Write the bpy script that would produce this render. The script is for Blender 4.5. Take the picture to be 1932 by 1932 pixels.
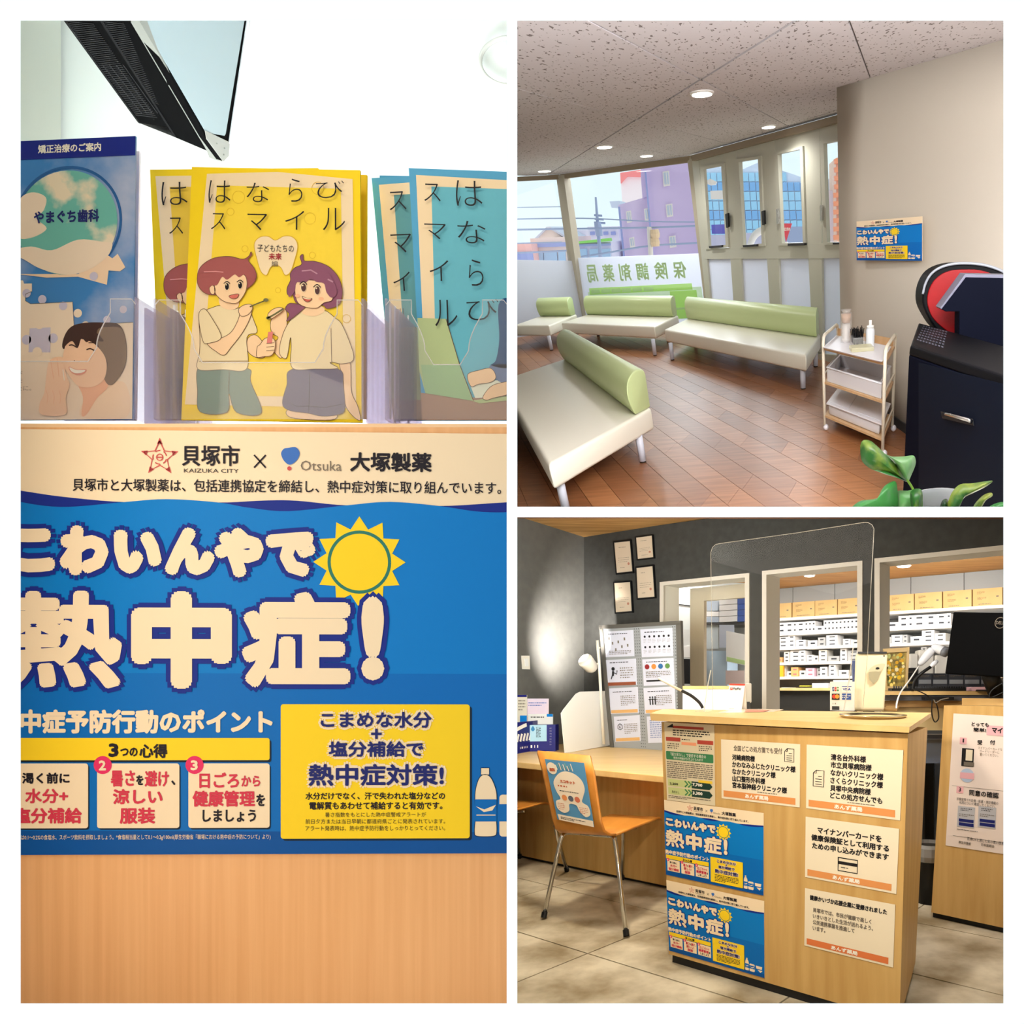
import bpy, bmesh, math, random
import numpy as np
from mathutils import Matrix, Vector
random.seed(7)
S = bpy.context.scene
COL = S.collection
for o in list(bpy.data.objects): bpy.data.objects.remove(o)
A = np.array

# ------------------------------------------------------------------ camera
F, PX, PY = 1320.0, 1435.0, 1300.0          # focal length and principal point on the 1932 frame
cd = bpy.data.cameras.new('camera'); cam = bpy.data.objects.new('camera', cd); COL.objects.link(cam)
cd.sensor_width = 36; cd.lens = 36*F/1932; cd.shift_x = -(PX-966)/1932; cd.shift_y = (PY-966)/1932
cd.clip_start = .05; cd.clip_end = 400
cam.rotation_euler = (math.pi/2, 0, 0); S.camera = cam
S.view_settings.view_transform = 'Standard'; S.view_settings.look = 'None'
S.view_settings.gamma = 1; S.view_settings.exposure = 0; S.view_settings.use_curve_mapping = False

# ------------------------------------------------------------------ sky
w = bpy.data.worlds.new('sky'); S.world = w; w.use_nodes = True
nt = w.node_tree; bg = nt.nodes['Background']
tc = nt.nodes.new('ShaderNodeTexCoord'); sp = nt.nodes.new('ShaderNodeSeparateXYZ'); rp = nt.nodes.new('ShaderNodeValToRGB')
nt.links.new(tc.outputs['Generated'], sp.inputs[0]); nt.links.new(sp.outputs['Z'], rp.inputs[0]); nt.links.new(rp.outputs[0], bg.inputs[0])
rp.color_ramp.elements[0].position = .0; rp.color_ramp.elements[0].color = (1.0, 1.0, 1.0, 1)
rp.color_ramp.elements[1].position = .8; rp.color_ramp.elements[1].color = (.70, .93, 1.0, 1)
bg.inputs[1].default_value = 1.12

# ------------------------------------------------------------------ lamps
def lamp(kind, name, loc, power, col=(1, 1, 1), size=.3, sizey=None, aim=None, spot=None, blend=.5):
    l = bpy.data.lights.new(name, kind); l.energy = power; l.color = col
    if kind == 'AREA':
        l.size = size
        if sizey: l.shape = 'RECTANGLE'; l.size_y = sizey
    elif kind != 'SUN': l.shadow_soft_size = size
    if spot: l.spot_size = math.radians(spot); l.spot_blend = blend
    o = bpy.data.objects.new(name, l); COL.objects.link(o); o.location = loc
    if aim is not None:
        o.rotation_euler = (Vector(aim)-Vector(loc)).to_track_quat('-Z', 'Y').to_euler()
    return o

# frames: the waiting room stands on its own, steeper floor
_up = -A([165, F, -2000.]); _up /= np.linalg.norm(_up)
_ey = A([0, 1, -_up[1]/_up[2]]); _ey /= np.linalg.norm(_ey)
_ex = np.cross(_ey, _up); RW = A([_ex, _ey, _up]); HW = 1.6
class Fr:
    def __init__(s, R, t): s.R = R; s.t = A(t, float)
    def w(s, p): return s.R @ A(p, float) + s.t
    def mat(s, p=(0, 0, 0)):
        m = np.eye(4); m[:3, :3] = s.R; m[:3, 3] = s.w(p); return m
W = Fr(np.eye(3), (0, 0, 0))
TR = Fr(RW.T, RW.T @ A([0, 0, -HW]))
def ray(u, v): return A([(u-PX)/F, 1., -(v-PY)/F])
def loc(u, v, h=0):                          # waiting room: point at height h
    d = RW @ ray(u, v); t = (h-HW)/d[2]; p = d*t; p[2] += HW; return p
def hgt(b, u, v):
    d = RW @ ray(u, v); t = (d[0]*b[0]+d[1]*b[1])/(d[0]**2+d[1]**2); return t*d[2]+HW
def locplane(u, v, p0, n):
    d = RW @ ray(u, v); o = A([0, 0, HW]); t = np.dot(p0-o, n)/np.dot(d, n); return o+d*t
def locy(u, v, y):
    d = RW @ ray(u, v); t = y/d[1]; return A([0, 0, HW])+d*t
def bd(u, v, d): return ray(u, v)*d          # world point at depth d
HB = 1.2
def fl(u, v, h=0): return ray(u, v)*((HB-h)*F/(v-PY))
def onplane(u, v, p0, n):
    r = ray(u, v); return r*(np.dot(p0, n)/np.dot(r, n))
def nrm(v): v = A(v, float); return v/np.linalg.norm(v)
def planen(a, b, c):
    n = nrm(np.cross(b-a, c-a)); return n if np.dot(n, a) < 0 else -n     # faces the viewer

# waiting room: unseen lamps added out of frame to lift the light
def tl(p): return tuple(TR.w(p))
lamp('AREA', 'room_fill', tl((.6, 2.6, 2.2)), 230, (1, .985, .975), 1.6, 1.0, tl((-.8, 9, 1.2)))  # added fill near the partition, not a window
lamp('AREA', 'ceiling_wash', tl((1.6, 2.4, 1.2)), 9, (1, .95, .94), .8, .8, tl((-.6, 7.5, 2.6)))  # unseen lamp added to brighten the ceiling
lamp('AREA', 'window_boost', tl((-1.4, 17.6, 3.7)), 560, (.88, .94, 1), 7, 2.4, tl((-1.2, 11, .2)))  # added lamp hidden above the window heads, strengthens the light through them
# pharmacy lamps; the front ones hide edge-on under the divider
def sof(x, y, dz=-.02): return (x, y, .2530*y+dz)
lamp('AREA', 'ceiling_lamp_pharmacy', sof(-.15, 1.6), 24, (1, .87, .68), .13, .13, (.1, 3.2, -1.0))
lamp('AREA', 'ceiling_lamp_desk', sof(-1.0, 3.6), 22, (1, .85, .62), .14, .14, (-1.05, 4.2, -1.2))
lamp('AREA', 'pharmacy_fill', sof(-.1, 3.3), 18, (1, .93, .84), 2.2, 1.6, (-.1, 3.9, -1.2))  # broad fill added out of sight, no lamp hangs here
lamp('AREA', 'ceiling_lamp_aisle', sof(.9, 2.9), 14, (1, .97, .92), .3, .3, (.9, 3.0, -1.2))
lamp('AREA', 'shelf_room_lamp', (1.2, 7.0, 1.32), 150, (1, .99, .97), 2.2, 1.2, (1.2, 8.2, -.2))
lamp('AREA', 'back_room_fill', (-1.25, 7.3, 1.33), 26, (1, .97, .92), .5, .5, (-1.2, 7.4, -1))  # unseen fill added to brighten the dark back room
lamp('AREA', 'shelf_room_lamp_side', (-.55, 8.2, 1.3), 60, (1, .98, .95), 1.0, 1.0, (-.6, 8.6, -1))
# leaflet corner: unseen fill lamps added around and behind the counter
lamp('AREA', 'leaflet_fill_top', (-.85, 1.45, 2.25), 12, (1, .89, .73), 2.0, .5, (-.85, 2.2, .4))
lamp('AREA', 'leaflet_fill_side', (-2.15, 1.5, .2), 10, (1, .89, .73), .5, 2.4, (-.9, 2.2, 0))
lamp('AREA', 'leaflet_fill_low', (-.85, 1.45, -1.15), 10.5, (1, .87, .69), 1.8, .5, (-.85, 2.2, -.3))
lamp('AREA', 'back_wall_fill', (-1.9, 3.1, .3), 300, (.93, 1, 1), 2.4, .8, (-2.6, 4.6, 2.1))  # added lamp hidden behind the counter to whiten the back wall

# ------------------------------------------------------------------ materials
def lin(c): return tuple(((x/255)/12.92 if x/255 <= .04045 else ((x/255+.055)/1.055)**2.4) for x in c)+(1,)
_m = {}
def mat(name, c=(200, 200, 200), rough=.5, metal=0., spec=.35, alpha=1., emit=0., c2=None, kind=None, scale=1., sx=1., sy=1., sz=1., bump=0., trans=0., det=4, pos=(.35, .65), fr=None):
    if name in _m: return _m[name]
    m = bpy.data.materials.new(name); m.use_nodes = True; t = m.node_tree; b = t.nodes['Principled BSDF']
    b.inputs['Base Color'].default_value = lin(c); b.inputs['Roughness'].default_value = rough
    b.inputs['Metallic'].default_value = metal; b.inputs['Specular IOR Level'].default_value = spec
    b.inputs['Alpha'].default_value = alpha; b.inputs['Transmission Weight'].default_value = trans
    if emit: b.inputs['Emission Color'].default_value = lin(c); b.inputs['Emission Strength'].default_value = emit
    if c2 is not None:
        tc = t.nodes.new('ShaderNodeTexCoord'); mp = t.nodes.new('ShaderNodeMapping'); t.links.new(tc.outputs['Object'], mp.inputs[0])
        mp.inputs['Scale'].default_value = (sx, sy, sz)
        if kind == 'vor':
            n = t.nodes.new('ShaderNodeTexVoronoi'); n.inputs['Scale'].default_value = scale; out = n.outputs['Distance']
        else:
            n = t.nodes.new('ShaderNodeTexNoise'); n.inputs['Scale'].default_value = scale; n.inputs['Detail'].default_value = det; out = n.outputs['Fac']
        t.links.new(mp.outputs[0], n.inputs['Vector'])
        r = t.nodes.new('ShaderNodeValToRGB'); r.color_ramp.elements[0].position = pos[0]; r.color_ramp.elements[1].position = pos[1]
        r.color_ramp.elements[0].color = lin(c); r.color_ramp.elements[1].color = lin(c2)
        t.links.new(out, r.inputs[0]); t.links.new(r.outputs[0], b.inputs['Base Color'])
        if bump:
            bu = t.nodes.new('ShaderNodeBump'); bu.inputs['Strength'].default_value = bump; bu.inputs['Distance'].default_value = .01
            t.links.new(out, bu.inputs['Height']); t.links.new(bu.outputs[0], b.inputs['Normal'])
    _m[name] = m; return m
def clear(name, tint=(255, 255, 255), gloss=.08, rough=.05, body=0., bodyc=(255, 255, 255)):
    if name in _m: return _m[name]
    m = bpy.data.materials.new(name); m.use_nodes = True; t = m.node_tree; t.nodes.clear()
    out = t.nodes.new('ShaderNodeOutputMaterial'); tr = t.nodes.new('ShaderNodeBsdfTransparent'); tr.inputs[0].default_value = lin(tint)
    g = t.nodes.new('ShaderNodeBsdfGlossy'); g.inputs['Roughness'].default_value = rough
    mx = t.nodes.new('ShaderNodeMixShader'); mx.inputs[0].default_value = gloss
    t.links.new(tr.outputs[0], mx.inputs[1]); t.links.new(g.outputs[0], mx.inputs[2]); last = mx
    if body:
        d = t.nodes.new('ShaderNodeBsdfDiffuse'); d.inputs[0].default_value = lin(bodyc)
        tl_ = t.nodes.new('ShaderNodeBsdfTranslucent'); tl_.inputs[0].default_value = lin(bodyc)
        ad = t.nodes.new('ShaderNodeMixShader'); t.links.new(d.outputs[0], ad.inputs[1]); t.links.new(tl_.outputs[0], ad.inputs[2])
        m2 = t.nodes.new('ShaderNodeMixShader'); m2.inputs[0].default_value = body
        t.links.new(mx.outputs[0], m2.inputs[1]); t.links.new(ad.outputs[0], m2.inputs[2]); last = m2
    t.links.new(last.outputs[0], out.inputs[0]); _m[name] = m; return m
def pr(c, name=None):                        # printed ink
    n = name or 'ink_%02x%02x%02x' % tuple(c); return mat(n, c, rough=.55, spec=.2)

# ------------------------------------------------------------------ mesh builder
PMX = {}
def cr(pts, n=6, closed=True):               # smooth curve through points
    P = [A(p, float) for p in pts]; out = []; N = len(P)
    rng = range(N) if closed else range(N-1)
    for i in rng:
        p0 = P[(i-1) % N] if closed or i > 0 else P[0]; p1 = P[i]; p2 = P[(i+1) % N]; p3 = P[(i+2) % N] if closed or i+2 < N else P[-1]
        for k in range(n):
            t = k/n; out.append(.5*((2*p1)+(-p0+p2)*t+(2*p0-5*p1+4*p2-p3)*t*t+(-p0+3*p1-3*p2+p3)*t**3))
    if not closed: out.append(P[-1])
    return out
class MB:
    def __init__(s, fr=W): s.fr = fr; s.V = []; s.F = []; s.M = []
    def add(s, pts, faces, m=0):
        b = len(s.V); s.V += [s.fr.w(p) for p in pts]
        for f in faces: s.F.append([b+i for i in f]); s.M.append(m)
        return s
    def poly(s, pts, m=0): return s.add(pts, [list(range(len(pts)))], m)
    def hexa(s, B, T, m=0): return s.add(list(B)+list(T), [(3, 2, 1, 0), (4, 5, 6, 7), (0, 1, 5, 4), (1, 2, 6, 5), (2, 3, 7, 6), (3, 0, 4, 7)], m)
    def box(s, x0, y0, z0, x1, y1, z1, m=0): return s.hexa([(x0, y0, z0), (x1, y0, z0), (x1, y1, z0), (x0, y1, z0)], [(x0, y0, z1), (x1, y0, z1), (x1, y1, z1), (x0, y1, z1)], m)
    def prism(s, pts, vec, m=0):
        n = len(pts); vec = A(vec, float); P = [A(p, float) for p in pts]
        return s.add(P+[p+vec for p in P], [list(range(n))[::-1], list(range(n, 2*n))]+[(i, (i+1) % n, n+(i+1) % n, n+i) for i in range(n)], m)
    def tube(s, pts, r, n=8, m=0, closed=False):
        P = [A(p, float) for p in pts]; N = len(P); V = []; u = None
        for i in range(N):
            a = P[i-1] if (i > 0 or closed) else P[i]; b = P[(i+1) % N] if (i < N-1 or closed) else P[i]
            t = nrm(b-a)
            if u is None: u = nrm(np.cross(t, A([.31, .21, 1.]) if abs(t[2]) < .9 else A([1., .1, 0])))
            else: u = nrm(u-np.dot(u, t)*t)
            v = np.cross(t, u); rr = r[i] if hasattr(r, '__len__') else r
            V += [P[i]+rr*(math.cos(2*math.pi*k/n)*u+math.sin(2*math.pi*k/n)*v) for k in range(n)]
        Fc = []
        for i in range(N if closed else N-1):
            j = (i+1) % N
            Fc += [(i*n+k, i*n+(k+1) % n, j*n+(k+1) % n, j*n+k) for k in range(n)]
        if not closed: Fc += [list(range(n))[::-1], [(N-1)*n+k for k in range(n)]]
        return s.add(V, Fc, m)
    def lathe(s, c, prof, n=24, m=0, ax=(1, 0, 0), ay=(0, 1, 0), az=(0, 0, 1), sx=1, sy=1, caps=True):
        c = A(c, float); ax, ay, az = A(ax, float), A(ay, float), A(az, float); V = []
        for r, h in prof: V += [c+az*h+ax*r*sx*math.cos(2*math.pi*k/n)+ay*r*sy*math.sin(2*math.pi*k/n) for k in range(n)]
        N = len(prof); Fc = [(i*n+k, i*n+(k+1) % n, (i+1)*n+(k+1) % n, (i+1)*n+k) for i in range(N-1) for k in range(n)]
        if caps: Fc += [list(range(n))[::-1], [(N-1)*n+k for k in range(n)]]
        return s.add(V, Fc, m)
    def ball(s, c, r, n=12, m=0, sc=(1, 1, 1)):
        c = A(c, float); pf = [(r*math.sin(math.pi*i/8), -r*math.cos(math.pi*i/8)) for i in range(9)]; pf[0] = (r*.02, -r); pf[-1] = (r*.02, r)
        return s.lathe(c, pf, n, m, ax=(sc[0], 0, 0), ay=(0, sc[1], 0), az=(0, 0, sc[2]))
    def grid(s, rows, m=0):
        nr = len(rows); nc = len(rows[0]); V = [p for r in rows for p in r]
        return s.add(V, [(i*nc+j, i*nc+j+1, (i+1)*nc+j+1, (i+1)*nc+j) for i in range(nr-1) for j in range(nc-1)], m)
    def build(s, name, parent=None, mats=None, smooth=False, bevel=0, seg=2, solid=0, sub=0, label=None):
        V = A(s.V); lo, hi = V.min(0), V.max(0)
        if parent is None:
            M = np.eye(4); M[:3, :3] = s.fr.R
            Vl0 = V @ s.fr.R; c = (Vl0.min(0)+Vl0.max(0))/2; c[2] = Vl0.min(0)[2]; M[:3, 3] = s.fr.R @ c
        else: M = PMX[parent.name]
        Mi = np.linalg.inv(M); V = V @ Mi[:3, :3].T + Mi[:3, 3]
        me = bpy.data.meshes.new(name); me.from_pydata(V.tolist(), [], s.F)
        mats = mats if isinstance(mats, (list, tuple)) else [mats]
        for mm in mats: me.materials.append(mm)
        if len(mats) > 1: me.polygons.foreach_set('material_index', s.M)
        if bevel or solid or smooth:
            bm = bmesh.new(); bm.from_mesh(me); bmesh.ops.recalc_face_normals(bm, faces=bm.faces); bm.to_mesh(me); bm.free()
        if smooth: me.polygons.foreach_set('use_smooth', [True]*len(me.polygons))
        me.update(); o = bpy.data.objects.new(name, me); COL.objects.link(o)
        if parent is None: o.matrix_world = Matrix(M.tolist())
        else: o.parent = parent
        PMX[o.name] = M
        if solid: d = o.modifiers.new('solid', 'SOLIDIFY'); d.thickness = solid; d.offset = 0
        if bevel: d = o.modifiers.new('bevel', 'BEVEL'); d.width = bevel; d.segments = seg; d.limit_method = 'ANGLE'; d.angle_limit = .6; d.harden_normals = False
        if sub: d = o.modifiers.new('sub', 'SUBSURF'); d.levels = sub; d.render_levels = sub
        if bevel and smooth is None: pass
        if label: o['label'] = label
        return o
def thing(name, label, cat, base, fr=W, group=None):
    o = bpy.data.objects.new(name, None); COL.objects.link(o); o.empty_display_size = .05
    M = fr.mat(base); o.matrix_world = Matrix(M.tolist()); PMX[o.name] = M
    o['label'] = label; o['category'] = cat
    if group: o['group'] = group
    return o
def tag(o, label, cat, group=None):
    o['label'] = label; o['category'] = cat
    if group: o['group'] = group
    return o
def struct(o): o['kind'] = 'structure'; return o
def stuff(o): o['kind'] = 'stuff'; return o

# ------------------------------------------------------------------ lettering
_g = {}
def glyph(t, res=2, off=0):
    if (t, res, off) in _g: return _g[t, res, off]
    c = bpy.data.curves.new('lettering', 'FONT'); c.body = t; c.size = 1; c.resolution_u = res; c.dimensions = '2D'; c.fill_mode = 'FRONT'; c.offset = off
    o = bpy.data.objects.new('lettering', c); COL.objects.link(o)
    dg = bpy.context.evaluated_depsgraph_get(); dg.update()
    me = bpy.data.meshes.new_from_object(o.evaluated_get(dg)); n = len(me.vertices)
    V = np.zeros(n*3); me.vertices.foreach_get('co', V); V = V.reshape(-1, 3)[:, :2].copy()
    P = [list(p.vertices) for p in me.polygons]
    bpy.data.objects.remove(o); bpy.data.curves.remove(c); bpy.data.meshes.remove(me)
    if n: lo, hi = V.min(0), V.max(0); V = (V-lo)/np.maximum(hi-lo, 1e-6); asp = (hi-lo)[0]/max((hi-lo)[1], 1e-6)
    else: asp = 1
    _g[t, res, off] = (V, P, asp); return _g[t, res, off]
class Sheet:                                  # flat print laid on a real sheet
    def __init__(s, q, rect, eps=.0006):      # q = TL, TR, BR, BL in world space
        s.q = [A(p, float) for p in q]; n_ = nrm(np.cross(s.q[1]-s.q[0], s.q[3]-s.q[0])); s.q[2] = s.q[2]*(np.dot(n_, s.q[0])/np.dot(n_, s.q[2])); s.r = rect; s.eps = eps
        n = np.cross(s.q[1]-s.q[0], s.q[3]-s.q[0]); n /= np.linalg.norm(n)
        s.n = n if np.dot(n, s.q[0]) < 0 else -n; s.new()
    def new(s): s.mb = MB(); s.ml = []; s.mb_ix = {}
    def mi(s, m):
        if m.name not in s.mb_ix: s.mb_ix[m.name] = len(s.ml); s.ml.append(m)
        return s.mb_ix[m.name]
    def P(s, x, y, l=0):
        x0, y0, x1, y1 = s.r; a = (x-x0)/(x1-x0); b = (y-y0)/(y1-y0); q = s.q
        return (q[0]*(1-a)+q[1]*a)*(1-b)+(q[3]*(1-a)+q[2]*a)*b+s.n*s.eps*(l+1)
    def clip(s, pts):
        x0, y0, x1, y1 = s.r
        return [(min(max(p[0], x0), x1), min(max(p[1], y0), y1)) for p in pts]
    def poly(s, pts, m, l=1): s.mb.poly([s.P(p[0], p[1], l) for p in s.clip(pts)], s.mi(m))
    def rect(s, x0, y0, x1, y1, m, l=1): s.poly([(x0, y0), (x1, y0), (x1, y1), (x0, y1)], m, l)
    def rrect(s, x0, y0, x1, y1, r, m, l=1):
        p = []
        for cx, cy, a in ((x1-r, y0+r, -90), (x1-r, y1-r, 0), (x0+r, y1-r, 90), (x0+r, y0+r, 180)):
            for k in range(5): t = math.radians(a+k*22.5); p.append((cx+r*math.cos(t), cy+r*math.sin(t)))
        s.poly(p, m, l)
    def circ(s, cx, cy, rx, m, l=1, ry=None, n=28):
        ry = ry or rx; s.poly([(cx+rx*math.cos(2*math.pi*k/n), cy+ry*math.sin(2*math.pi*k/n)) for k in range(n)], m, l)
    def blob(s, pts, m, l=1, n=5, out=None, w=2):
        p = cr(pts, n)
        s.poly(p, m, l)
        if out: s.line(p+[p[0]], w, out, l+.5)
    def line(s, pts, w, m, l=2):
        P = [A(p[:2], float) for p in pts]; L = []; Rr = []
        for i in range(len(P)):
            t = P[min(i+1, len(P)-1)]-P[max(i-1, 0)]; t = t/(np.linalg.norm(t)+1e-9); nn = A([-t[1], t[0]])*w/2
            L.append(P[i]+nn); Rr.append(P[i]-nn)
        for i in range(len(P)-1):
            s.mb.poly([s.P(*p, l) for p in s.clip((L[i], L[i+1], Rr[i+1], Rr[i]))], s.mi(m))
    def curve(s, pts, w, m, l=2, n=5): s.line(cr(pts, n, False), w, m, l)
    def text(s, t, x0, y0, x1, y1, m, l=3, fat=0, nf=8, res=2, mirror=False, off=0):
        V, Fc, _ = glyph(t, res, off)
        if not len(V): return
        ins = fat; k = s.mi(m)
        xs = x0+ins+V[:, 0]*(x1-x0-2*ins); ys = y1-ins-V[:, 1]*(y1-y0-2*ins)
        if mirror: xs = x0+x1-xs
        offs = [(0, 0)]+([(fat*math.cos(2*math.pi*i/nf), fat*math.sin(2*math.pi*i/nf)) for i in range(nf)] if fat else [])
        for i_, (dx, dy) in enumerate(offs):
            pts = s.clip(zip(xs+dx, ys+dy)); s.mb.add([s.P(a, b, l+.6*(1-i_/len(offs))) for a, b in pts], Fc, k)
    def greek(s, x0, y0, x1, y1, n, m, l=2, fill=.45):     # illegible small print
        h = (y1-y0)/n
        for i in range(n):
            x = x0; e = x1 if i < n-1 else x0+(x1-x0)*random.uniform(.4, .9)
            while x < e:
                wd = random.uniform(.03, .12)*(x1-x0); s.rect(x, y0+i*h+h*(1-fill)/2, min(x+wd, e), y0+i*h+h*(1+fill)/2, m, l); x += wd+h*.35
    def flush(s, name, parent, label=None):
        if s.mb.V: s.mb.build(name, parent, s.ml, label=label)
        s.new()
def sheet_thing(name, label, cat, q, rect, m, th=.0015, eps=.0006, fr=W, group=None, parent=None):
    s = Sheet(q, rect, eps); n = s.n
    q2 = [p+n*0 for p in s.q]
    mb = MB(fr); R_, t_ = fr.R, fr.t
    Q = [fr.R.T @ (p-fr.t) for p in q2]; nn = fr.R.T @ n
    mb.prism([p for p in Q], -nn*th)
    o = mb.build(name, parent, [m])
    if parent is None: tag(o, label, cat, group)
    return o, s
#@@BODY
# ================================================================== partition, and unseen dividers added against light leaks between rooms
white_wall = mat('white_paint', (252, 252, 250), rough=.8, spec=.1)
divm = mat('divider_paint', (170, 166, 158), rough=.9, spec=.1)
def bar(mb, u0, v0, u1, v1, cu0=2, cv0=2, cu1=2, cv1=2):
    a = [bd(u, v, 1.30) for u, v in ((u0, v0), (u1, v0), (u1, v1), (u0, v1))]
    b = [bd(u, v, 1.33) for u, v in ((u0+cu0, v0+cv0), (u1-cu1, v0+cv0), (u1-cu1, v1-cv1), (u0+cu0, v1-cv1))]
    mb.hexa(a, b)
mb = MB()
bar(mb, -2600, -2600, 4600, 39); bar(mb, -2600, 1893, 4600, 4300)
bar(mb, -2600, 39, 39, 1893, cv0=-2, cv1=-2); bar(mb, 1893, 39, 4600, 1893, cv0=-2, cv1=-2)
bar(mb, 956, 39, 976, 1893, cv0=-2, cv1=-2); bar(mb, 976, 956, 1893, 976, cu0=-2, cu1=-2)
struct(mb.build('wall_front', None, white_wall))
mb = MB(); mb.hexa([bd(964.5, 4300, 1.33), bd(967.5, 4300, 1.33), bd(967.5, 4300, 24), bd(964.5, 4300, 24)], [bd(964.5, -2600, 1.33), bd(967.5, -2600, 1.33), bd(967.5, -2600, 24), bd(964.5, -2600, 24)])
struct(mb.build('wall_divider', None, divm))
mb = MB(); mb.hexa([bd(966, 967.5, 1.33), bd(2500, 967.5, 1.33), bd(2500, 967.5, 5.5), bd(966, 967.5, 5.5)], [bd(966, 964.5, 1.33), bd(2500, 964.5, 1.33), bd(2500, 964.5, 5.5), bd(966, 964.5, 5.5)])
struct(mb.build('ceiling_divider', None, divm))

# ================================================================== pharmacy shell
floorm = mat('stone_tile', (136, 120, 92), c2=(212, 202, 180), scale=4.5, det=10, rough=.45, spec=.3, pos=(.32, .66), bump=.1)
groutm = mat('grout', (112, 98, 76), rough=.9)
graym = mat('charcoal_wall', (64, 63, 60), c2=(70, 69, 66), scale=14, rough=.75, spec=.15, bump=.15)
sidem = mat('charcoal_wall_left', (98, 96, 92), c2=(104, 102, 97), scale=14, rough=.75, spec=.15)
woodc = mat('ceiling_wood', (176, 128, 72), c2=(206, 158, 98), scale=2.2, sx=1, sy=9, sz=1, rough=.6, spec=.2)
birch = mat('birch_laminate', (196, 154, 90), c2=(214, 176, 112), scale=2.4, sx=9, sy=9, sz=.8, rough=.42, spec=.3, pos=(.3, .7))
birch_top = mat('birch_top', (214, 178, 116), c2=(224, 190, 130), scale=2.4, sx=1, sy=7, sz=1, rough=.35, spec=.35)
birch_edge = mat('birch_edge', (214, 172, 96), rough=.45)
dW = nrm([1.207, -.74, 0]); bn = A([-dW[1], dW[0], 0])
BW = Fr(np.column_stack([dW, bn, [0, 0, 1]]), (-1.615, 6.4, 0)); ZC = 1.39
SF = Fr(BW.R, (.196, 9.6, 0))
def lw(fr, u, v, dep=0):                      # pixel -> (s, z) on the plane at depth dep of a wall frame
    p0 = fr.w((0, dep, 0)); p = onplane(u, v, p0, fr.R[:, 1]); q = fr.R.T @ (p-fr.t); return A([q[0], dep, q[2]])
def sx_(fr, u, v, dep=0): return lw(fr, u, v, dep)[0]
def zz_(fr, u, v, dep=0): return lw(fr, u, v, dep)[2]
# floor slab with tiles
mb = MB(); mb.box(-3.2, 1.35, -HB-.06, 5.2, 11.5, -HB-.012)
floor_ph = struct(mb.build('floor', None, groutm))
a0, a1 = fl(977, 1758), fl(1260, 1846); td = nrm(a1-a0); tn = A([-td[1], td[0], 0]); b0 = fl(976, 1693)
T_ = .62
FT = Fr(np.column_stack([td, tn, [0, 0, 1]]), (a0[0], a0[1], -HB))
q = FT.R.T @ (b0-FT.t); off = q[0]
for j in range(-5, 9):
    for i in range(-5, 9):
        c = FT.w(((i+.5)*T_*1.6+off % (T_*1.6), (j+.5)*T_, 0))
        if c[1] < 2.2 or c[1] > 7.5: continue
        u, v = PX+F*c[0]/c[1], PY+F*HB/c[1]
        if not (860 < u < 2000): continue
        x0 = i*T_*1.6+off % (T_*1.6); y0 = j*T_; g = .004
        m_ = MB(FT); m_.box(x0+g, y0+g, -.02, x0+T_*1.6-g, y0+T_-g, 0)
        m_.build('floor_tile', floor_ph, floorm)
# back wall
zO1 = zz_(BW, 1330, 1091); zO2 = zz_(BW, 1533, 1069); zO3 = zz_(BW, 1770, 1043)
O1 = (sx_(BW, 1247, 1200), sx_(BW, 1414, 1200)); O2 = (sx_(BW, 1440, 1200), sx_(BW, 1627, 1200)); O3 = (sx_(BW, 1652, 1200), 5.2)
print('openings', O1, O2, O3, zO1, zO2, zO3)
TH = .16
mb = MB(BW)
zO = (zO1+zO2+zO3)/3
for s0, s1, z0, z1 in ((-.02, O1[0], -HB, ZC), (O1[0], O1[1], zO1, ZC), (O1[1], O2[0], -HB, ZC), (O2[0], O2[1], zO2, ZC), (O2[1], O3[0], -HB, ZC), (O3[0], O3[1], zO3, ZC)):
    zt = [min(ZC, .2515*BW.w((q_, d_, 0))[1]) for q_, d_ in ((s0, 0), (s1, 0), (s1, TH), (s0, TH))] if z1 == ZC else [z1]*4
    mb.hexa([(s0, 0, z0), (s1, 0, z0), (s1, TH, z0), (s0, TH, z0)], [(s0, 0, zt[0]), (s1, 0, zt[1]), (s1, TH, zt[2]), (s0, TH, zt[3])])
struct(mb.build('wall_back', None, graym))
# left wall
c0 = BW.w((0, 0, 0)); c1 = A([-1.615-.285*1.5, 6.4-.74*1.5, 0]); c1 = A([-1.98, 5.57, 0]); 
ld = nrm(c1-c0); ln = A([ld[1], -ld[0], 0])
if ln[0] > 0: ln = -ln
LW = Fr(np.column_stack([-ld, ln, [0, 0, 1]]), c0)
mb = MB(LW); mb.box(-.93, 0, -HB, 0, .04, ZC); struct(mb.build('wall_left', None, sidem))
mb = MB(); mb.poly([(-2.2, 5.3, ZC), (4.6, 2.9, ZC), (9, 6, ZC), (3, 14, ZC), (-2.4, 7.0, ZC)])
mb = MB(); mb.box(-2.6, 5.42, ZC, 4.8, 12, ZC+.03); struct(mb.build('ceiling', None, woodc))
mb = MB(); mb.hexa([bd(1975, 2300, 1.33), bd(1985, 2300, 1.33), bd(1985, 2300, 12), bd(1975, 2300, 12)], [bd(1975, 966, 1.33), bd(1985, 966, 1.33), bd(1985, 966, 5.5), bd(1975, 966, 5.5)])
struct(mb.build('wall_right', None, divm))
# shelf room far and side walls
mb = MB(SF); mb.box(-2.6, .62, -HB, 4.2, .68, ZC+.02); struct(mb.build('wall_rear', None, mat('shelf_room_wall', (196, 196, 192), rough=.7)))
mb = MB(); mb.box(-2.45, 6.3, -HB, -2.4, 12, ZC); struct(mb.build('wall_side', None, mat('shelf_room_wall', (196, 196, 192), rough=.7)))
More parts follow.
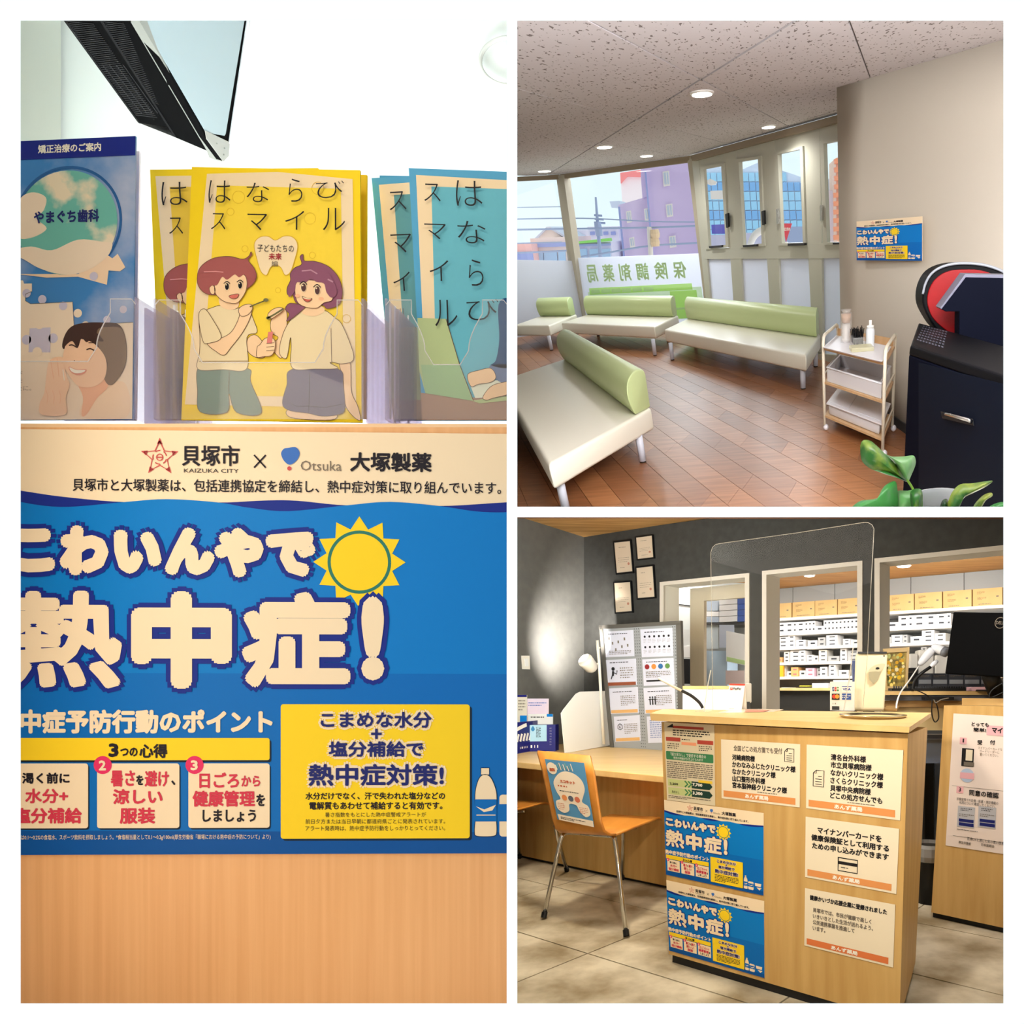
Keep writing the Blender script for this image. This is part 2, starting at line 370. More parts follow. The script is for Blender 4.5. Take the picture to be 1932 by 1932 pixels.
# casings and linings of the openings
cream = mat('cream_trim', (216, 206, 192), rough=.5); jamb = mat('jamb_paint', (226, 220, 206), rough=.5)
for k, (o, z) in enumerate(((O1, zO1), (O2, zO2), (O3, zO3))):
    mb = MB(BW); t = .035
    mb.box(o[0]-.004, -.012, -HB, o[0]+t, 0, z+.004); mb.box(o[0]+t, -.012, z-t*.8, o[1]-t, 0, z+.004); mb.box(o[1]-t, -.012, -HB, o[1]+.004, 0, z+.004)
    mb.box(o[0], 0, -HB, o[0]+.02, TH+.06, z, 1); mb.box(o[1]-.02, 0, -HB, o[1], TH+.06, z, 1); mb.box(o[0]+.02, 0, z-.02, o[1]-.02, TH+.06, z, 1)
    struct(mb.build('trim_%d' % (k+1), None, [cream, jamb]))

# ================================================================== front counter
FLb = fl(1262, 1815); FRb = fl(1697, 1945.5); BRb = fl(1727, 1832)
dA, dB, dC = FLb[1], FRb[1], BRb[1]
FPn = planen(FLb, FRb, (bd(1248, 1362, dA)+bd(1713, 1385, dB))/2)
FLt = onplane(1248, 1362, FLb, FPn); FRt = onplane(1713, 1385, FLb, FPn); BRt = bd(1750, 1372, dC)
BLb = FLb+(BRb-FRb); BLt = FLt+(BRt-FRt)
ct = thing('reception_counter', 'pale birch reception counter covered in notices, square top with silver tray', 'counter', (FLb+FRb+BRb+BLb)/4)
kick = A([0, 0, .035])
mb = MB(); mb.hexa([p+kick for p in (FLb, FRb, BRb, BLb)], [FLt, FRt, BRt, BLt]); mb.build('body', ct, birch)
cen = (FLb+FRb+BRb+BLb)/4
mb = MB(); mb.hexa([p+(cen-p)*.03 for p in (FLb, FRb, BRb, BLb)], [p+(cen-p)*.03+kick for p in (FLb, FRb, BRb, BLb)]); mb.build('kickboard', ct, mat('kick_black', (22, 22, 24), rough=.5))
lFL, lFR = bd(1226, 1346, 2.99), bd(1716, 1372, 2.385); lBR, lBL = bd(1757, 1344.5, 3.1), bd(1250, 1338, 3.72)
gFL, gFR = bd(1228, 1359.5, 2.99), bd(1715, 1382.5, 2.385); gBR, gBL = bd(1756, 1353, 3.1), bd(1251, 1346, 3.72)
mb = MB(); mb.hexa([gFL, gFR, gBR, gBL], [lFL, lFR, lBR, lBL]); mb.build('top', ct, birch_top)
def fp(u, v, o=.0035): return onplane(u, v, FLb+FPn*o, FPn)
def lidz(u, v):                               # point of the counter top seen at a pixel
    n = planen(lFL, lFR, (lBR+lBL)/2); return onplane(u, v, lFL, n)
# ================================================================== notices on the counter
paper = pr((240, 226, 200), 'notice_paper'); ink = pr((34, 32, 34), 'ink_black'); orange = pr((226, 150, 88), 'ink_orange'); orange2 = pr((222, 122, 70), 'ink_dark_orange')  # notice sheets are white, warm lamplight is mixed into their colour
gray_ink = pr((120, 110, 98), 'ink_grey'); whi = pr((250, 244, 232), 'ink_white')
def doc_icon(s, x0, y0, x1, y1, w=.8):
    wd, h = x1-x0, y1-y0; c = .28*wd
    s.line([(x0, y0+c), (x0+c, y0), (x1, y0), (x1, y1), (x0, y1), (x0, y0+c), (x0+c, y0+c), (x0+c, y0)], w, ink)
    for k, f in enumerate((.36, .54, .7, .86)): s.line([(x0+wd*(.45 if k == 0 else .2), y0+h*f), (x1-wd*.2, y0+h*f)], w*.8, ink)
def notice(label, q, band=None):
    o, s = sheet_thing('notice', label, 'notice', [fp(*p) for p in q], (0, 0, 100, 72), paper, group=None)
    s.rect(3, 62, 95, 69.5, band or orange, 1); s.text('あんず薬局', 32, 63.2, 62, 68.4, whi, 2, fat=.25, nf=6); s.flush('footer_band', o)
    return o, s
o, s = notice('white notice titled with five clinic names, left of the two prescription notices', [(1360.4, 1395), (1509.6, 1404), (1508.8, 1523.6), (1361.5, 1506)])
s.text('全国どこの処方箋でも受付', 17, 6, 79, 13, gray_ink, 1, fat=.15)
for t, x1, y in (('河崎病院様', 45, 17), ('かわなみふじたクリニック様', 95, 25.5), ('なかたクリニック様', 71, 34), ('山口整形外科様', 58, 42.5), ('宮本脳神経クリニック様', 85, 50.5)):
    s.text(t, 15, y, x1, y+7.4, ink, 1, fat=.28)
s.greek(48, 58.6, 92, 60.6, 1, gray_ink); doc_icon(s, 82, 6, 93, 21, .8); s.flush('lettering', o)
o, s = notice('white notice listing six clinics beside a page icon, upper right on counter front', [(1522, 1404.8), (1704.3, 1415.4), (1698, 1548), (1520.8, 1524.7)])
for t, x1, y in (('清名台外科様', 64, 8.5), ('市立貝塚病院様', 70, 17), ('なかいクリニック様', 82, 25.5), ('さくらクリニック様', 82, 34), ('貝塚中央病院様', 70, 42.5), ('どこの処方せんでも', 82, 50.5)):
    s.text(t, 27, y, x1, y+7.2, ink, 1, fat=.25)
s.greek(46, 58.8, 92, 60.6, 1, gray_ink); doc_icon(s, 8, 28, 20, 46, .8); s.flush('lettering', o)
o, s = notice('white notice with a bank card icon, middle of the right column', [(1520, 1540.7), (1696.5, 1563.9), (1691, 1686.9), (1518.8, 1654.6)])
for t, x0, x1, y in (('マイナンバーカードを', 14, 83, 10), ('健康保険証として利用する', 7, 91, 19.5), ('ための申し込みができます', 8, 91, 29)): s.text(t, x0, y, x1, y+7.6, ink, 1, fat=.3)
s.line([(38, 42), (59, 42), (59, 57), (38, 57), (38, 41.4)], 1.1, ink); s.rect(38, 46, 59, 49.5, ink); s.rect(41, 52.4, 46, 53.3, ink); s.rect(47, 52.4, 49, 53.3, ink); s.flush('lettering', o)
o, s = notice('white notice of company registration with darker orange band, lowest right', [(1518.8, 1675.6), (1689, 1707), (1685, 1825.5), (1517.5, 1783.8)], orange2)
s.text('健康かいづか応援企業に登録されました', 6, 7, 92, 13.4, ink, 1, fat=.25)
for t, x1, y in (('貝塚市では、市民が健康で楽しく', 76, 22), ('いきいきとした生活が送れるよう、', 78, 29.5), ('公民連携事業を推進して', 58, 37), ('います。', 25, 44.5)): s.text(t, 10, y, x1, y+5.8, gray_ink, 1, fat=.15)
s.flush('lettering', o)
# green price sheet
o, s = sheet_thing('price_sheet', 'narrow green and beige fee leaflet at upper left of counter front', 'notice', [fp(*p) for p in ((1253, 1362.5), (1347.5, 1368), (1349, 1520.5), (1258.5, 1509))], (0, 0, 100, 160), pr((222, 208, 178), 'fee_paper'))
red = pr((176, 70, 58), 'ink_brick'); grn = pr((62, 128, 84), 'ink_green'); dgr = pr((34, 62, 52), 'ink_dark_green'); lgr = pr((196, 204, 138), 'ink_lime'); yel = pr((238, 202, 64), 'ink_yellow'); pnk = pr((238, 160, 122), 'ink_salmon')
s.poly([(5, 10), (18, 2), (20, 10)], ink); s.rect(18, 6, 80, 11, red); s.greek(18, 13, 92, 27, 3, ink)
s.rect(3, 30, 33, 38, red); s.rect(67, 32, 98, 40, red); s.rect(35, 38, 65, 44, pnk); s.greek(6, 41, 30, 54, 3, ink); s.greek(70, 42, 96, 54, 3, ink); s.greek(36, 31, 64, 35, 1, ink)
s.rrect(2, 59, 98, 76, 2, grn, 1); s.text('「紹介状なし」で受診する場合の', 12, 61, 84, 68, whi, 2); s.text('特別の料金が引き上げられます', 18, 69, 78, 74.5, whi, 2)
s.greek(3, 79, 97, 114, 9, gray_ink); s.rect(4, 116, 56, 130, lgr); s.rect(4, 133, 56, 147, lgr)
for y in (116, 133):
    for k in range(2): s.line([(40+k*7, y+1), (46+k*7, y+7), (40+k*7, y+13)], 3, grn, 2)
    s.poly([(54, y), (90, y), (96, y+7), (90, y+14), (54, y+14)], dgr, 2)
s.text('7,700', 56, 119, 76, 126, whi, 3, fat=.3); s.text('3,300', 56, 136, 76, 143, whi, 3, fat=.3); s.text('2,200', 8, 123, 26, 128, ink, 3, fat=.2); s.text('負担なし', 12, 139, 28, 144, ink, 3)
s.rect(68, 112, 96, 117, yel, 3); s.greek(4, 149, 92, 155, 2, gray_ink); s.flush('lettering', o)
# ================================================================== the blue heat-stroke poster, used at four places
P_warm = pr((248, 226, 192), 'poster_warm_white'); P_blue = pr((0, 124, 206), 'poster_blue'); P_deep = pr((0, 82, 160), 'poster_deep_blue'); P_navy = pr((22, 44, 140), 'poster_navy')  # poster paper is white, the cream is warm light put into its colour
P_yel = pr((252, 214, 38), 'poster_yellow'); P_ink = pr((34, 30, 40), 'poster_ink'); P_red = pr((214, 58, 82), 'poster_red'); P_pink = pr((230, 50, 104), 'poster_pink')
P_teal = pr((46, 122, 108), 'poster_teal'); P_navy2 = pr((34, 42, 112), 'poster_ink_navy'); P_edge = pr((20, 40, 60), 'poster_shadow'); P_star = pr((206, 82, 84), 'poster_emblem')
P_ball = pr((66, 116, 196), 'poster_balloon'); P_grey = pr((130, 118, 104), 'poster_grey'); P_mid = pr((0, 108, 192), 'poster_mid_blue')
def star(cx, cy, R, r, n, a0=-90):
    p = []
    for i in range(2*n): t = math.radians(a0+180*i/n); q = R if i % 2 == 0 else r; p.append((cx+q*math.cos(t), cy+q*math.sin(t)))
    return p
def heat(s, o, big):
    nf = 12 if big else 6; x0, y0, x1, y1 = s.r
    # wave field
    top = cr([(-20, 920), (39, 927), (120, 938), (236, 947), (316, 941), (412, 946.5), (500, 942), (560, 942), (656, 950), (736, 943), (828, 950), (956, 942), (1040, 938), (1110, 932)], 5, False)
    top = [(p[0], p[1]) for p in top]
    s.poly([(x0, y1), (x0, 920)]+[p for p in top if x0 < p[0] < x1]+[(x1, 934 if x1 > 1000 else 941.7), (x1, y1)], P_navy, 0)
    low = cr([(-20, 935), (60, 952), (130, 957), (236, 947), (316, 941), (412, 946.5), (470, 956), (545, 962), (656, 950), (736, 943), (828, 950), (900, 960), (960, 961), (1040, 955), (1110, 944)], 5, False)
    s.poly([(x0, y1), (x0, 935)]+[(p[0], p[1]) for p in low if x0 < p[0] < x1]+[(x1, 946 if x1 > 1000 else 961), (x1, y1)], P_blue, 1)
    s.poly([(x0, 1270), (x1, 1270), (x1, y1), (x0, y1)], P_mid, 1.5); s.poly([(x0, 1566), (x1, 1572), (x1, y1), (x0, y1)], P_deep, 2)
    s.flush('blue_field', o)
    # header
    st = star(302, 862, 31, 15, 5); s.line(st+[st[0]], 2.2, P_star, 1)
    for k in range(5):
        a = math.radians(-90+72*k); cx, cy = 302+29*math.cos(a), 862+29*math.sin(a)
        s.poly([(cx+8*math.cos(a), cy+8*math.sin(a)), (cx-5*math.sin(a)-4*math.cos(a), cy+5*math.cos(a)-4*math.sin(a)), (cx+5*math.sin(a)-4*math.cos(a), cy-5*math.cos(a)-4*math.sin(a))], P_star, 1)
        a += .6; s.line([(302+13*math.cos(a+i*.25), 862+13*math.sin(a+i*.25)) for i in range(4)], 2, P_star, 1)
    s.line([(302+6*math.cos(i*.524), 862+6*math.sin(i*.524)) for i in range(13)], 1.8, P_star, 1); s.rect(297, 861, 307, 863, P_star)
    s.text('貝塚市', 344, 838, 453, 878, P_ink, 1, fat=.8); s.text('KAIZUKA CITY', 348, 883, 451, 890.5, P_ink, 1)
    s.line([(480, 856), (502, 880)], 3, P_ink, 1); s.line([(502, 856), (480, 880)], 3, P_ink, 1)
    s.blob([(545, 842), (559, 841), (566, 852), (560, 866), (547, 874), (536, 866), (531, 853), (536, 844)], P_ball, 1); s.circ(546.5, 881, 4, P_star, 1)
    s.text('Otsuka', 568, 866, 645, 885, P_grey, 1); s.text('大塚製薬', 661, 849, 815, 886, P_ink, 1, fat=1.2)
    s.text('貝塚市と大塚製薬は、包括連携協定を締結し、熱中症対策に取り組んでいます。', 138, 903, 946, 927, P_ink, 1, fat=.3 if big else .6, nf=6)
    s.flush('header', o)
    # headline
    H = [('こ', 8, 998, 107, 1081, 9), ('わ', 115, 992, 208, 1086, 9), ('い', 217, 1000, 308, 1083, 9), ('ん', 313, 994, 408, 1085, 9), ('や', 406, 994, 500, 1089, 9), ('で', 503, 1001, 598, 1087, 9),
         ('熱', 4, 1115, 233, 1299, 7), ('中', 250, 1115, 440, 1299, 12), ('症', 458, 1115, 663, 1297, 9), ('!', 683, 1122, 727, 1283, 11)]
    for t, a, b, c, d, f in H: s.text(t, a-9, b-9, c+9, d+9, P_navy, 3, fat=f+10, nf=nf)
    s.flush('headline_shadow', o)
    sp = star(679, 1058, 87, 64, 12); s.poly(sp, P_yel, 2.3); s.line([(679+57*math.cos(i*math.pi/24), 1058+57*math.sin(i*math.pi/24)) for i in range(49)], 6, P_teal, 2.6); s.flush('sun_emblem', o)
    for t, a, b, c, d, f in H: s.text(t, a, b, c, d, P_warm, 5, fat=f, nf=nf)
    s.flush('headline', o)
    s.text('熱中症予防行動のポイント', -6, 1338, 516, 1384, P_warm, 3, fat=2.2, nf=8); s.flush('subtitle', o)
    # three rules
    s.rrect(4, 1396, 513, 1438, 4, P_edge, 2.5); s.rrect(0, 1392, 510, 1434, 4, P_yel, 3)
    s.text('3', 207, 1402, 226, 1428, P_ink, 4, fat=1.6); s.text('つの', 229, 1410, 262, 1427, P_ink, 4, fat=.8); s.text('心得', 265, 1403, 318, 1430, P_ink, 4, fat=1)
    for k, (a, b) in enumerate(((14, 168), (185, 340), (357, 510))):
        s.rrect(a+3, 1443, b+2, 1565, 5, P_edge, 2.5); s.rrect(a, 1440, b, 1562, 5, P_warm, 3)
        s.circ((24, 196, 369)[k], 1443, 17, P_pink, 4); s.text('123'[k], (18, 189, 362)[k], 1434, (29, 203, 376)[k], 1453, P_warm, 5, fat=1)
    for t, a, b, c, d, m_, f in (('渇く前に', 44, 1457, 134, 1478, P_ink, .9), ('水分+', 50, 1487, 131, 1515, P_red, 1), ('塩分補給', 28, 1523, 157, 1553, P_red, 1.2),
            ('暑さ', 211, 1453, 257, 1484, P_red, 1), ('を', 259, 1462, 273, 1481, P_ink, .9), ('避け', 275, 1453, 321, 1484, P_red, 1), ('、', 325, 1472, 333, 1481, P_ink, .8), ('涼しい', 215, 1488, 309, 1517, P_red, 1.2), ('服装', 228, 1523, 295, 1554, P_red, 1.2),
            ('日ごろ', 378, 1457, 453, 1487, P_red, 1), ('から', 457, 1463, 493, 1484, P_red, .8), ('健康管理', 365, 1491, 483, 1522, P_red, 1.2), ('を', 485, 1498, 502, 1521, P_ink, .9), ('しましょう', 384, 1527, 485, 1551, P_ink, .8)):
        s.text(t, a, b, c, d, m_, 4, fat=f, nf=6)
    if big: s.text('対策には0.1〜0.2%の食塩水、スポーツ飲料を摂取しましょう。*食塩相当量として0.1〜0.2g/100ml(厚生労働省「職場における熱中症の予防について」より)', 20, 1574, 512, 1585, P_warm, 3)
    s.flush('three_rules', o)
    # yellow panel
    s.rrect(535, 1332, 891, 1587, 5, P_edge, 2.5); s.rrect(531, 1328, 887, 1583, 5, P_yel, 3)
    for t, a, b, c, d, f in (('こまめな水分', 607, 1342, 816, 1373, 1.1), ('+', 702, 1374, 722, 1394, 1), ('塩分補給で', 622, 1398, 801, 1428, 1.1), ('熱中症対策!', 584, 1441, 839, 1483, 1.4)):
        s.text(t, a-5, b-5, c+5, d+5, P_warm, 4, fat=f+5, nf=8 if big else 6); s.text(t, a, b, c, d, P_navy2, 6, fat=f, nf=6)
    if big:
        s.text('水分だけでなく、汗で失われた塩分などの', 578, 1495, 841, 1509, P_ink, 4, fat=.4); s.text('電解質もあわせて補給すると有効です。', 585, 1513, 836, 1528, P_ink, 4, fat=.4)
        s.text('暑さ指数をもとにした熱中症警戒アラートが', 615, 1533, 805, 1542, P_ink, 4); s.text('前日夕方または当日早朝に都道府県ごとに発表されています。', 578, 1545.5, 841, 1555, P_ink, 4); s.text('アラート発表時は、熱中症予防行動をしっかりとってください。', 578, 1558.5, 841, 1568, P_ink, 4)
    else: s.greek(578, 1495, 841, 1568, 5, P_ink, 4)
    s.flush('yellow_panel', o)
    # bottles
    s.rect(908, 1449, 924, 1462, P_warm, 3); s.line([(908, 1449), (924, 1449), (924, 1462), (908, 1462), (908, 1449)], 1, P_edge, 4)
    bt = [(910, 1463), (922, 1463), (931, 1475), (938, 1500), (937, 1540), (938, 1570), (932, 1579), (901, 1579), (896, 1570), (898, 1540), (897, 1500), (902, 1475)]
    s.blob(bt, P_warm, 3, out=P_edge, w=1.2); s.rect(897, 1509, 938, 1551, P_mid, 4)
    s.poly([(899, 1522), (915, 1528), (937, 1519), (930, 1530), (914, 1533)], P_warm, 5); s.rect(900, 1538, 936, 1539.5, P_warm, 5)
    if x1 < 1000: s.rrect(943, 1500, 963, 1580, 6, P_warm, 3); s.rect(943, 1518, 963, 1551, P_mid, 4); s.flush('bottle_pictures', o); return
    s.rrect(943, 1500, 1000, 1580, 12, P_warm, 3); s.rect(943, 1518, 1000, 1551, P_mid, 4); s.poly([(945, 1528), (970, 1536), (998, 1524), (985, 1540), (968, 1541)], P_warm, 5)
    s.poly([(1012, 1505), (1080, 1505), (1074, 1535), (1018, 1535)], P_warm, 3); s.poly([(1030, 1545), (1082, 1545), (1060, 1570)], P_warm, 3); s.flush('bottle_pictures', o)
def heat_poster(label, q, off, big=False, fr=W, group=None, eps=.0006, th=.0012, rect=(-10, 811, 1100, 1612)):
    o, s = sheet_thing('heat_poster', label, 'poster', q, rect, P_warm, th=th, eps=eps, fr=fr)
    heat(s, o, big); return o
heat_poster('blue heat stroke poster on the counter front, upper one of the stacked pair', [fp(*p) for p in ((1253, 1509), (1440.8, 1534), (1440.8, 1689.5), (1257, 1650))], 0, eps=.0007)
heat_poster('blue heat stroke poster on the counter front, lower one nearer the floor', [fp(*p) for p in ((1257, 1660.5), (1441.6, 1700), (1442.6, 1845), (1263, 1793))], 0, eps=.0007)
# ================================================================== pharmacy furniture
chrome = mat('chrome', (208, 206, 202), rough=.16, metal=1); black = mat('black_plastic', (16, 16, 18), rough=.4); whitep = mat('white_plastic', (236, 234, 230), rough=.4)
white_e = mat('white_enamel', (238, 232, 218), rough=.4); dark = mat('dark_grey', (40, 40, 42), rough=.5)
# long desk
def dz(u, v, z=-.48): return ray(u, v)*(z*F/(PY-v))
dt = thing('long_desk', 'long birch desk behind the plywood chairs, under the white screen', 'desk', fl(1120, 1650))
n0, n1 = dz(976, 1438), dz(1247, 1464); f0, f1 = dz(1050, 1401.6), dz(1244, 1415)
dd = nrm(n1-n0); n0 = n0-dd*.35; n1 = n1+dd*.12; fd = nrm(f1-f0); f0 = f0-fd*.85; f1 = f1+fd*.1
dn = A([0, 0, -.038])
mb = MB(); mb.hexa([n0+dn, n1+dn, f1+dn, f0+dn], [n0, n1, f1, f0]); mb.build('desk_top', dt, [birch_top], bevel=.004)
p0, p1 = fl(976, 1618), fl(1253, 1677); pd = nrm(p1-p0); p0 = p0-pd*.3; p1 = p1+pd*.1; bk = A([pd[1], -pd[0], 0]); bk = bk if bk[1] > 0 else -bk
up_ = A([0, 0, HB-.518]); st_ = A([0, 0, .02])
mb = MB(); mb.hexa([p0+st_, p1+st_, p1+bk*.03+st_, p0+bk*.03+st_], [p0+up_, p1+up_, p1+bk*.03+up_, p0+bk*.03+up_]); mb.build('front_panel', dt, birch)
mb = MB(); mb.hexa([p0+bk*.02, p1+bk*.02, p1+bk*.05, p0+bk*.05], [p0+bk*.02+st_*1.2, p1+bk*.02+st_*1.2, p1+bk*.05+st_*1.2, p0+bk*.05+st_*1.2]); mb.build('kickboard', dt, mat('kick_black'))
# plywood chairs
ply = mat('orange_plywood', (206, 132, 52), c2=(220, 150, 66), scale=2, sx=6, sy=1, sz=6, rough=.35, spec=.4)
def chair(off, label):
    off = A(off, float); base = fl(1104, 1700)+off
    t = thing('plywood_chair', label, 'chair', (base[0], base[1], -HB), group=None)
    rows = [((1013, 1416, 3.86), (1117, 1426, 3.62)), ((1024, 1455, 3.80), (1122.5, 1462, 3.57)), ((1034, 1505, 3.76), (1129, 1510, 3.53)), ((1043, 1545, 3.72), (1134.5, 1550, 3.50)),
            ((1048, 1562, 3.72), (1141, 1568, 3.50)), ((1056, 1569, 3.76), (1152, 1575, 3.53)), ((1064, 1567, 3.82), (1163, 1575, 3.59))]
    L = [bd(*a) for a, b in rows]; Rr = [bd(*b) for a, b in rows]
    sr = bd(1249, 1541, 4.13); sl = sr+(L[-1]-Rr[-1]); 
    for k in (.35, .7, .93): L.append(L[6]*(1-k)+sl*k); Rr.append(Rr[6]*(1-k)+sr*k)
    L.append(sl+A([0, .02, -.02])); Rr.append(sr+A([0, .02, -.02]))
    grid = []
    for a, b in zip(L, Rr): grid.append([a*(1-k)+b*k+off for k in (0, .03, .2, .4, .6, .8, .97, 1)])
    for r_, dzz in ((0, -.018), (len(grid)-1, 0)):
        if r_ == 0: grid[0][0] = grid[0][0]*.45+grid[1][0]*.05+grid[0][1]*.5+A([0, 0, -.012]); grid[0][-1] = grid[0][-1]*.5+grid[0][-2]*.5+A([0, 0, -.014])
    k_ = 6
    mb = MB(); mb.grid(grid[:k_+1]); mb.build('backrest', t, ply, smooth=True, solid=.011)
    mb = MB(); mb.grid(grid[k_:]); mb.build('seat', t, ply, smooth=True, solid=.011)
    legs = [((1096, 1572, 3.85), (1072, 1571, 3.8), (1061, 1577, 3.77), (1056, 1592, 3.76), (1026, 1734, None)),
            ((1150, 1577, 3.66), (1158, 1579, 3.6), (1161, 1592, 3.58), (1165, 1620, 3.55), (1181.7, 1769, None)),
            ((1100, 1560, 4.2), (1052, 1556, 4.28), (1049, 1562, 4.3), (1051, 1575, 4.32), (1069.4, 1645, None)),
            ((1200, 1561, 4.1), (1178, 1560, 4.1), (1176, 1566, 4.12), (1176, 1585, 4.15), (1174, 1660, None))]
    for lg in legs:
        P = [fl(u, v) if d is None else bd(u, v, d) for u, v, d in lg]; P = [p+off for p in P]; foot = P[-1]; foot = foot+A([0, 0, .012])
        mb = MB(); mb.tube(cr(P[:-1], 4, False)+[foot], .0115, 10); l = mb.build('leg', t, chrome, smooth=True)
        f = nrm(P[-1]-P[-2]); mb = MB(); mb.tube([foot-f*.025, foot+f*.005], .0155, 10); mb.build('foot_cap', l, black)
    mb = MB(); mb.tube([bd(1096, 1572, 3.85)+off, bd(1150, 1577, 3.66)+off], .0115, 8); mb.build('cross_tube', t, chrome, smooth=True); mb = MB(); mb.tube([bd(1100, 1560, 4.2)+off, bd(1200, 1561, 4.1)+off], .0115, 8); mb.build('cross_tube', t, chrome, smooth=True)
    return t
chair((0, 0, 0), 'orange plywood chair with chrome legs and a blue flyer on its backrest')
chair((-.835, .55, 0), 'orange plywood chair cut by the left edge, only its seat corner and legs showing')
# flyer on chair back
cb = [bd(1017, 1420, 3.852), bd(1117, 1430, 3.612), bd(1047, 1556, 3.70)]; cn = planen(*cb)
q = [onplane(u, v, cb[0]+cn*.026, cn) for u, v in ((1027.8, 1432), (1101.6, 1439.3), (1120.8, 1560.5), (1051.8, 1546))]
o, s = sheet_thing('flyer', 'blue flyer with a white bear-shaped balloon, taped on the chair backrest', 'flyer', q, (0, 0, 100, 150), pr((84, 142, 184), 'flyer_blue'), eps=.0008)
fw = pr((238, 222, 200), 'flyer_white')
s.blob([(30, 34), (50, 26), (72, 30), (88, 44), (92, 64), (84, 84), (80, 96), (94, 104), (96, 122), (82, 130), (68, 118), (62, 106), (44, 106), (40, 122), (24, 130), (8, 122), (8, 104), (22, 96), (14, 78), (12, 56)], fw, 1)
s.circ(15, 22, 13, fw, 1, ry=15); s.poly([(4, 136), (100, 136), (100, 150), (6, 150)], fw, 1)
s.text('無料', 8, 21, 23, 30, pr((196, 96, 60), 'flyer_red'), 2, fat=.6); s.text('エコキット', 30, 48, 70, 56, pr((196, 96, 60), 'flyer_red'), 2, fat=.6); s.greek(22, 60, 84, 68, 1, pr((196, 96, 60), 'flyer_red')); s.greek(24, 74, 80, 78, 1, ink)
for k, c in enumerate(((222, 140, 84), (92, 96, 110), (206, 112, 84))): s.circ(34+k*17, 92, 7, pr(c), 2)
s.greek(12, 106, 30, 124, 4, pr((196, 96, 60), 'flyer_red')); s.greek(70, 108, 92, 124, 4, pr((196, 96, 60), 'flyer_red')); s.greek(12, 140, 80, 147, 2, ink)
for k in range(9): s.line([(26+k*5, 12-(k % 3)*3), (29+k*5, 24-(k % 2)*4)], 2.2, (fw, pr((120, 170, 160)))[k % 2], 1)
s.flush('artwork', o)
# pegboard with sheets
pf = Fr(BW.R, BW.w((0, -.33, 0)))
def pg(u, v, o=0): return onplane(u, v, pf.w((0, -o, 0)), bn)
peg = thing('pegboard', 'grey steel pegboard on the desk holding eight printed sheets', 'pegboard', pg(1210, 1410))
brd = mat('pegboard_grey', (150, 152, 154), rough=.55); frm = mat('pegboard_frame', (92, 88, 82), rough=.5)
Q = [pg(1132, 1182), pg(1283, 1173), pg(1290, 1425), pg(1152, 1412)]
mb = MB(); mb.prism(Q, bn*.02); mb.build('board', peg, brd)
for a, b, w0, w1 in ((((1130, 1180), (1284, 1171)), 0, 0, 7), (((1275, 1176), (1281, 1425)), 0, 9, 0), (((1130, 1180), (1151, 1412)), 0, 6, 0)):
    (u0, v0), (u1, v1) = a; mb = MB(); mb.prism([pg(u0, v0, .012), pg(u1, v1, .012), pg(u1+w0, v1+w1, .012), pg(u0+w0, v0+w1, .012)], bn*.03); mb.build('frame_bar', peg, frm)
sh = Sheet([p-bn*.001 for p in Q], (0, 0, 152, 240))
for j in range(40):
    for i in (68, 72, 76, 139, 143): sh.rect(i-.7, 8+j*5.7, i+.7, 9.4+j*5.7, dark, 1)
sh.mb.build('perforation', peg, sh.ml)['kind'] = 'stuff'; sh.new()
pap2 = pr((206, 206, 220), 'cool_paper'); brown = pr((142, 78, 54), 'ink_brown')
sheets = [((1140, 1190.7, 1195, 1238), 'pale sheet of small icons, top left on the pegboard', 'a'), ((1208, 1186.5, 1268.5, 1238), 'pale sheet with twelve black symbols, top right on the pegboard', 'b'),
          ((1143, 1244.5, 1200, 1292), 'pale sheet with a black bending figure above a brown band', 'c'), ((1211.6, 1243, 1271, 1292), 'pale sheet with four coloured discs on the pegboard', 'd'),
          ((1149, 1298, 1203.5, 1345), 'pale sheet of text with orange band beside the white screen, second from bottom', 'e'), ((1214, 1297, 1273, 1344.6), 'pale sheet with three people holding hands and an orange band', 'f'),
          ((1158, 1351, 1207, 1398), 'pale sheet with a small hexagon figure, lower left on the pegboard', 'g'), ((1220, 1351, 1276, 1400), 'pale sheet of blue text, lower right on the pegboard', 'h')]
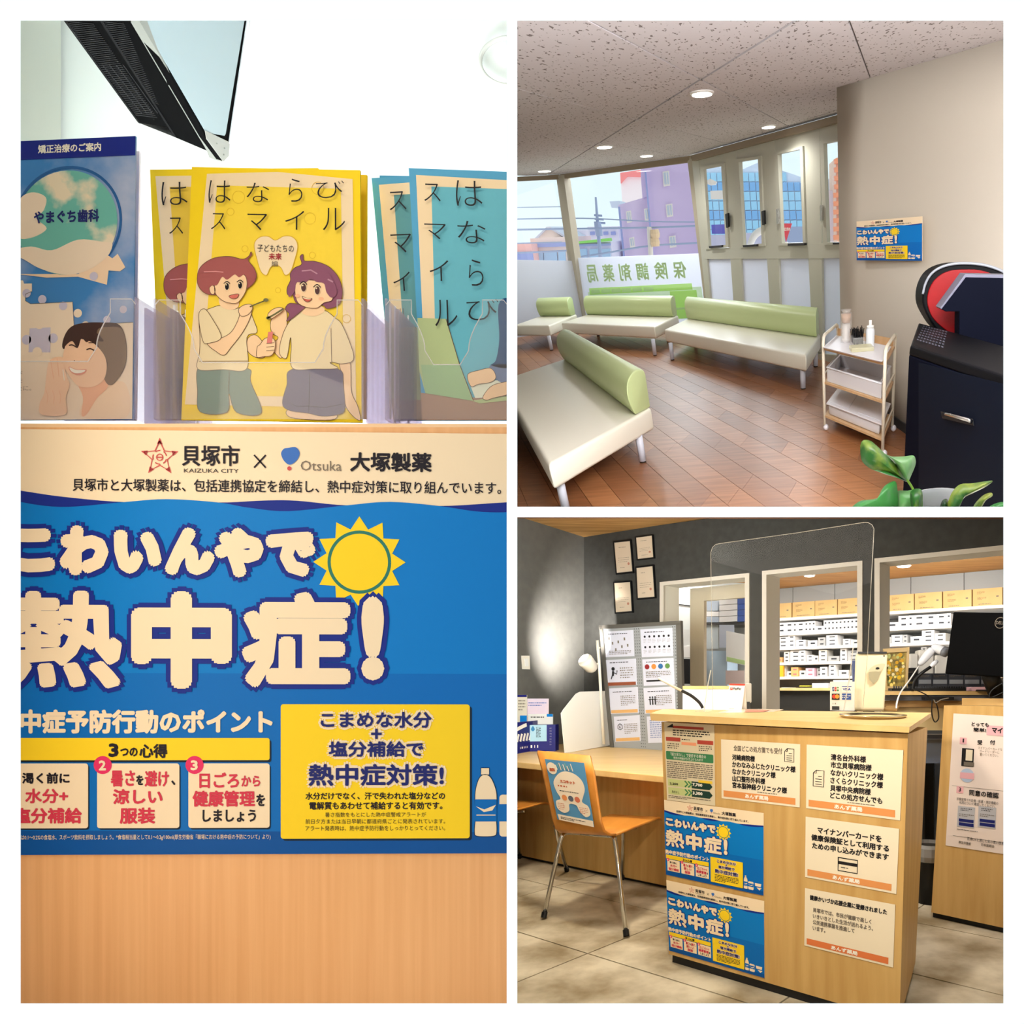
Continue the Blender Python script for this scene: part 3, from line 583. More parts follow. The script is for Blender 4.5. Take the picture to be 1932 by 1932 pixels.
for (x0, y0, x1, y1), lb, k in sheets:
    q = [pg(x0, y0+1, .004), pg(x1, y0-2, .004), pg(x1+2, y1, .004), pg(x0+3, y1+2, .004)]
    o, s = sheet_thing('notice', lb, 'notice', q, (0, 0, 60, 48), pap2, eps=.001)
    if k in 'abcd': s.greek(8, 4, 54, 7, 1, ink)
    if k == 'a':
        for i in range(7): s.rect(8+(i*19) % 44, 11+(i*7) % 26, 11+(i*19) % 44, 16+(i*7) % 26, gray_ink)
        s.greek(8, 36, 54, 44, 3, gray_ink)
    if k == 'b':
        for i in range(12): s.circ(8+(i % 6)*9, 13+(i//6)*18, 2, ink); s.greek(5+(i % 6)*9, 17+(i//6)*18, 11+(i % 6)*9, 24+(i//6)*18, 3, gray_ink)
    if k == 'c':
        s.circ(14, 17, 3.4, ink); s.line([(14, 21), (13, 30)], 4, ink); s.line([(13, 23), (21, 27), (22, 20)], 2, ink); s.line([(12, 29), (9, 36)], 2, ink); s.greek(28, 14, 54, 36, 5, gray_ink); s.rect(2, 42, 58, 48, brown)
    if k == 'd':
        for i, c in enumerate(((138, 40, 44), (214, 130, 62), (50, 98, 150), (96, 136, 74))): s.circ(9+i*13, 14, 4.6, pr(c))
        s.greek(6, 22, 54, 34, 4, gray_ink); s.rect(6, 38, 40, 41, ink)
    if k in 'efg': s.rect(2, 41, 58, 47, pr((212, 164, 104), 'ink_apricot')); s.greek(8, 6, 54, 9, 1, ink); s.greek(24, 14, 54, 34, 6, gray_ink)
    if k == 'f':
        for i in range(3): s.circ(12+i*5, 18, 1.6, ink); s.line([(12+i*5, 20), (12+i*5, 32)], 2.4, ink)
        s.line([(9, 22), (25, 22)], 1.6, ink)
    if k == 'g': s.line(star(14, 20, 6, 5.5, 3)+[star(14, 20, 6, 5.5, 3)[0]], 1.4, ink); s.text('6', 12, 17, 16, 23, ink)
    if k == 'h': s.greek(6, 6, 54, 40, 9, pr((130, 140, 180)))
    s.flush('print', o)
# translucent screen on the desk
a = dz(1064.7, 1421); b = dz(1176, 1404); sn = planen(a, b, a+A([0, 0, 1])); scr = [onplane(u, v, a, sn) for u, v in ((1059, 1346), (1064, 1338), (1087, 1309), (1095, 1305), (1160, 1303), (1168, 1306), (1171, 1314), (1176, 1402), (1066, 1421))]
sc = thing('desk_screen', 'milky white acrylic screen with clipped corner standing on the long desk', 'screen', (a+b)/2)
mb = MB(); mb.prism(scr, -sn*.006); mb.build('panel', sc, mat('milky_sheet', (250, 248, 242), rough=.35, alpha=.9))
mb = MB(); e = (b-a); mb.tube([b+e*.02, b+e*.02+sn*.25+A([0, 0, .004])], .008, 6); mb.tube([a-e*.0, a+sn*.16], .008, 6); mb.build('foot', sc, clear('milky'))
# second clear acrylic stand behind
mb = MB(); mb.prism([onplane(u, v, dz(1195, 1410), bn) for u, v in ((1178, 1352), (1192, 1352), (1196, 1410), (1182, 1410))], bn*.004); tag(mb.build('card_stand', None, clear('acrylic_soft', gloss=.1, body=.15)), 'small clear acrylic stand beside the milky screen', 'stand')
# boxes at the left end of the desk
navy = mat('navy_card', (24, 26, 112), rough=.4); pale = mat('pale_card', (222, 214, 196), rough=.5); pastel = mat('pastel_card', (214, 206, 236), c2=(240, 214, 216), scale=3, rough=.4)
def upright(name, label, cat, u0, u1, v0, vb, m, dep=.12, z=-.48, skew=0):
    p = dz(u0, vb, z); q = dz(u1, vb+skew, z); h = ray(u0, v0)[2]*p[1]; up3 = A([0, 0, h-p[2]]); bk_ = A([0, 1., 0])*dep
    t = thing(name, label, cat, (p+q)/2); mb = MB(); mb.hexa([p, q, q+bk_, p+bk_], [p+up3, q+up3, q+up3+bk_, p+up3+bk_]); mb.build('box', t, m)
    return t, Sheet([p+up3, q+up3, q, p], (0, 0, 100, 100), .001)
t, s = upright('carton', 'navy leaflet carton with a white and pale blue front at the desk end', 'box', 996, 1048, 1368, 1418, navy, skew=-1, dep=.09)
s.rect(6, -2, 68, 62, pr((170, 208, 226), 'ink_pale_blue')); s.text('脱水症', 30, 6, 46, 48, ink, 3); s.blob([(18, 4), (25, 16), (18, 24), (11, 16)], pr((60, 130, 180)), 2); s.greek(10, 70, 66, 92, 1, whi); s.greek(80, 8, 86, 80, 7, whi); s.flush('print', t)
t, s = upright('leaflet', 'white leaflet with a black heading rising behind the navy carton', 'leaflet', 996, 1043, 1347, 1413.6, whitep, dep=.01, z=-.48); s.greek(12, 6, 80, 12, 1, ink); s.rect(76, 0, 100, 8, P_blue); s.flush('print', t)
t, s = upright('leaflet', 'pastel rainbow leaflet behind the white leaflet on the desk', 'leaflet', 994, 1035, 1318, 1413, pastel, dep=.01); s.greek(8, 6, 90, 16, 2, pr((110, 130, 190))); s.flush('print', t)
t, s = upright('carton', 'navy carton of striped white sachets at the left edge of the desk', 'box', 966, 1005, 1364, 1424, navy, skew=-7)
for k in range(5): s.line([(30+k*15, 38), (22+k*15, 62)], 9, whi, 2)
s.line([(10, 25), (50, 14), (68, 10)], 12, whi, 2); s.greek(36, 76, 92, 90, 1, whi); s.flush('print', t)
t, s = upright('leaflet', 'grey leaflet with navy header at the far left of the desk', 'leaflet', 962, 994, 1311, 1413.5, pale, dep=.01); s.rect(0, 0, 100, 4, navy); s.greek(50, 8, 92, 30, 4, gray_ink); s.rect(60, 38, 100, 52, P_blue, 1); s.flush('print', t)
# spot lamp on pole
lp = thing('spot_lamp', 'white spot lamp on a thin pole lighting the grey wall corner', 'lamp', dz(1136, 1404))
mb = MB(); mb.tube([bd(1127, 1208, 5.6), bd(1131, 1260, 5.62), bd(1139, 1404, 5.7)], .012, 10); mb.build('pole', lp, white_e, smooth=True)
mb = MB(); mb.tube([bd(1128, 1222, 5.6), bd(1132, 1223, 5.6)], .009, 8); mb.tube([bd(1129, 1252.5, 5.61), bd(1122, 1253, 5.6)], .008, 8); mb.build('bracket', lp, white_e)
h0, h1 = bd(1103.5, 1245, 5.5), bd(1120, 1263.5, 5.6); hd = nrm(h1-h0)
mb = MB(); hu = nrm(np.cross(hd, [0, 0, 1])); hv = np.cross(hd, hu)
mb.lathe(h0, [(.058, 0), (.06, .005), (.052, np.linalg.norm(h1-h0)-.03), (.038, np.linalg.norm(h1-h0)-.008), (.02, np.linalg.norm(h1-h0))], 20, 0, hu, hv, hd); mb.build('lamp_head', lp, white_e, smooth=True)
lamp('SPOT', 'spot_lamp_light', tuple(h0-hd*.05), 200, (1, .97, .92), .02, aim=tuple(onplane(1084, 1204, LW.w((0, 0, 0)), LW.R[:, 1])), spot=92, blend=1.0)
# wall switch
mb = MB(LW); w0 = fl
def lwp(u, v, o=.001): return onplane(u, v, LW.t-LW.R[:, 1]*o if np.dot(LW.R[:, 1], LW.t) > 0 else LW.t+LW.R[:, 1]*o, LW.R[:, 1])
t = thing('wall_switch', 'white switch plate on the grey left wall', 'switch', lwp(990, 1263)); nl = planen(lwp(970, 1200), lwp(1000, 1200), lwp(970, 1300))
mb = MB(); mb.prism([lwp(u, v) for u, v in ((983, 1237), (997, 1237), (998, 1263), (985, 1262.5))], nl*.012); mb.build('plate', t, white_e)
mb = MB(); mb.prism([lwp(u, v)+nl*.012 for u, v in ((987, 1243), (993.5, 1243), (994.5, 1257), (988.5, 1257))], nl*.005); mb.build('rocker', t, whitep)
# framed certificates
cert = pr((216, 196, 172), 'certificate_paper'); seal = pr((190, 130, 110), 'seal_red')
for (q, lb) in ((((1156, 1021), (1189.5, 1017.5), (1194.7, 1080.6), (1161.5, 1084)), 'black framed certificate, upper left of the four on the back wall'),
                (((1197.5, 1012.5), (1231, 1008), (1234, 1053), (1201, 1057)), 'smaller black framed certificate, upper right of the four'),
                (((1156.5, 1097.6), (1190, 1095), (1193.5, 1155.5), (1159.5, 1158)), 'black framed certificate, lower left of the four'),
                (((1198, 1069), (1232.4, 1065), (1236.4, 1128.5), (1201, 1131.5)), 'black framed certificate, lower right of the four')):
    p = [onplane(u, v, BW.w((0, -.022, 0)), bn) for u, v in q]
    t = thing('framed_certificate', lb, 'frame', (p[2]+p[3])/2)
    mb = MB(); c = sum(p)/4; ins = [x+(c-x)*.09 for x in p]
    for i in range(4): j = (i+1) % 4; mb.prism([p[i], p[j], ins[j], ins[i]], bn*.02)
    mb.build('frame', t, black)
    pp = [x+bn*.008 for x in ins]; mb = MB(); mb.prism(pp, bn*.008); c_ = mb.build('certificate', t, cert)
    s = Sheet(pp, (0, 0, 60, 90), .001); s.greek(16, 14, 46, 18, 1, gray_ink); s.greek(10, 44, 50, 62, 3, gray_ink, fill=.2); s.circ(47, 66, 4, seal); s.greek(16, 74, 44, 78, 1, gray_ink); s.flush('lettering', t)

# ================================================================== shelf room behind the openings
shw = mat('shelf_white', (232, 230, 226), rough=.5); cab = mat('cabinet_grey', (150, 150, 146), rough=.6); crd = mat('cardboard', (204, 168, 108), c2=(214, 178, 118), scale=3, rough=.7)
LV = [.968, .762, .568, .362, .168]
sh_ = thing('shelf_unit', 'long white wall shelving full of medicine boxes behind the openings', 'shelf', SF.w((.6, .3, -HB)))
s0, s1 = sx_(SF, 1425, 1200), sx_(SF, 1985, 1200)
for z in LV: mb = MB(SF); mb.box(s0, 0, z-.035, s1, .56, z); mb.build('shelf_board', sh_, shw)
for u in (1425, 1640, 1985): sq = sx_(SF, u, 1200); mb = MB(SF); mb.box(sq-.012, 0, -.6, sq+.012, .56, LV[0]+.0); mb.build('upright', sh_, shw)
mb = MB(SF); mb.box(s0, .57, -HB, s1, .6, 1.2); mb.build('back_panel', sh_, mat('shelf_back', (158, 158, 156), rough=.7))
cbt = thing('wall_cabinets', 'grey overhead cabinets above the shelving', 'cabinet', SF.w((.6, .3, 1.18)))
u_ = 1425; edges = [1425, 1496, 1575, 1645, 1718.6, 1819, 1915, 1985]
for a_, b_ in zip(edges[:-1], edges[1:]):
    mb = MB(SF); mb.box(sx_(SF, a_, 1120, .1)+.004, .1, 1.17, sx_(SF, b_, 1120, .1)-.004, .12, ZC-.002); mb.build('cabinet_door', cbt, cab)
mb = MB(SF); mb.box(sx_(SF, 1425, 1120, .1), .125, 1.175, sx_(SF, 1985, 1120, .1), .55, ZC-.004); mb.build('carcass', cbt, dark)
# cardboard cartons on the top shelf
ord_ = ['leftmost behind the middle opening', 'second behind the middle opening', 'third behind the middle opening', 'fourth behind the middle opening', 'cut by the left side of the right opening', 'first whole one behind the right opening', 'second whole one behind the right opening', 'third whole one behind the right opening', 'rightmost behind the right opening']
for (a_, b_), t_ in zip(((1450, 1493), (1495.5, 1537), (1538, 1579), (1581, 1622), (1633, 1674), (1676, 1724), (1726, 1777), (1779.5, 1833), (1835.5, 1891)), ord_):
    sa, sb = sx_(SF, a_, 1150, .03), sx_(SF, b_, 1150, .03); t = thing('cardboard_box', 'brown cardboard box on the top shelf, '+t_, 'box', SF.w(((sa+sb)/2, .2, LV[0])), group='cardboard boxes on the top shelf')
    mb = MB(SF); mb.box(sa, .03, LV[0], sb, .42, LV[0]+.205); mb.build('carton', t, crd)
    s = Sheet([SF.w((sa, .03, LV[0]+.205)), SF.w((sb, .03, LV[0]+.205)), SF.w((sb, .03, LV[0])), SF.w((sa, .03, LV[0]))], (0, 0, 60, 40), .002)
    s.greek(9, 6, 25, 13, 3, ink, fill=.3); s.greek(10, 19, 28, 26, 3, ink, fill=.3); s.rect(48, 18, 53, 21, gray_ink); s.greek(12, 34, 56, 37, 1, gray_ink, fill=.4); s.flush('print', t)
# medicine cartons
cm = [mat('carton_white', (240, 238, 236), rough=.5), mat('carton_cream', (226, 222, 210), rough=.5), mat('carton_grey', (176, 176, 174), rough=.5), mat('carton_pink', (236, 190, 204), rough=.5), mat('carton_orange', (232, 176, 110), rough=.5), mat('carton_blue', (70, 150, 196), rough=.5)]
cl_d = mat('carton_label_dark', (60, 62, 66), rough=.5); cl_r = mat('carton_label_red', (200, 110, 120), rough=.5)
ORD = ['first', 'second', 'third', 'fourth', 'fifth', 'sixth', 'seventh', 'eighth', 'ninth', 'tenth', 'eleventh', 'twelfth', 'thirteenth', 'fourteenth', 'fifteenth', 'sixteenth', 'seventeenth', 'eighteenth', 'nineteenth', 'twentieth', 'twenty first', 'twenty second', 'twenty third', 'twenty fourth', 'twenty fifth', 'twenty sixth', 'twenty seventh', 'twenty eighth', 'twenty ninth', 'thirtieth', 'thirty first', 'thirty second']
def carton(sx0, wd, z, h, dep, m, lb, grp, dots=1, dm=cl_d):
    t = thing('medicine_carton', lb, 'box', SF.w((sx0+wd/2, dep+.1, z)), group=grp)
    mb = MB(SF); mb.box(sx0, dep, z, sx0+wd, dep+.2, z+h); mb.build('carton', t, m)
    mb = MB(SF)
    for k in range(dots): zc = z+h*(k+.5)/dots; mb.box(sx0+wd*.3, dep-.003, zc-h*.13/dots, sx0+wd*.78, dep-.001, zc+h*.16/dots)
    mb.build('label_print', t, dm)
where = {0: 'first shelf under the cardboard boxes', 1: 'second medicine shelf', 2: 'third medicine shelf', 3: 'fourth medicine shelf'}
random.seed(11)
for row in range(4):
    z = LV[row+1]
    for (ua, ub, nm) in ((1463, 1618, 'middle opening'), (1668, (1797, 1790, 1745, 1700)[row], 'right opening')):
        if row == 3 and nm == 'right opening': continue
        sa, sb = sx_(SF, ua, 1200), sx_(SF, ub, 1200); x = sa+.01; no = 0
        while x < sb-.05:
            no += 1; od = ORD[min(no-1, 31)]
            if row == 0:
                wd = random.choice((.055, .055, .055, .12)) if nm == 'middle opening' else random.choice((.13, .055, .16)); wd = min(wd, sb-x)
                carton(x, wd-.004, z, .075, .05, cm[0], 'white carton, lower tier of the top medicine shelf, %s from left, %s' % (od, nm), 'lower cartons on the first shelf, '+nm)
                if random.random() < .9: carton(x, wd-.004, z+.0755, .07, .05, cm[0], 'white carton, upper tier of the top medicine shelf, %s from left, %s' % (od, nm), 'upper cartons on the first shelf, '+nm)
                x += wd
            else:
                wd = random.uniform(.06, .17); h = random.uniform(.07, .165); k = random.choices(range(6), (7, 3, 4, 1, 1, .3))[0]
                if k == 5 and nm == 'middle opening': k = 3
                cn_ = ('white', 'cream', 'grey', 'pink', 'orange', 'blue')[k]
                n_ = max(1, int(h/.045))
                carton(x, min(wd-.006, sb-x), z, h, random.uniform(.03, .12), cm[k], '%s medicine carton, %s from left on the %s, %s' % (cn_, od, where[row], nm), '%s cartons on the %s, %s' % (cn_, where[row], nm), n_, cl_r if k in (3, 4) else cl_d)
                x += wd*random.choice((1.02, 1.02, 1.05, 1.3))
# low counter in the shelf room
lc = thing('low_counter', 'black fronted work counter with pale wooden top under the shelving', 'counter', SF.w((.4, -.3, -HB)))
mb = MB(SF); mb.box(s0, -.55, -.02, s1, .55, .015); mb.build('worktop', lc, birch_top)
mb = MB(SF); mb.box(s0, -.48, -HB, s1, .5, -.02); mb.build('cabinet_front', lc, mat('counter_black', (34, 32, 28), rough=.6))
def sfbox(name, lb, cat, u0, u1, v0, m, d=-.3, z=.015, dep=.2):
    a_, b_ = sx_(SF, u0, 1295, d), sx_(SF, u1, 1295, d); zt = zz_(SF, (u0+u1)/2, v0, d)
    mb = MB(SF); mb.box(a_, d, z, b_, d+dep, zt); return tag(mb.build(name, None, m, bevel=.004), lb, cat)
sfbox('storage_basket', 'black basket with yellow lid on the work counter, middle opening', 'basket', 1490, 1530, 1300, black)
sfbox('folded_cloth', 'bright yellow packet lying in the black basket', 'packet', 1508, 1527, 1293.5, mat('lime_pack', (214, 214, 60)), d=-.24, z=.03, dep=.1)
sfbox('tray_box', 'white plastic box beside the black basket', 'box', 1532, 1562, 1289, mat('frosted_box', (206, 214, 226), rough=.4))
sfbox('tray_box', 'pale box at the left end of the work counter', 'box', 1474, 1488, 1297, whitep, d=-.35)
sfbox('tray_box', 'stacked white storage box behind the hand sanitiser stand', 'box', 1572, 1600, 1283, whitep, d=-.3)
sfbox('medicine_figure', 'yellow toy bottle on the fourth shelf, middle opening', 'toy', 1470, 1477, 1256, mat('toy_yellow', (240, 180, 40)), d=0, z=LV[4], dep=.05)
# ceiling lamps of the shelf room
glow = mat('lamp_glow', (255, 250, 240), emit=9)
def downlight(u, v, label, r=.06, z=ZC, fr_=None):
    p = ray(u, v)*(z*F/(PY-v)); t = thing('downlight', label, 'light', (p[0], p[1], z-.012))
    mb = MB(); mb.lathe((p[0], p[1], z-.012), [(r, 0), (r*1.25, .006), (r*1.25, .011)], 20); mb.build('trim_ring', t, whitep)
    mb = MB(); mb.lathe((p[0], p[1], z-.016), [(r*.98, 0), (r*.98, .004)], 20); mb.build('lens', t, glow)
downlight(1527, 1085, 'lit downlight behind the middle opening', .06); downlight(1705, 1067, 'lit downlight behind the left of the right opening', .07); downlight(1760, 1089, 'bright disc standing for a reflection in the glass of the right opening', .06)  # the last disc is a glass reflection built as a glowing lens
# things behind the left opening
d1 = thing('door_1', '', '', BW.w((O1[0], .3, -HB))); del d1['label']; del d1['category']; struct(d1)
dm_ = mat('door_cream', (212, 198, 172), rough=.5)
DF = Fr(BW.R, BW.w((0, .35, 0)))
def dpt(u, v): q = onplane(u, v, DF.t, bn); q = DF.R.T @ (q-DF.t); return q[0], q[2]
xa, xb = dpt(1302, 1200)[0], dpt(1412, 1200)[0]; wa, wb = dpt(1328, 1200)[0], dpt(1409, 1200)[0]; ztop = zO1-.01; zw = dpt(1360, 1131)[1]
mb = MB(DF); mb.box(xa, 0, -HB, wa, .04, ztop); mb.build('stile', d1, dm_)
mb = MB(DF); mb.box(wa, 0, zw, wb+.1, .04, ztop); mb.build('top_rail', d1, dm_)
mb = MB(DF); mb.box(wa, .012, -HB, wb+.1, .018, zw); mb.build('glass_pane', d1, clear('glass_pane', gloss=.06))
BF2 = Fr(BW.R, BW.w((0, 1.3, 0)))
def b2(name, lb, cat, u0, u1, v0, v1, m, d=0, dep=.2, tilt=0, grp=None, par=None):
    p0_ = BF2.w((0, d, 0)); q = [onplane(u, v, p0_, bn) for u, v in ((u0, v1), (u1, v1+tilt), (u1, v0+tilt), (u0, v0))]
    mb = MB(); mb.prism(q, bn*dep); x = mb.build(name, par, m); return tag(x, lb, cat, grp) if par is None else x
for k in range(4):
    fb_ = b2('file_box', ('topmost', 'second', 'third', 'lowest')[k]+' white and blue carton of the stack behind the door pane', 'box', 1357, 1391, 1131+k*11, 1141+k*11, cm[0], tilt=-2)
    b2('end_panel', '', '', 1391.5, 1409, 1129.5+k*11, 1140+k*11, mat('royal_card', (44, 84, 168)), tilt=-1, par=fb_)
b2('file_box', 'pale grey carton standing left of the blue cartons', 'box', 1334, 1354, 1134, 1152, mat('pale_blue_card', (176, 190, 208)))
b2('file_box', 'wide pale carton under the grey carton behind the door pane', 'box', 1330, 1356, 1154, 1163, cm[0]); b2('file_box', 'lowest pale carton on the left shelf behind the door pane', 'box', 1329, 1356, 1164, 1174, mat('pale_blue_card'))
b2('wall_shelf', 'dark shelf carrying the blue and white cartons', 'shelf', 1322, 1420, 1175, 1179, dark, d=-.02, dep=.4)
b2('notice', 'hanging pale sheet under the dark shelf, left one', 'notice', 1332, 1355, 1180, 1224, mat('pale_sheet', (196, 208, 214)), dep=.004); b2('notice', 'hanging pale sheet under the dark shelf, right one', 'notice', 1357, 1385, 1178, 1222, mat('pale_sheet2', (186, 194, 210)), dep=.004, d=-.02)
cal_ = b2('notice', 'tilted white calendar sheet with green foot behind the door pane', 'notice', 1370, 1414, 1190, 1248, cm[0], dep=.004, d=-.06, tilt=9); b2('green_foot', '', '', 1371, 1413, 1239, 1247, mat('light_green', (190, 220, 150)), dep=.004, d=-.064, tilt=9, par=cal_)
b2('storage_locker', 'tall pale locker behind the door pane', 'locker', 1330, 1372, 1228, 1340, mat('locker_blue', (170, 190, 206)), d=.1); b2('notice', 'pink sheet behind the counter top stand', 'notice', 1369, 1404, 1265, 1292, mat('pink_sheet', (222, 202, 200)), dep=.004, d=-.1)
b2('back_room_panel', 'grey back room wall panel', 'panel', 1230, 1450, 1100, 1345, mat('back_room', (168, 170, 166), rough=.7), d=.35, dep=.03)
ac_ = b2('air_conditioner', 'white air conditioner high in the back room', 'appliance', 1268, 1303, 1112, 1142, whitep, d=-.02, dep=.2, tilt=4); b2('air_vent', '', '', 1271, 1302, 1138, 1140, dark, d=-.03, dep=.005, tilt=4, par=ac_)
b2('file_cabinet', 'pale stacked trays left of the door in the back room', 'cabinet', 1284, 1303, 1188, 1230, mat('shelf_room_wall'), d=-.02); b2('office_machine', 'black office machine in the back room', 'machine', 1286, 1300, 1243, 1290, black, d=-.05)
b2('office_machine', 'white device above the black machine in the back room', 'machine', 1288, 1303, 1220, 1240, whitep, d=-.05)
# white swing gate
g0, g1 = 1288, 1404
gt = thing('swing_gate', 'white half height gate with a wooden cap below the left opening', 'gate', bd(1345, 1340, 4.9))
mb = MB(); mb.hexa([bd(g0, 1560, 5.0), bd(g1, 1560, 4.75), bd(g1, 1560, 4.79), bd(g0, 1560, 5.04)], [bd(g0, 1300, 5.0), bd(g1, 1300, 4.75), bd(g1, 1300, 4.79), bd(g0, 1300, 5.04)]); mb.build('panel', gt, whitep)
mb = MB(); mb.hexa([bd(g0, 1300, 4.99), bd(g1, 1300, 4.74), bd(g1, 1300, 4.82), bd(g0, 1300, 5.06)], [bd(g0, 1294, 4.99), bd(g1, 1294, 4.74), bd(g1, 1294, 4.82), bd(g0, 1294, 5.06)]); mb.build('cap_rail', gt, birch_top)
# ================================================================== things on and behind the reception counter
bot = A([0, 0, 1.])
# silver tray
pc = lidz(1647, 1356.5); t = thing('cash_tray', 'round silver tray with rippled shine on the counter corner', 'tray', pc)
n_l = planen(lFL, lFR, (lBR+lBL)/2); n_l = -n_l if n_l[2] < 0 else n_l
ax = nrm(lFR-lFL); ay = nrm(np.cross(n_l, ax)); R0 = 62/F*pc[1]
mb = MB(); mb.lathe(pc+n_l*.001, [(R0*.05, .002), (R0*.7, .002), (R0*.82, .004), (R0*.97, .017), (R0, .018), (R0*.99, .013), (R0*.84, 0), (R0*.05, 0)], 48, 0, ax, ay, n_l, 1, 1.15); mb.build('dish', t, mat('tray_steel', (206, 196, 176), rough=.2, metal=1), smooth=True)
# hand sanitiser dispenser
def up_box(name, parent, u0, u1, v0, v1, d, m, dep, bev=0, du=0):
    p = [bd(u0, v1, d), bd(u1, v1, d), bd(u1, v1, d)+A([0, dep, 0]), bd(u0, v1, d)+A([0, dep, 0])]; h = bd(u0, v0, d)[2]-p[0][2]
    p[1] = p[1]+A([0, du, 0]); p[2] = p[2]+A([0, du, 0])
    mb = MB(); mb.hexa(p, [x+A([0, 0, h]) for x in p]); return mb.build(name, parent, m, bevel=bev, seg=4, smooth=bool(bev))
dd_ = lidz(1640, 1342.5)[1]
t = thing('sanitiser_dispenser', 'cream touchless sanitiser dispenser standing on the counter near the tray', 'dispenser', bd(1640, 1342, dd_)); cream_p = mat('dispenser_cream', (240, 226, 188), rough=.35)
mb = MB(); a_ = [bd(1610.5, 1342, dd_), bd(1669, 1342, dd_-.01), bd(1669, 1342, dd_-.01)+A([.0, .14, 0]), bd(1612, 1342, dd_)+A([.02, .14, 0])]; b_ = [bd(1614, 1232, dd_), bd(1676, 1232, dd_-.01), bd(1676, 1232, dd_-.01)+A([0, .14, 0]), bd(1614, 1232, dd_)+A([.02, .14, 0])]
mb.hexa(a_, b_); mb.build('body', t, cream_p, bevel=.018, seg=4)
fpq = Sheet([bd(1614, 1232, dd_-.008), bd(1676, 1232, dd_-.018), bd(1669, 1342, dd_-.018), bd(1610.5, 1342, dd_-.008)], (1614, 1232, 1676, 1342), .003)
g1_ = pr((166, 158, 128), 'window_shade'); g2_ = pr((196, 190, 158), 'window_arch')
fpq.poly([(1640, 1268), (1664, 1266), (1659, 1282.6), (1650, 1290), (1643, 1283)], g1_, 1); fpq.blob([(1640, 1267), (1645, 1259), (1656, 1253.5), (1671, 1253), (1664, 1266), (1652, 1267)], g2_, 1.2); fpq.flush('drip_window', t)
fpq.circ(1657, 1261, 3.6, ink, 2, ry=2); fpq.circ(1668, 1238, 1.6, ink, 2); fpq.flush('sensor', t)
mb = MB(); mb.hexa([bd(1618, 1233, dd_-.01), bd(1674, 1233, dd_-.015), bd(1674, 1233, dd_+.1), bd(1618, 1233, dd_+.1)], [bd(1619, 1229.5, dd_), bd(1673, 1229.5, dd_), bd(1673, 1229.5, dd_+.1), bd(1619, 1229.5, dd_+.1)]); mb.build('lid', t, dark)
mb = MB(); mb.prism([bd(1608, 1246, dd_+.04), bd(1616, 1246, dd_+.04), bd(1616, 1322, dd_+.04), bd(1609, 1322, dd_+.04)], (0, .01, 0)); mb.build('blue_sign', t, mat('sign_blue', (78, 96, 150), rough=.5))
# QR payment stand (code left out)
ds = lidz(1385, 1340)[1]
t = thing('payment_stand', 'small white tent sign with a red top edge on the counter', 'sign', bd(1388, 1340, ds))
q = [bd(1376.4, 1290, ds+.03), bd(1406, 1290.7, ds+.03), bd(1399, 1340.5, ds-.02), bd(1369, 1340, ds-.02)]
mb = MB(); mb.prism(q, (0, .004, 0)); mb.build('front_card', t, whitep)
s = Sheet(q, (0, 0, 60, 100), .001); rd = pr((226, 66, 50), 'ink_scarlet'); s.rect(0, 0, 60, 6, rd); s.rrect(5, 14, 15, 24, 2, rd); s.text('P', 8, 16, 13, 22.5, whi, 2); s.text('PayPay', 17, 14, 48, 25, ink, 1, fat=.4); s.greek(14, 92, 46, 95, 1, gray_ink); s.flush('print', t)
mb = MB(); mb.prism([bd(1406, 1290.7, ds+.032), bd(1377, 1290, ds+.032), bd(1382, 1339, ds+.10), bd(1409, 1340, ds+.10)], (0, .004, 0)); mb.build('rear_card', t, whitep)
t = thing('card_reader', 'grey handheld card reader standing behind the tent sign', 'device', bd(1412, 1337, ds+.14))
up_box('body', t, 1405, 1418, 1289, 1326, ds+.14, mat('reader_grey', (188, 186, 176), rough=.4), .03, bev=.006); up_box('stand', t, 1409, 1415, 1324, 1340, ds+.14, dark, .03)
mb = MB(); p_ = [lidz(u, v)+n_l*.002 for u, v in ((1352, 1346), (1440, 1349), (1478, 1339.5), (1392, 1338.5))]; mb.prism(p_, n_l*.001); o = tag(mb.build('counter_mat', None, mat('clear_mat', (236, 214, 190), rough=.2)), 'thin pale mat with reddish print under the tent sign', 'mat')
s = Sheet([p_[3], p_[2], p_[1], p_[0]], (0, 0, 100, 100), .0012); s.poly([(30, 30), (80, 26), (86, 70), (50, 80)], pr((196, 130, 110)), 2); s.flush('print', o)
# big clear shield
ac = clear('acrylic', gloss=.012, rough=.02); ace = mat('acrylic_edge', (196, 190, 176), rough=.25, alpha=.55)
da, db = lidz(1345, 1343)[1]-.05, lidz(1590, 1341)[1]
pA, pB = bd(1345, 1342, 3.45), bd(1642, 1338, 2.93); sn = planen(pA, pB, pA+bot)
def shp(u, v): return onplane(u, v, pA, sn)
out = [shp(u, v) for u, v in ((1345, 1342), (1343, 1200), (1341, 1043), (1344, 1033), (1350, 1027.5), (1358, 1025.5), (1500, 1006), (1628, 986), (1638, 986), (1645, 990), (1649, 998), (1643, 1110), (1637, 1232), (1628, 1337))]
t = thing('clear_shield', 'tall clear acrylic shield with rounded corners standing on the reception counter', 'screen', (pA+pB)/2)
mb = MB(); mb.prism(out, -sn*.003); mb.build('panel', t, ac)
mb = MB(); mb.tube(out, .0014, 6); mb.build('polished_edge', t, ace, smooth=True)
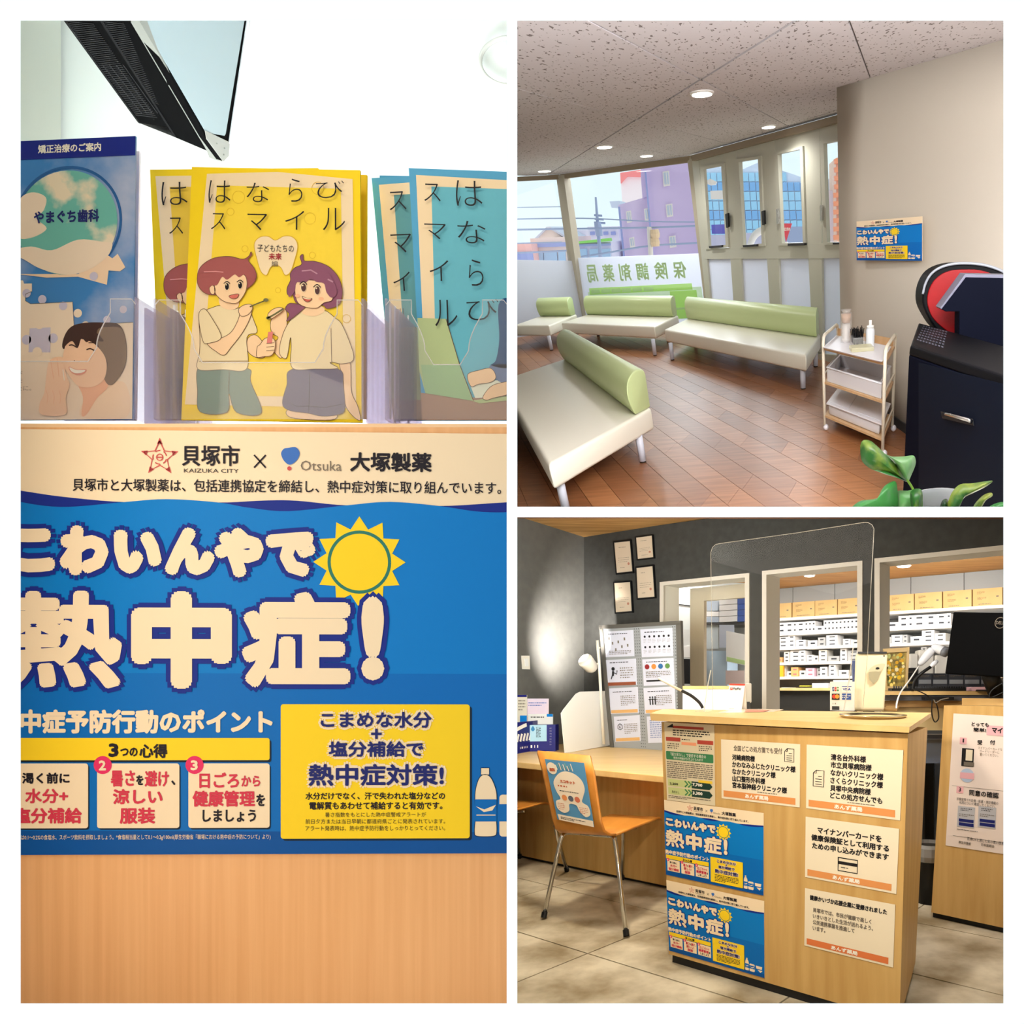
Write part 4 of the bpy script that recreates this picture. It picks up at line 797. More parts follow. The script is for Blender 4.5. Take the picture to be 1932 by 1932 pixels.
mb = MB(); mb.tube([bd(1611, 1208, 2.98), bd(1604, 1270, 2.9), bd(1592, 1340, 2.82)], .0028, 6); mb.build('side_brace', t, ace); mb = MB(); mb.tube([bd(1341, 1265, 3.4), bd(1334, 1300, 3.3), bd(1328, 1342, 3.2)], .0028, 6); mb.build('side_brace', t, ace)
mb = MB(); p_ = [lidz(u, v)+n_l*.001 for u, v in ((1561, 1346), (1600, 1348), (1612, 1341), (1590, 1340))]; mb.prism(p_, n_l*.004); mb.build('foot', t, clear('acrylic_soft', gloss=.1, body=.15))
mb = MB(); p_ = [lidz(u, v)+n_l*.001 for u, v in ((1311, 1343), (1336, 1344), (1344, 1340.5), (1325, 1340))]; mb.prism(p_, n_l*.004); mb.build('foot', t, clear('acrylic_soft'))
# gooseneck magnifier
t = thing('gooseneck_lamp', 'black gooseneck with a clear glowing wand at the left of the counter', 'lamp', bd(1325, 1336, 3.5))
mb = MB(); mb.tube(cr([bd(1326, 1336, 3.5), bd(1319, 1325, 3.5), bd(1304, 1312.5, 3.5), bd(1286, 1303, 3.5)], 6, False), .008, 8); mb.build('neck', t, black, smooth=True)
mb = MB(); mb.tube([bd(1286, 1303, 3.5), bd(1268, 1294, 3.5), bd(1242, 1279, 3.5)], .0065, 8); mb.build('wand', t, mat('wand_clear', (240, 232, 212), rough=.15, alpha=.8), smooth=True)
# accepted cards sign
q = [bd(1566, 1286, 3.35), bd(1612, 1286, 3.3), bd(1612, 1341, 3.3), bd(1566, 1340, 3.35)]
o, s = sheet_thing('card_sign', 'white sign of card company emblems behind the tray, left of the dispenser', 'sign', q, (1566, 1286, 1612, 1341), mat('sign_white', (222, 220, 216)), th=.004, eps=.001)
s.rect(1569.6, 1295, 1584.4, 1305.5, whi)
for k, c in enumerate(((40, 60, 120), (190, 50, 50), (60, 130, 80))): s.rrect(1570.5+k*4.4, 1296, 1574.4+k*4.4, 1304.5, 1.2, pr(c), 2)
s.text('JCB', 1571, 1298, 1583.5, 1302.5, whi, 3); s.rect(1589, 1295, 1607, 1305.5, whi); s.rect(1589, 1295, 1607, 1296.3, P_navy, 2); s.text('VISA', 1590.5, 1298, 1605.5, 1303, P_navy, 2, fat=.3)
s.rect(1569.6, 1309, 1584.4, 1321, ink); s.circ(1574.5, 1314.5, 4, pr((206, 60, 44)), 2); s.circ(1580, 1314.5, 4, pr((232, 150, 60)), 2.5)
s.rect(1589, 1308.5, 1606, 1320.5, pr((50, 80, 150))); s.greek(1590, 1311, 1605, 1318, 2, whi, 2); s.greek(1571, 1325, 1584, 1331, 1, gray_ink); s.rect(1570, 1333, 1584, 1340, dark); s.flush('print', o)
mb = MB(); p_ = [lidz(u, v)+n_l*.002 for u, v in ((1668, 1342), (1692, 1343), (1697, 1336.5), (1672, 1336.5))]; mb.prism(p_, n_l*.012); tag(mb.build('pen_tray', None, mat('tray_wood', (176, 138, 84)), bevel=.002), 'small wooden tray just right of the dispenser foot', 'tray')
# back desk with screen
def deskp(u, v, d): return bd(u, v, d)
t = thing('work_desk', 'birch work desk with a blue grey rail behind the reception counter', 'desk', bd(1780, 1600, 3.9))
def hx(name, parent, u0, u1, v0, v1, d0, d1, m, bev=0, dv=0):
    B = [bd(u0, v1, d0), bd(u1, v1, d0), bd(u1, v1, d0)*A([1, 0, 1])+A([0, d1, 0]), bd(u0, v1, d0)*A([1, 0, 1])+A([0, d1, 0])]; h = bd(u0, v0, d0)[2]-B[0][2]
    mb = MB(); mb.hexa(B, [p+A([0, 0, h]) for p in B]); return mb.build(name, parent, m, bevel=bev, seg=3)
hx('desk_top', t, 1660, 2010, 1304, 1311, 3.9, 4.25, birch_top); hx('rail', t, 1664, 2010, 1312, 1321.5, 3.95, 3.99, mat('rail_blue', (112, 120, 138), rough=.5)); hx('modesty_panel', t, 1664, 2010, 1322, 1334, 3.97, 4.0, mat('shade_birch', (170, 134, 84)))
hx('lower_panel', t, 1664, 2010, 1334.5, 1378, 4.0, 4.03, mat('lower_beige', (206, 186, 140))); hx('foot_rail', t, 1740, 2010, 1386, 1394, 3.98, 4.05, dark); hx('back_board', t, 1740, 2010, 1394.5, 1440, 4.1, 4.14, mat('board_blue', (120, 134, 160)))
for k, (u0, u1) in enumerate(((1732, 1758), (1759, 1788), (1789.5, 1818), (1818.8, 1849), (1850, 1873))):
    o = thing('mask_box', ('leftmost', 'second', 'third', 'fourth', 'rightmost')[k]+' dark grey product box in the row below the monitor', 'box', bd((u0+u1)/2, 1304, 4.18), group='dark product boxes on the work desk')
    hx('box', o, u0, u1, 1270.5, 1303.5, 4.14, 4.22, mat('box_dark', (62, 66, 76), rough=.5))
    s = Sheet([bd(u0, 1270.5, 4.139), bd(u1, 1270.5, 4.139), bd(u1, 1303, 4.139), bd(u0, 1303, 4.139)], (0, 0, 60, 60), .001); s.rect(3, 22, 57, 36, mat('box_pale', (150, 156, 166))); s.greek(5, 6, 50, 14, 2, gray_ink); s.flush('print', o)
o = thing('product_box', 'black product box between the flower picture and the dark boxes', 'box', bd(1721, 1304, 4.14)); hx('box', o, 1710, 1731.5, 1260, 1303.5, 4.12, 4.2, black); s = Sheet([bd(1710, 1260, 4.119), bd(1731.5, 1260, 4.119), bd(1731.5, 1303, 4.119), bd(1710, 1303, 4.119)], (0, 0, 40, 80), .001); s.greek(6, 10, 34, 18, 2, gray_ink); s.greek(6, 48, 34, 56, 2, pr((200, 170, 90))); s.flush('print', o)
# flower picture
q = [bd(1667, 1224, 4.1), bd(1716, 1221, 4.05), bd(1712, 1303, 4.05), bd(1670, 1303, 4.1)]; t = thing('flower_picture', 'framed picture of yellow flowers leaning behind the dispenser', 'picture', (q[2]+q[3])/2); c = sum(q)/4; ins = [x+(c-x)*.2 for x in q]
for i in range(4): j = (i+1) % 4; mb = MB(); mb.prism([q[i], q[j], ins[j], ins[i]], (0, .03, 0)); mb.build('frame_bar', t, mat('frame_gold', (186, 160, 112), rough=.4))
mb = MB(); mb.prism([x+A([0, .012, 0]) for x in ins], (0, .01, 0)); pic = mb.build('picture_panel', t, mat('flower_ground', (92, 80, 36), c2=(170, 146, 70), scale=30, rough=.5))
s = Sheet([x+A([0, .012, 0]) for x in ins], (0, 0, 60, 100), .0008)
for k in range(60): s.circ(random.uniform(4, 56), random.uniform(4, 96), random.uniform(2.5, 6.5), pr(random.choice(((222, 180, 46), (240, 216, 120), (196, 150, 40), (170, 176, 110), (226, 214, 170), (90, 96, 50)))), 1+k*.05, n=8)
s.flush('petals', t)
# white boxes behind the scanner
for u0, u1, v0, lb in ((1716, 1732, 1233, 'white bottle carton right of the flower picture'), (1733, 1762, 1226, 'white box behind the barcode scanner, left one'), (1764, 1800, 1236, 'white box behind the barcode scanner, right one')):
    hx_o = hx('storage_box', None, u0, u1, v0, 1303, 4.26+.03*(u0 > 1720), 4.4, whitep, .01); tag(hx_o, lb, 'box')
# barcode scanner and stand
t = thing('barcode_scanner', 'white barcode scanner held by a black gooseneck stand beside the monitor', 'scanner', bd(1722, 1303, 3.95))
wp = mat('scanner_white', (222, 226, 236), rough=.35)
mb = MB(); mb.tube([bd(1733, 1256, 3.95), bd(1741, 1246, 3.95), bd(1752, 1233, 3.95), bd(1762, 1223, 3.95)], [.014, .024, .026, .024], 12); mb.build('handle', t, wp, smooth=True, sub=1)
mb = MB(); mb.tube([bd(1756, 1221, 3.95), bd(1762, 1220.5, 3.95), bd(1772, 1225, 3.93), bd(1782, 1230, 3.9)], [.012, .026, .026, .03], 12); mb.build('head', t, wp, smooth=True, sub=1)
mb = MB(); mb.tube([bd(1780, 1229, 3.905), bd(1786, 1232, 3.89)], [.029, .026], 12); mb.build('scan_window', t, mat('reader_window', (120, 124, 134)), smooth=True)
mb = MB(); mb.tube(cr([bd(1722, 1303, 3.9), bd(1726, 1284, 3.9), bd(1739, 1270, 3.9), bd(1757, 1257.5, 3.92)], 5, False), .009, 8); mb.build('gooseneck', t, black, smooth=True)
mb = MB(); mb.tube([bd(1756, 1258, 3.92), bd(1762, 1252, 3.92), bd(1768, 1247, 3.93)], [.011, .015, .01], 8); mb.build('cradle', t, wp, smooth=True)
mb = MB(); mb.tube(cr([bd(1734, 1256, 3.95), bd(1716, 1283, 3.8), bd(1700, 1305, 3.6), bd(1693, 1322, 3.4), bd(1691, 1336, 3.25)], 5, False), .0042, 6); mb.build('cord', t, whitep, smooth=True)
# keyboard
t = thing('keyboard', 'long black keyboard on the work desk behind the dispenser', 'keyboard', bd(1755, 1303, 3.97)); hx('base', t, 1683, 1822, 1298.5, 1303.5, 3.93, 4.05, black)
mb = MB()
for k in range(30): u = 1685+k*4.55; mb.hexa([bd(u, 1299, 3.94), bd(u+3.6, 1299, 3.94), bd(u+3.6, 1299, 4.04), bd(u, 1299, 4.04)], [bd(u+.3, 1295, 3.945), bd(u+3.3, 1295, 3.945), bd(u+3.3, 1294.5, 4.03), bd(u+.3, 1294.5, 4.03)])
stuff(mb.build('keycaps', t, black))
# monitor
t = thing('monitor', 'large black monitor seen from behind, cut by the right edge', 'monitor', bd(1870, 1303, 3.7))
q = [bd(1799, 1154.5, 3.62), bd(1990, 1158, 3.4), bd(1975, 1283, 3.4), bd(1783, 1271, 3.62)]; mb = MB(); mb.prism(q, (.02, .05, 0)); mb.build('screen_back', t, mat('monitor_black', (4, 4, 5), rough=.7, spec=.05), bevel=.006)
s = Sheet(q, (0, 0, 200, 120), .0015); s.line([(98+10*math.cos(k*.262), 19+10*math.sin(k*.262)) for k in range(25)], 1.1, gray_ink, 1); s.text('DELL', 90, 16, 106, 22, gray_ink, 1); s.flush('emblem', t)
mb = MB(); mb.tube([bd(1868, 1268, 3.66), bd(1872, 1285, 3.7), bd(1880, 1303, 3.74)], [.05, .045, .05], 12); mb.build('stand', t, black, smooth=True)
mb = MB(); mb.hexa([bd(1840, 1304, 3.72), bd(1930, 1304, 3.72), bd(1930, 1304, 3.9), bd(1840, 1304, 3.9)], [bd(1842, 1301, 3.72), bd(1928, 1301, 3.72), bd(1928, 1301, 3.9), bd(1842, 1301, 3.9)]); mb.build('base', t, black)
tag(hx('paper_stack', None, 1833, 1866, 1296, 1303.5, 4.0, 4.1, mat('pink_paper', (232, 190, 206))), 'pink edged papers at the foot of the monitor', 'paper')
# cables
def cable(name, lb, pts, r=.0035, m=black):
    mb = MB(); mb.tube(cr([bd(*p) for p in pts], 6, False), r, 6); return tag(mb.build(name, None, m, smooth=True), lb, 'cable')
tag(hx('power_strip', None, 1745, 1800, 1315, 1320.5, 3.86, 3.94, black), 'black power strip hanging under the work desk', 'power strip')
cable('cable', 'black looped cable hanging below the power strip', [(1759, 1318, 3.85), (1758, 1345, 3.85), (1763.5, 1362, 3.85), (1771, 1354, 3.85), (1768, 1332, 3.85), (1761, 1319, 3.85)])
cable('cable', 'grey curling cable beside the black loop', [(1762, 1320, 3.83), (1766, 1326, 3.83), (1776, 1320, 3.83), (1790, 1317, 3.83)], .003, mat('cable_grey', (140, 134, 124)))
cable('cable', 'thin black cable trailing over the desk edge under the scanner', [(1723, 1300, 3.86), (1738, 1306, 3.86), (1749, 1312, 3.86), (1754, 1318, 3.86)], .003)
cable('cable', 'black monitor cable drooping at the right edge', [(1893, 1288, 3.5), (1874, 1300, 3.5), (1867, 1310, 3.5), (1870, 1316, 3.5), (1893, 1306, 3.5)], .0035)
# right counter
a_, b_ = fl(1757, 1732), fl(1892, 1762); e_ = nrm(b_-a_); b_ = a_+e_*.75; bk_ = A([e_[1], -e_[0], 0]); bk_ = bk_ if bk_[1] > 0 else -bk_
tA = bd(1781, 1331, a_[1]); tA[0] = tA[0]; hh = tA-a_
t = thing('side_counter', 'birch side counter with an information poster, cut by the right edge', 'counter', a_)
q_ = [a_, b_, b_+bk_*.5, a_+bk_*.5]
mb = MB(); mb.hexa([p+A([0, 0, .03]) for p in q_], [p+hh for p in q_]); mb.build('body', t, birch)
mb = MB(); mb.hexa([p+bk_*.02 if i < 2 else p for i, p in enumerate(q_)], [(p+bk_*.02 if i < 2 else p)+A([0, 0, .03]) for i, p in enumerate(q_)]); mb.build('kickboard', t, mat('kick_black'))
mb = MB(); k0 = bk_*.12+A([.045, 0, 0]); mb.hexa([a_+hh+k0, b_+hh+k0, b_+hh+k0+bk_*.03, a_+hh+k0+bk_*.03], [p+A([0, 0, .037]) for p in (a_+hh+k0, b_+hh+k0, b_+hh+k0+bk_*.03, a_+hh+k0+bk_*.03)]); mb.build('raised_back', t, birch_top)
fn = planen(a_, b_, a_+hh)
def rp(u, v, o=.004): return onplane(u, v, a_+fn*o, fn)
o, s = sheet_thing('information_poster', 'cream and pink information poster on the side counter', 'poster', [rp(1799, 1346), rp(1904, 1352), rp(1897, 1612), rp(1784, 1595)], (0, 0, 500, 1190), pr((240, 224, 214), 'info_paper'), eps=.0008)
pk = pr((236, 180, 186), 'info_pink'); bn_ = pr((120, 96, 70), 'info_brown')
def Z(X, Y): return (X-1450+65*(Y-690)/1180, (Y-690)-.05*(X-1450)*(1-(Y-690)/1180)-.14*(X-1450)*((Y-690)/1180)+0)
def zt(t_, X0, Y0, X1, Y1, m, l=2, fat=0): a, b = Z(X0, Y0); c, d = Z(X1, Y1); c = a+(X1-X0); d = b+(Y1-Y0); s.text(t_, a, b, c, d, m, l, fat=fat, nf=6)
def zr(X0, Y0, X1, Y1, m, l=1): a, b = Z(X0, Y0); s.rect(a, b, a+X1-X0, b+Y1-Y0, m, l)
def zg(X0, Y0, X1, Y1, n, m): a, b = Z(X0, Y0); s.greek(a, b, a+X1-X0, b+Y1-Y0, n, m)
zt('とっても', 1620, 765, 1775, 802, ink, fat=1.5); zt('簡単!', 1635, 815, 1750, 852, ink, fat=1.5); zr(1755, 795, 1960, 880, pk); zt('マイナ', 1800, 812, 1945, 862, ink, fat=3)
zr(1512, 905, 1575, 962, pk); zt('1', 1538, 915, 1552, 950, ink, fat=1); zt('受', 1670, 925, 1715, 968, ink, fat=1.5); zt('付', 1780, 925, 1826, 968, ink, fat=1.5)
zt('マイナンバーカードを', 1675, 985, 1885, 1008, bn_); zt('カードリーダーに', 1690, 1014, 1860, 1037, bn_); zt('置いてください。', 1690, 1043, 1850, 1066, bn_)
zr(1532, 1000, 1640, 1160, ink); zr(1568, 1012, 1628, 1110, paper, 2); zr(1548, 1122, 1640, 1158, gray_ink, 2); c_ = Z(1575, 1245); s.circ(c_[0], c_[1], 62, pr((186, 202, 224)), 1); zr(1515, 1215, 1640, 1270, pk, 2)
zr(1440, 1335, 1900, 1338, gray_ink); zr(1483, 1340, 1545, 1400, pk); zt('3', 1504, 1352, 1524, 1388, ink, fat=1); zt('同意の確認', 1595, 1370, 1846, 1422, ink, fat=1.5)
zt('診察室等での診療・服薬・健診情報の', 1485, 1440, 1840, 1466, ink); zt('利用について確認してください。', 1508, 1472, 1815, 1498, ink)
for X in (1495, 1672): zr(X, 1515, X+148, 1700, pr((190, 190, 196))); zg(X+25, 1530, X+120, 1560, 2, ink); zg(X+12, 1580, X+135, 1610, 2, gray_ink); zr(X+8, 1628, X+135, 1655, P_navy2, 2); zr(X+8, 1662, X+135, 1690, P_navy2, 2)
zg(1485, 1718, 1800, 1728, 1, ink); zr(1450, 1780, 1900, 1783, gray_ink); zt('医療DXを通じた質の高い医療の', 1575, 1792, 1900, 1820, ink); zt('厚生労働省', 1500, 1826, 1605, 1850, gray_ink, fat=.5); zt('日本医師会', 1690, 1846, 1798, 1870, gray_ink, fat=.5); s.flush('print', o)
# gap between the counters
t = thing('waste_bin', 'black waste bin with a grey bag between the two counters', 'bin', fl(1752, 1705))
c_ = fl(1755, 1700); mb = MB(); mb.lathe((c_[0], c_[1], -HB), [(.085, 0), (.105, .30), (.11, .31)], 18); mb.build('bucket', t, black, smooth=True)
mb = MB(); rr = [(.108, .24), (.118, .27), (.115, .315), (.09, .33), (.085, .30)]; mb.lathe((c_[0], c_[1], -HB), rr, 18, caps=False); mb.build('bag', t, mat('bag_grey', (150, 150, 150), rough=.4, alpha=.9))
t = thing('computer_tower', 'black computer tower standing under the work desk', 'computer', bd(1748, 1660, 4.6)); hx('case', t, 1741, 1762, 1436, 1640, 4.7, 5.2, black); hx('front_strip', t, 1741, 1745, 1430, 1636, 4.68, 4.7, dark)
tag(hx('white_box', None, 1750, 1770, 1418, 1429, 4.5, 4.8, whitep), 'white box lying on the computer tower', 'box'); tag(hx('panel', None, 1764, 1790, 1430, 1660, 4.86, 4.9, mat('board_blue')), 'blue grey panel behind the waste bin', 'panel')
# ================================================================== waiting room shell
def ceil(u, v):
    # the ceiling rises slightly towards the windows
    c = A([0, 8.6, 2.58]); n = A([0, -.022, 1.]); return locplane(u, v, c, n)
wallc = mat('beige_wall', (206, 198, 184), rough=.8, spec=.15); silver = mat('window_frame', (196, 195, 180), rough=.45, spec=.4); ceil_m = mat('acoustic_ceiling', (208, 200, 196), rough=.85, spec=.1)
plank_ms = [mat('floor_plank_%s' % n_, c, c2=d, scale=2.2, sx=1, sy=10, sz=1, rough=.34, spec=.45, det=6) for n_, c, d in (('brown', (142, 92, 56), (166, 112, 72)), ('umber', (128, 82, 50), (150, 98, 62)), ('tan', (152, 100, 60), (176, 120, 78)))]
joint = mat('floor_joint', (96, 62, 40), rough=.8)
# floor
def nearcut(u): return loc(u, 968)
mb = MB(TR); pts = [loc(966.5, 968), loc(2100, 968), A([6, 6.5, 0]), A([6, 24, 0]), loc(966.5, 560)]
pts = [loc(966.8, 967.5), loc(2000, 967.5), A([5, 8, -0]), A([5, 21.5, 0]), loc(966.8, 590)]
mb.prism([p+A([0, 0, -.012]) for p in pts], (0, 0, -.03)); flo = struct(mb.build('floor', None, joint))
a_, b_ = loc(1228, 799), loc(1432, 947); pdir = nrm(a_-b_); pnr = A([pdir[1], -pdir[0], 0]); print('plank dir', pdir)
PF = Fr(TR.R @ np.column_stack([pdir, pnr, [0, 0, 1]]), TR.w(b_))
def clip_poly(poly, planes):                  # keep points with dot(n,p)>=c
    for n, c in planes:
        out = []
        for i in range(len(poly)):
            p, q = poly[i], poly[(i+1) % len(poly)]; dp, dq = np.dot(n, p)-c, np.dot(n, q)-c
            if dp >= 0: out.append(p)
            if dp*dq < 0: out.append(p+(q-p)*dp/(dp-dq))
        poly = out
        if len(poly) < 3: return []
    return poly
def tr_planes():                              # room limits in world space: divider planes
    nL = nrm(A([1, (PX-967)/F, 0])); nB = nrm(A([0, -(PY-967)/F, 1])); return [(nL, 0), (nB, 0)]
PLN = tr_planes()
def in_tr(pts_world): return clip_poly(pts_world, PLN)
rows0 = {0: .33, 1: 1.58, 2: 1.48, 3: 1.06, 4: .8, 5: .5}
random.seed(5); npl = 0; Wp, Lp, SK = .212, 1.6, 1.4
for r in range(-34, 34):
    ph = rows0.get(r, random.uniform(0, Lp))
    for k in range(-6, 12):
        x0 = ph+k*Lp; y0 = r*Wp; g = .0018
        q = [A([x0+g, y0+g, 0]), A([x0+Lp-g, y0+g, 0]), A([x0+Lp+SK*Wp-g, y0+Wp-g, 0]), A([x0+SK*Wp+g, y0+Wp-g, 0])]
        P = [PF.w(p) for p in q]
        if min(p[1] for p in P) < 2: continue
        px = [(PX+F*p[0]/p[1], PY-F*p[2]/p[1]) for p in P]
        if max(a for a, b in px) < 978 or min(a for a, b in px) > 1715 or min(b for a, b in px) > 954 or max(b for a, b in px) < 640: continue
        P = clip_poly(P, PLN)
        if len(P) < 3: continue
        m_ = MB(TR); lp = [TR.R.T @ (p-TR.t) for p in P]; m_.prism([p+A([0, 0, -.01]) for p in lp], (0, 0, .01)); m_.build('floor_plank', flo, plank_ms[random.choice((0, 0, 1, 2))]); npl += 1
print('planks', npl)
# ceiling: joint slab and panels

wpt_ = [ceil(966.8, 333), ceil(1056, 329), ceil(1302, 293.5), ceil(1578, 217), ceil(1640, 199.5)]
near = [ceil(966.8, -600), ceil(2300, -680)]
rgt = A([5.5, 8, 0]); rgt[2] = 2.58-.022*.6; rg2 = A([5.5, 11, 2.633])
cpoly = [near[0], near[1], rgt, rg2]+wpt_[::-1]
mb = MB(TR); mb.prism([p+A([0, 0, .012]) for p in cpoly], (0, 0, .03)); cei = struct(mb.build('ceiling', None, mat('ceiling_joint', (120, 114, 108), rough=.9)))
tile_m = mat('ceiling_tile', (132, 124, 124), c2=(224, 219, 224), scale=27, sx=1.7, sy=.6, sz=1, det=2, rough=.85, spec=.1, pos=(.345, .37))
e1, e2, o_ = A([.18, 1.0, .022])*4.4, A([.81, -2.25, -.0495]), A([-.38, 6.81, 2.58-.022*1.79])
half = []
for a, b in zip(wpt_[:-1], wpt_[1:]):
    d = b-a; n = A([d[1], -d[0], 0]); n = n if np.dot(n, A([0, 5, 0])-a) > 0 else -n; half.append((nrm(n), np.dot(nrm(n), a)+.01))
for i in range(-3, 5):
    for j in range(-5, 6):
        q = [o_+e1*(i+a)+e2*(j+b) for a, b in ((0, 0), (1, 0), (1, 1), (0, 1))]; c = sum(q)/4; q = [c+(p-c)*(1-.012/np.linalg.norm(p-c)*1.6) for p in q]
        q = clip_poly(q, half+[(A([0, 1, 0]), 2.35), (A([-1., 0, 0]), -5.4)])
        if len(q) < 3: continue
        P = clip_poly([TR.w(p) for p in q], [(PLN[0][0], .002)])
        if len(P) < 3: continue
        lp = [TR.R.T @ (p-TR.t) for p in P]
        m_ = MB(TR); m_.prism(lp, (0, 0, .011)); m_.build('ceiling_panel', cei, tile_m)
# right wall
def rw(y, h, o=0): return A([.82+(8.58-y)*.163-o, y-.16*o, h])
WB0, WB1, WT0, WT1 = A([.82, 8.58, 0]), A([1.18, 6.37, 0]), ceil(1579, 165)+A([0, 0, .02]), ceil(1893, 75)+A([0, 0, .02])
def wsurf(t, s_): return (WB0+(WB1-WB0)*t)*(1-s_)+(WT0+(WT1-WT0)*t)*s_
mb = MB(TR); mb.grid([[wsurf(t*.22, k/6) for k in range(7)] for t in range(11)]); struct(mb.build('wall_right', None, wallc, solid=.004, smooth=True))
def rwp(u, v, o=.006):                        # point on the twisted wall seen at a pixel
    t, s_ = .3, .4
    def e(t, s_): p = wsurf(t, s_); q = TR.w(p); return A([PX+F*q[0]/q[1]-u, PY-F*q[2]/q[1]-v])
    for _ in range(12):
        r = e(t, s_); J = np.column_stack([(e(t+1e-4, s_)-r)/1e-4, (e(t, s_+1e-4)-r)/1e-4]); d = np.linalg.solve(J, -r); t += d[0]; s_ += d[1]
    p = wsurf(t, s_); n = nrm(np.cross(wsurf(t+.1, s_)-p, wsurf(t, s_+.1)-p)); n = n if np.dot(n, A([0, 0, HW])-p) > 0 else -n
    return p+n*o
mb = MB(TR); mb.prism([rw(8.58, 0)+A([.01, 0, 0]), A([4.5, 9.6, 0]), A([4.5, 9.6, 2.75]), rw(8.58, 2.66)+A([.01, 0, 0])], (0, .12, 0)); struct(mb.build('wall_light_block', None, wallc))  # unseen piece added to keep outside light from entering behind the corner
mb = MB(TR); mb.prism([rw(8.58, 0, .012), rw(8.58, .075, .012), rw(4.9, .075, .012), rw(4.9, 0, .012)], (.012, 0, 0)); struct(mb.build('baseboard_right', None, mat('baseboard_black', (26, 24, 26), rough=.5)))
mb = MB(TR); mb.prism([A([5.5, 2, 0]), A([5.5, 12, 0]), A([5.5, 12, 2.8]), A([5.5, 2, 2.6])], (.05, 0, 0)); struct(mb.build('wall_side', None, wallc))
# window wall
fbase = [A([p[0], p[1], 0]) for p in wpt_]
def wf(k, u, v, o=0):
    a, b = fbase[k], fbase[k+1]; d = b-a; n = nrm([d[1], -d[0], 0]); n = n if np.dot(n, A([0, 5, 0])-a) > 0 else -n
    return locplane(u, v, a+n*o, n)
def wn(k): a, b = fbase[k], fbase[k+1]; d = b-a; n = nrm([d[1], -d[0], 0]); return n if np.dot(n, A([0, 5, 0])-a) > 0 else -n
def wpoly(name, k, pts, o, dep, m, parent=None, st=True):
    mb = MB(TR); mb.prism([wf(k, u, v, o) for u, v in pts], -wn(k)*dep); x = mb.build(name, parent, m)
    if st and parent is None: struct(x)
    return x
brnm = mat('header_brown', (150, 134, 112), rough=.5)
wpoly('trim_4', 0, [(967, 334), (1056, 329), (1056, 338), (967, 342)], .08, .1, brnm); wpoly('trim_5', 1, [(1056, 329), (1302, 293.5), (1298, 306.5), (1060, 337.5)], .08, .1, brnm); wpoly('trim_6', 2, [(1302, 293.5), (1578, 217), (1640, 199), (1640, 214), (1580, 231), (1306, 304)], .14, .16, brnm)
wpoly('trim_7', 1, [(1049, 331), (1063, 330), (1103, 620), (1092, 640)], .1, .16, mat('mullion_beige', (186, 178, 160), rough=.4))
wpoly('trim_8', 1, [(1297, 304), (1309, 296), (1351, 640), (1337, 640)], .1, .16, mat('mullion_beige'))
fg = clear('window_glass', gloss=.05, rough=.0); frost = clear('frosted_film', body=.93, gloss=.03, rough=.4, bodyc=(240, 243, 252))
for n_, k, top, low in ((1, 0, [(967, 341), (1056, 337), (1083, 492), (967, 490)], [(967, 490), (1083, 492), (1106, 650), (967, 660)]), (2, 1, [(1056, 337), (1300, 305), (1322, 478), (1083, 487)], [(1083, 487), (1322, 478), (1346, 650), (1106, 665)])):
    w_ = Fr(TR.R, TR.w(wf(k, 1010 if k == 0 else 1200, 400))); o = bpy.data.objects.new('window_%d' % n_, None); COL.objects.link(o); M = TR.mat(wf(k, 1010 if k == 0 else 1200, 640)); o.matrix_world = Matrix(M.tolist()); PMX[o.name] = M; struct(o)
    wpoly('glass_pane', k, top, .02, .01, fg, o); wpoly('frosted_pane', k, low, .02, .012, frost, o)
    if k == 1:
        q = [TR.w(wf(1, u, v, .025)) for u, v in ((1100, 488), (1320, 480), (1344, 640), (1124, 655))]; s = Sheet(q, (0, 0, 220, 165), .002)
        gl = clear('film_green', body=.95, gloss=.02, bodyc=(224, 243, 204)); gl2 = clear('film_lime', body=.95, gloss=.02, bodyc=(206, 246, 150)); gp = clear('film_pale_green', body=.95, gloss=.02, bodyc=(222, 242, 206))
        s.poly([(0, 60), (215, 60), (215, 120), (0, 118)], gp, 0)
        for i, ch in enumerate('局薬剤調険保'): a = i*33.5; s.text(ch, 4+a, 11, 27+a, 43, gl, 1, fat=.8, mirror=True)
        s.rect(4, 53, 200, 65, gl2, 1)
        for i in range(6): s.rect(8+i*21, 56, 26+i*21, 63, gp, 2)
        s.rect(160, 66, 206, 120, gl2, 1); s.rect(160, 98, 206, 102, gp, 2); s.flush('window_lettering', o, 'green pharmacy letters seen mirrored from inside')
# four narrow sash windows
def quadlist(top, low): return [top[0], top[1], low[1], low[0]]
post_tops = []
X = lambda p, q, v: p[0]+(q[0]-p[0])*(v-p[1])/(q[1]-p[1])
posts = [((1305, 300), (1318, 300), (1347, 640), (1339, 640)), ((1364, 285), (1388, 279), (1405, 640), (1389, 645)), ((1434, 266), (1461, 259), (1474, 640), (1456, 640)), ((1513, 245), (1546, 236), (1553, 665), (1534, 665)), ((1583, 225), (1600, 221), (1604, 690), (1586, 690))]
for i, p in enumerate(posts): wpoly('trim_%d' % (9+i), 2, p, .06, .1, silver)
wpoly('trim_14', 2, [(1306, 302), (1600, 222), (1600, 262), (1318, 318)], .055, .09, silver)
wpoly('trim_15', 2, [(1326, 470), (1590, 457), (1590, 487), (1330, 489)], .065, .1, silver)
wpoly('trim_16', 2, [(1345, 650), (1600, 672), (1600, 700), (1345, 690)], .08, .14, silver)
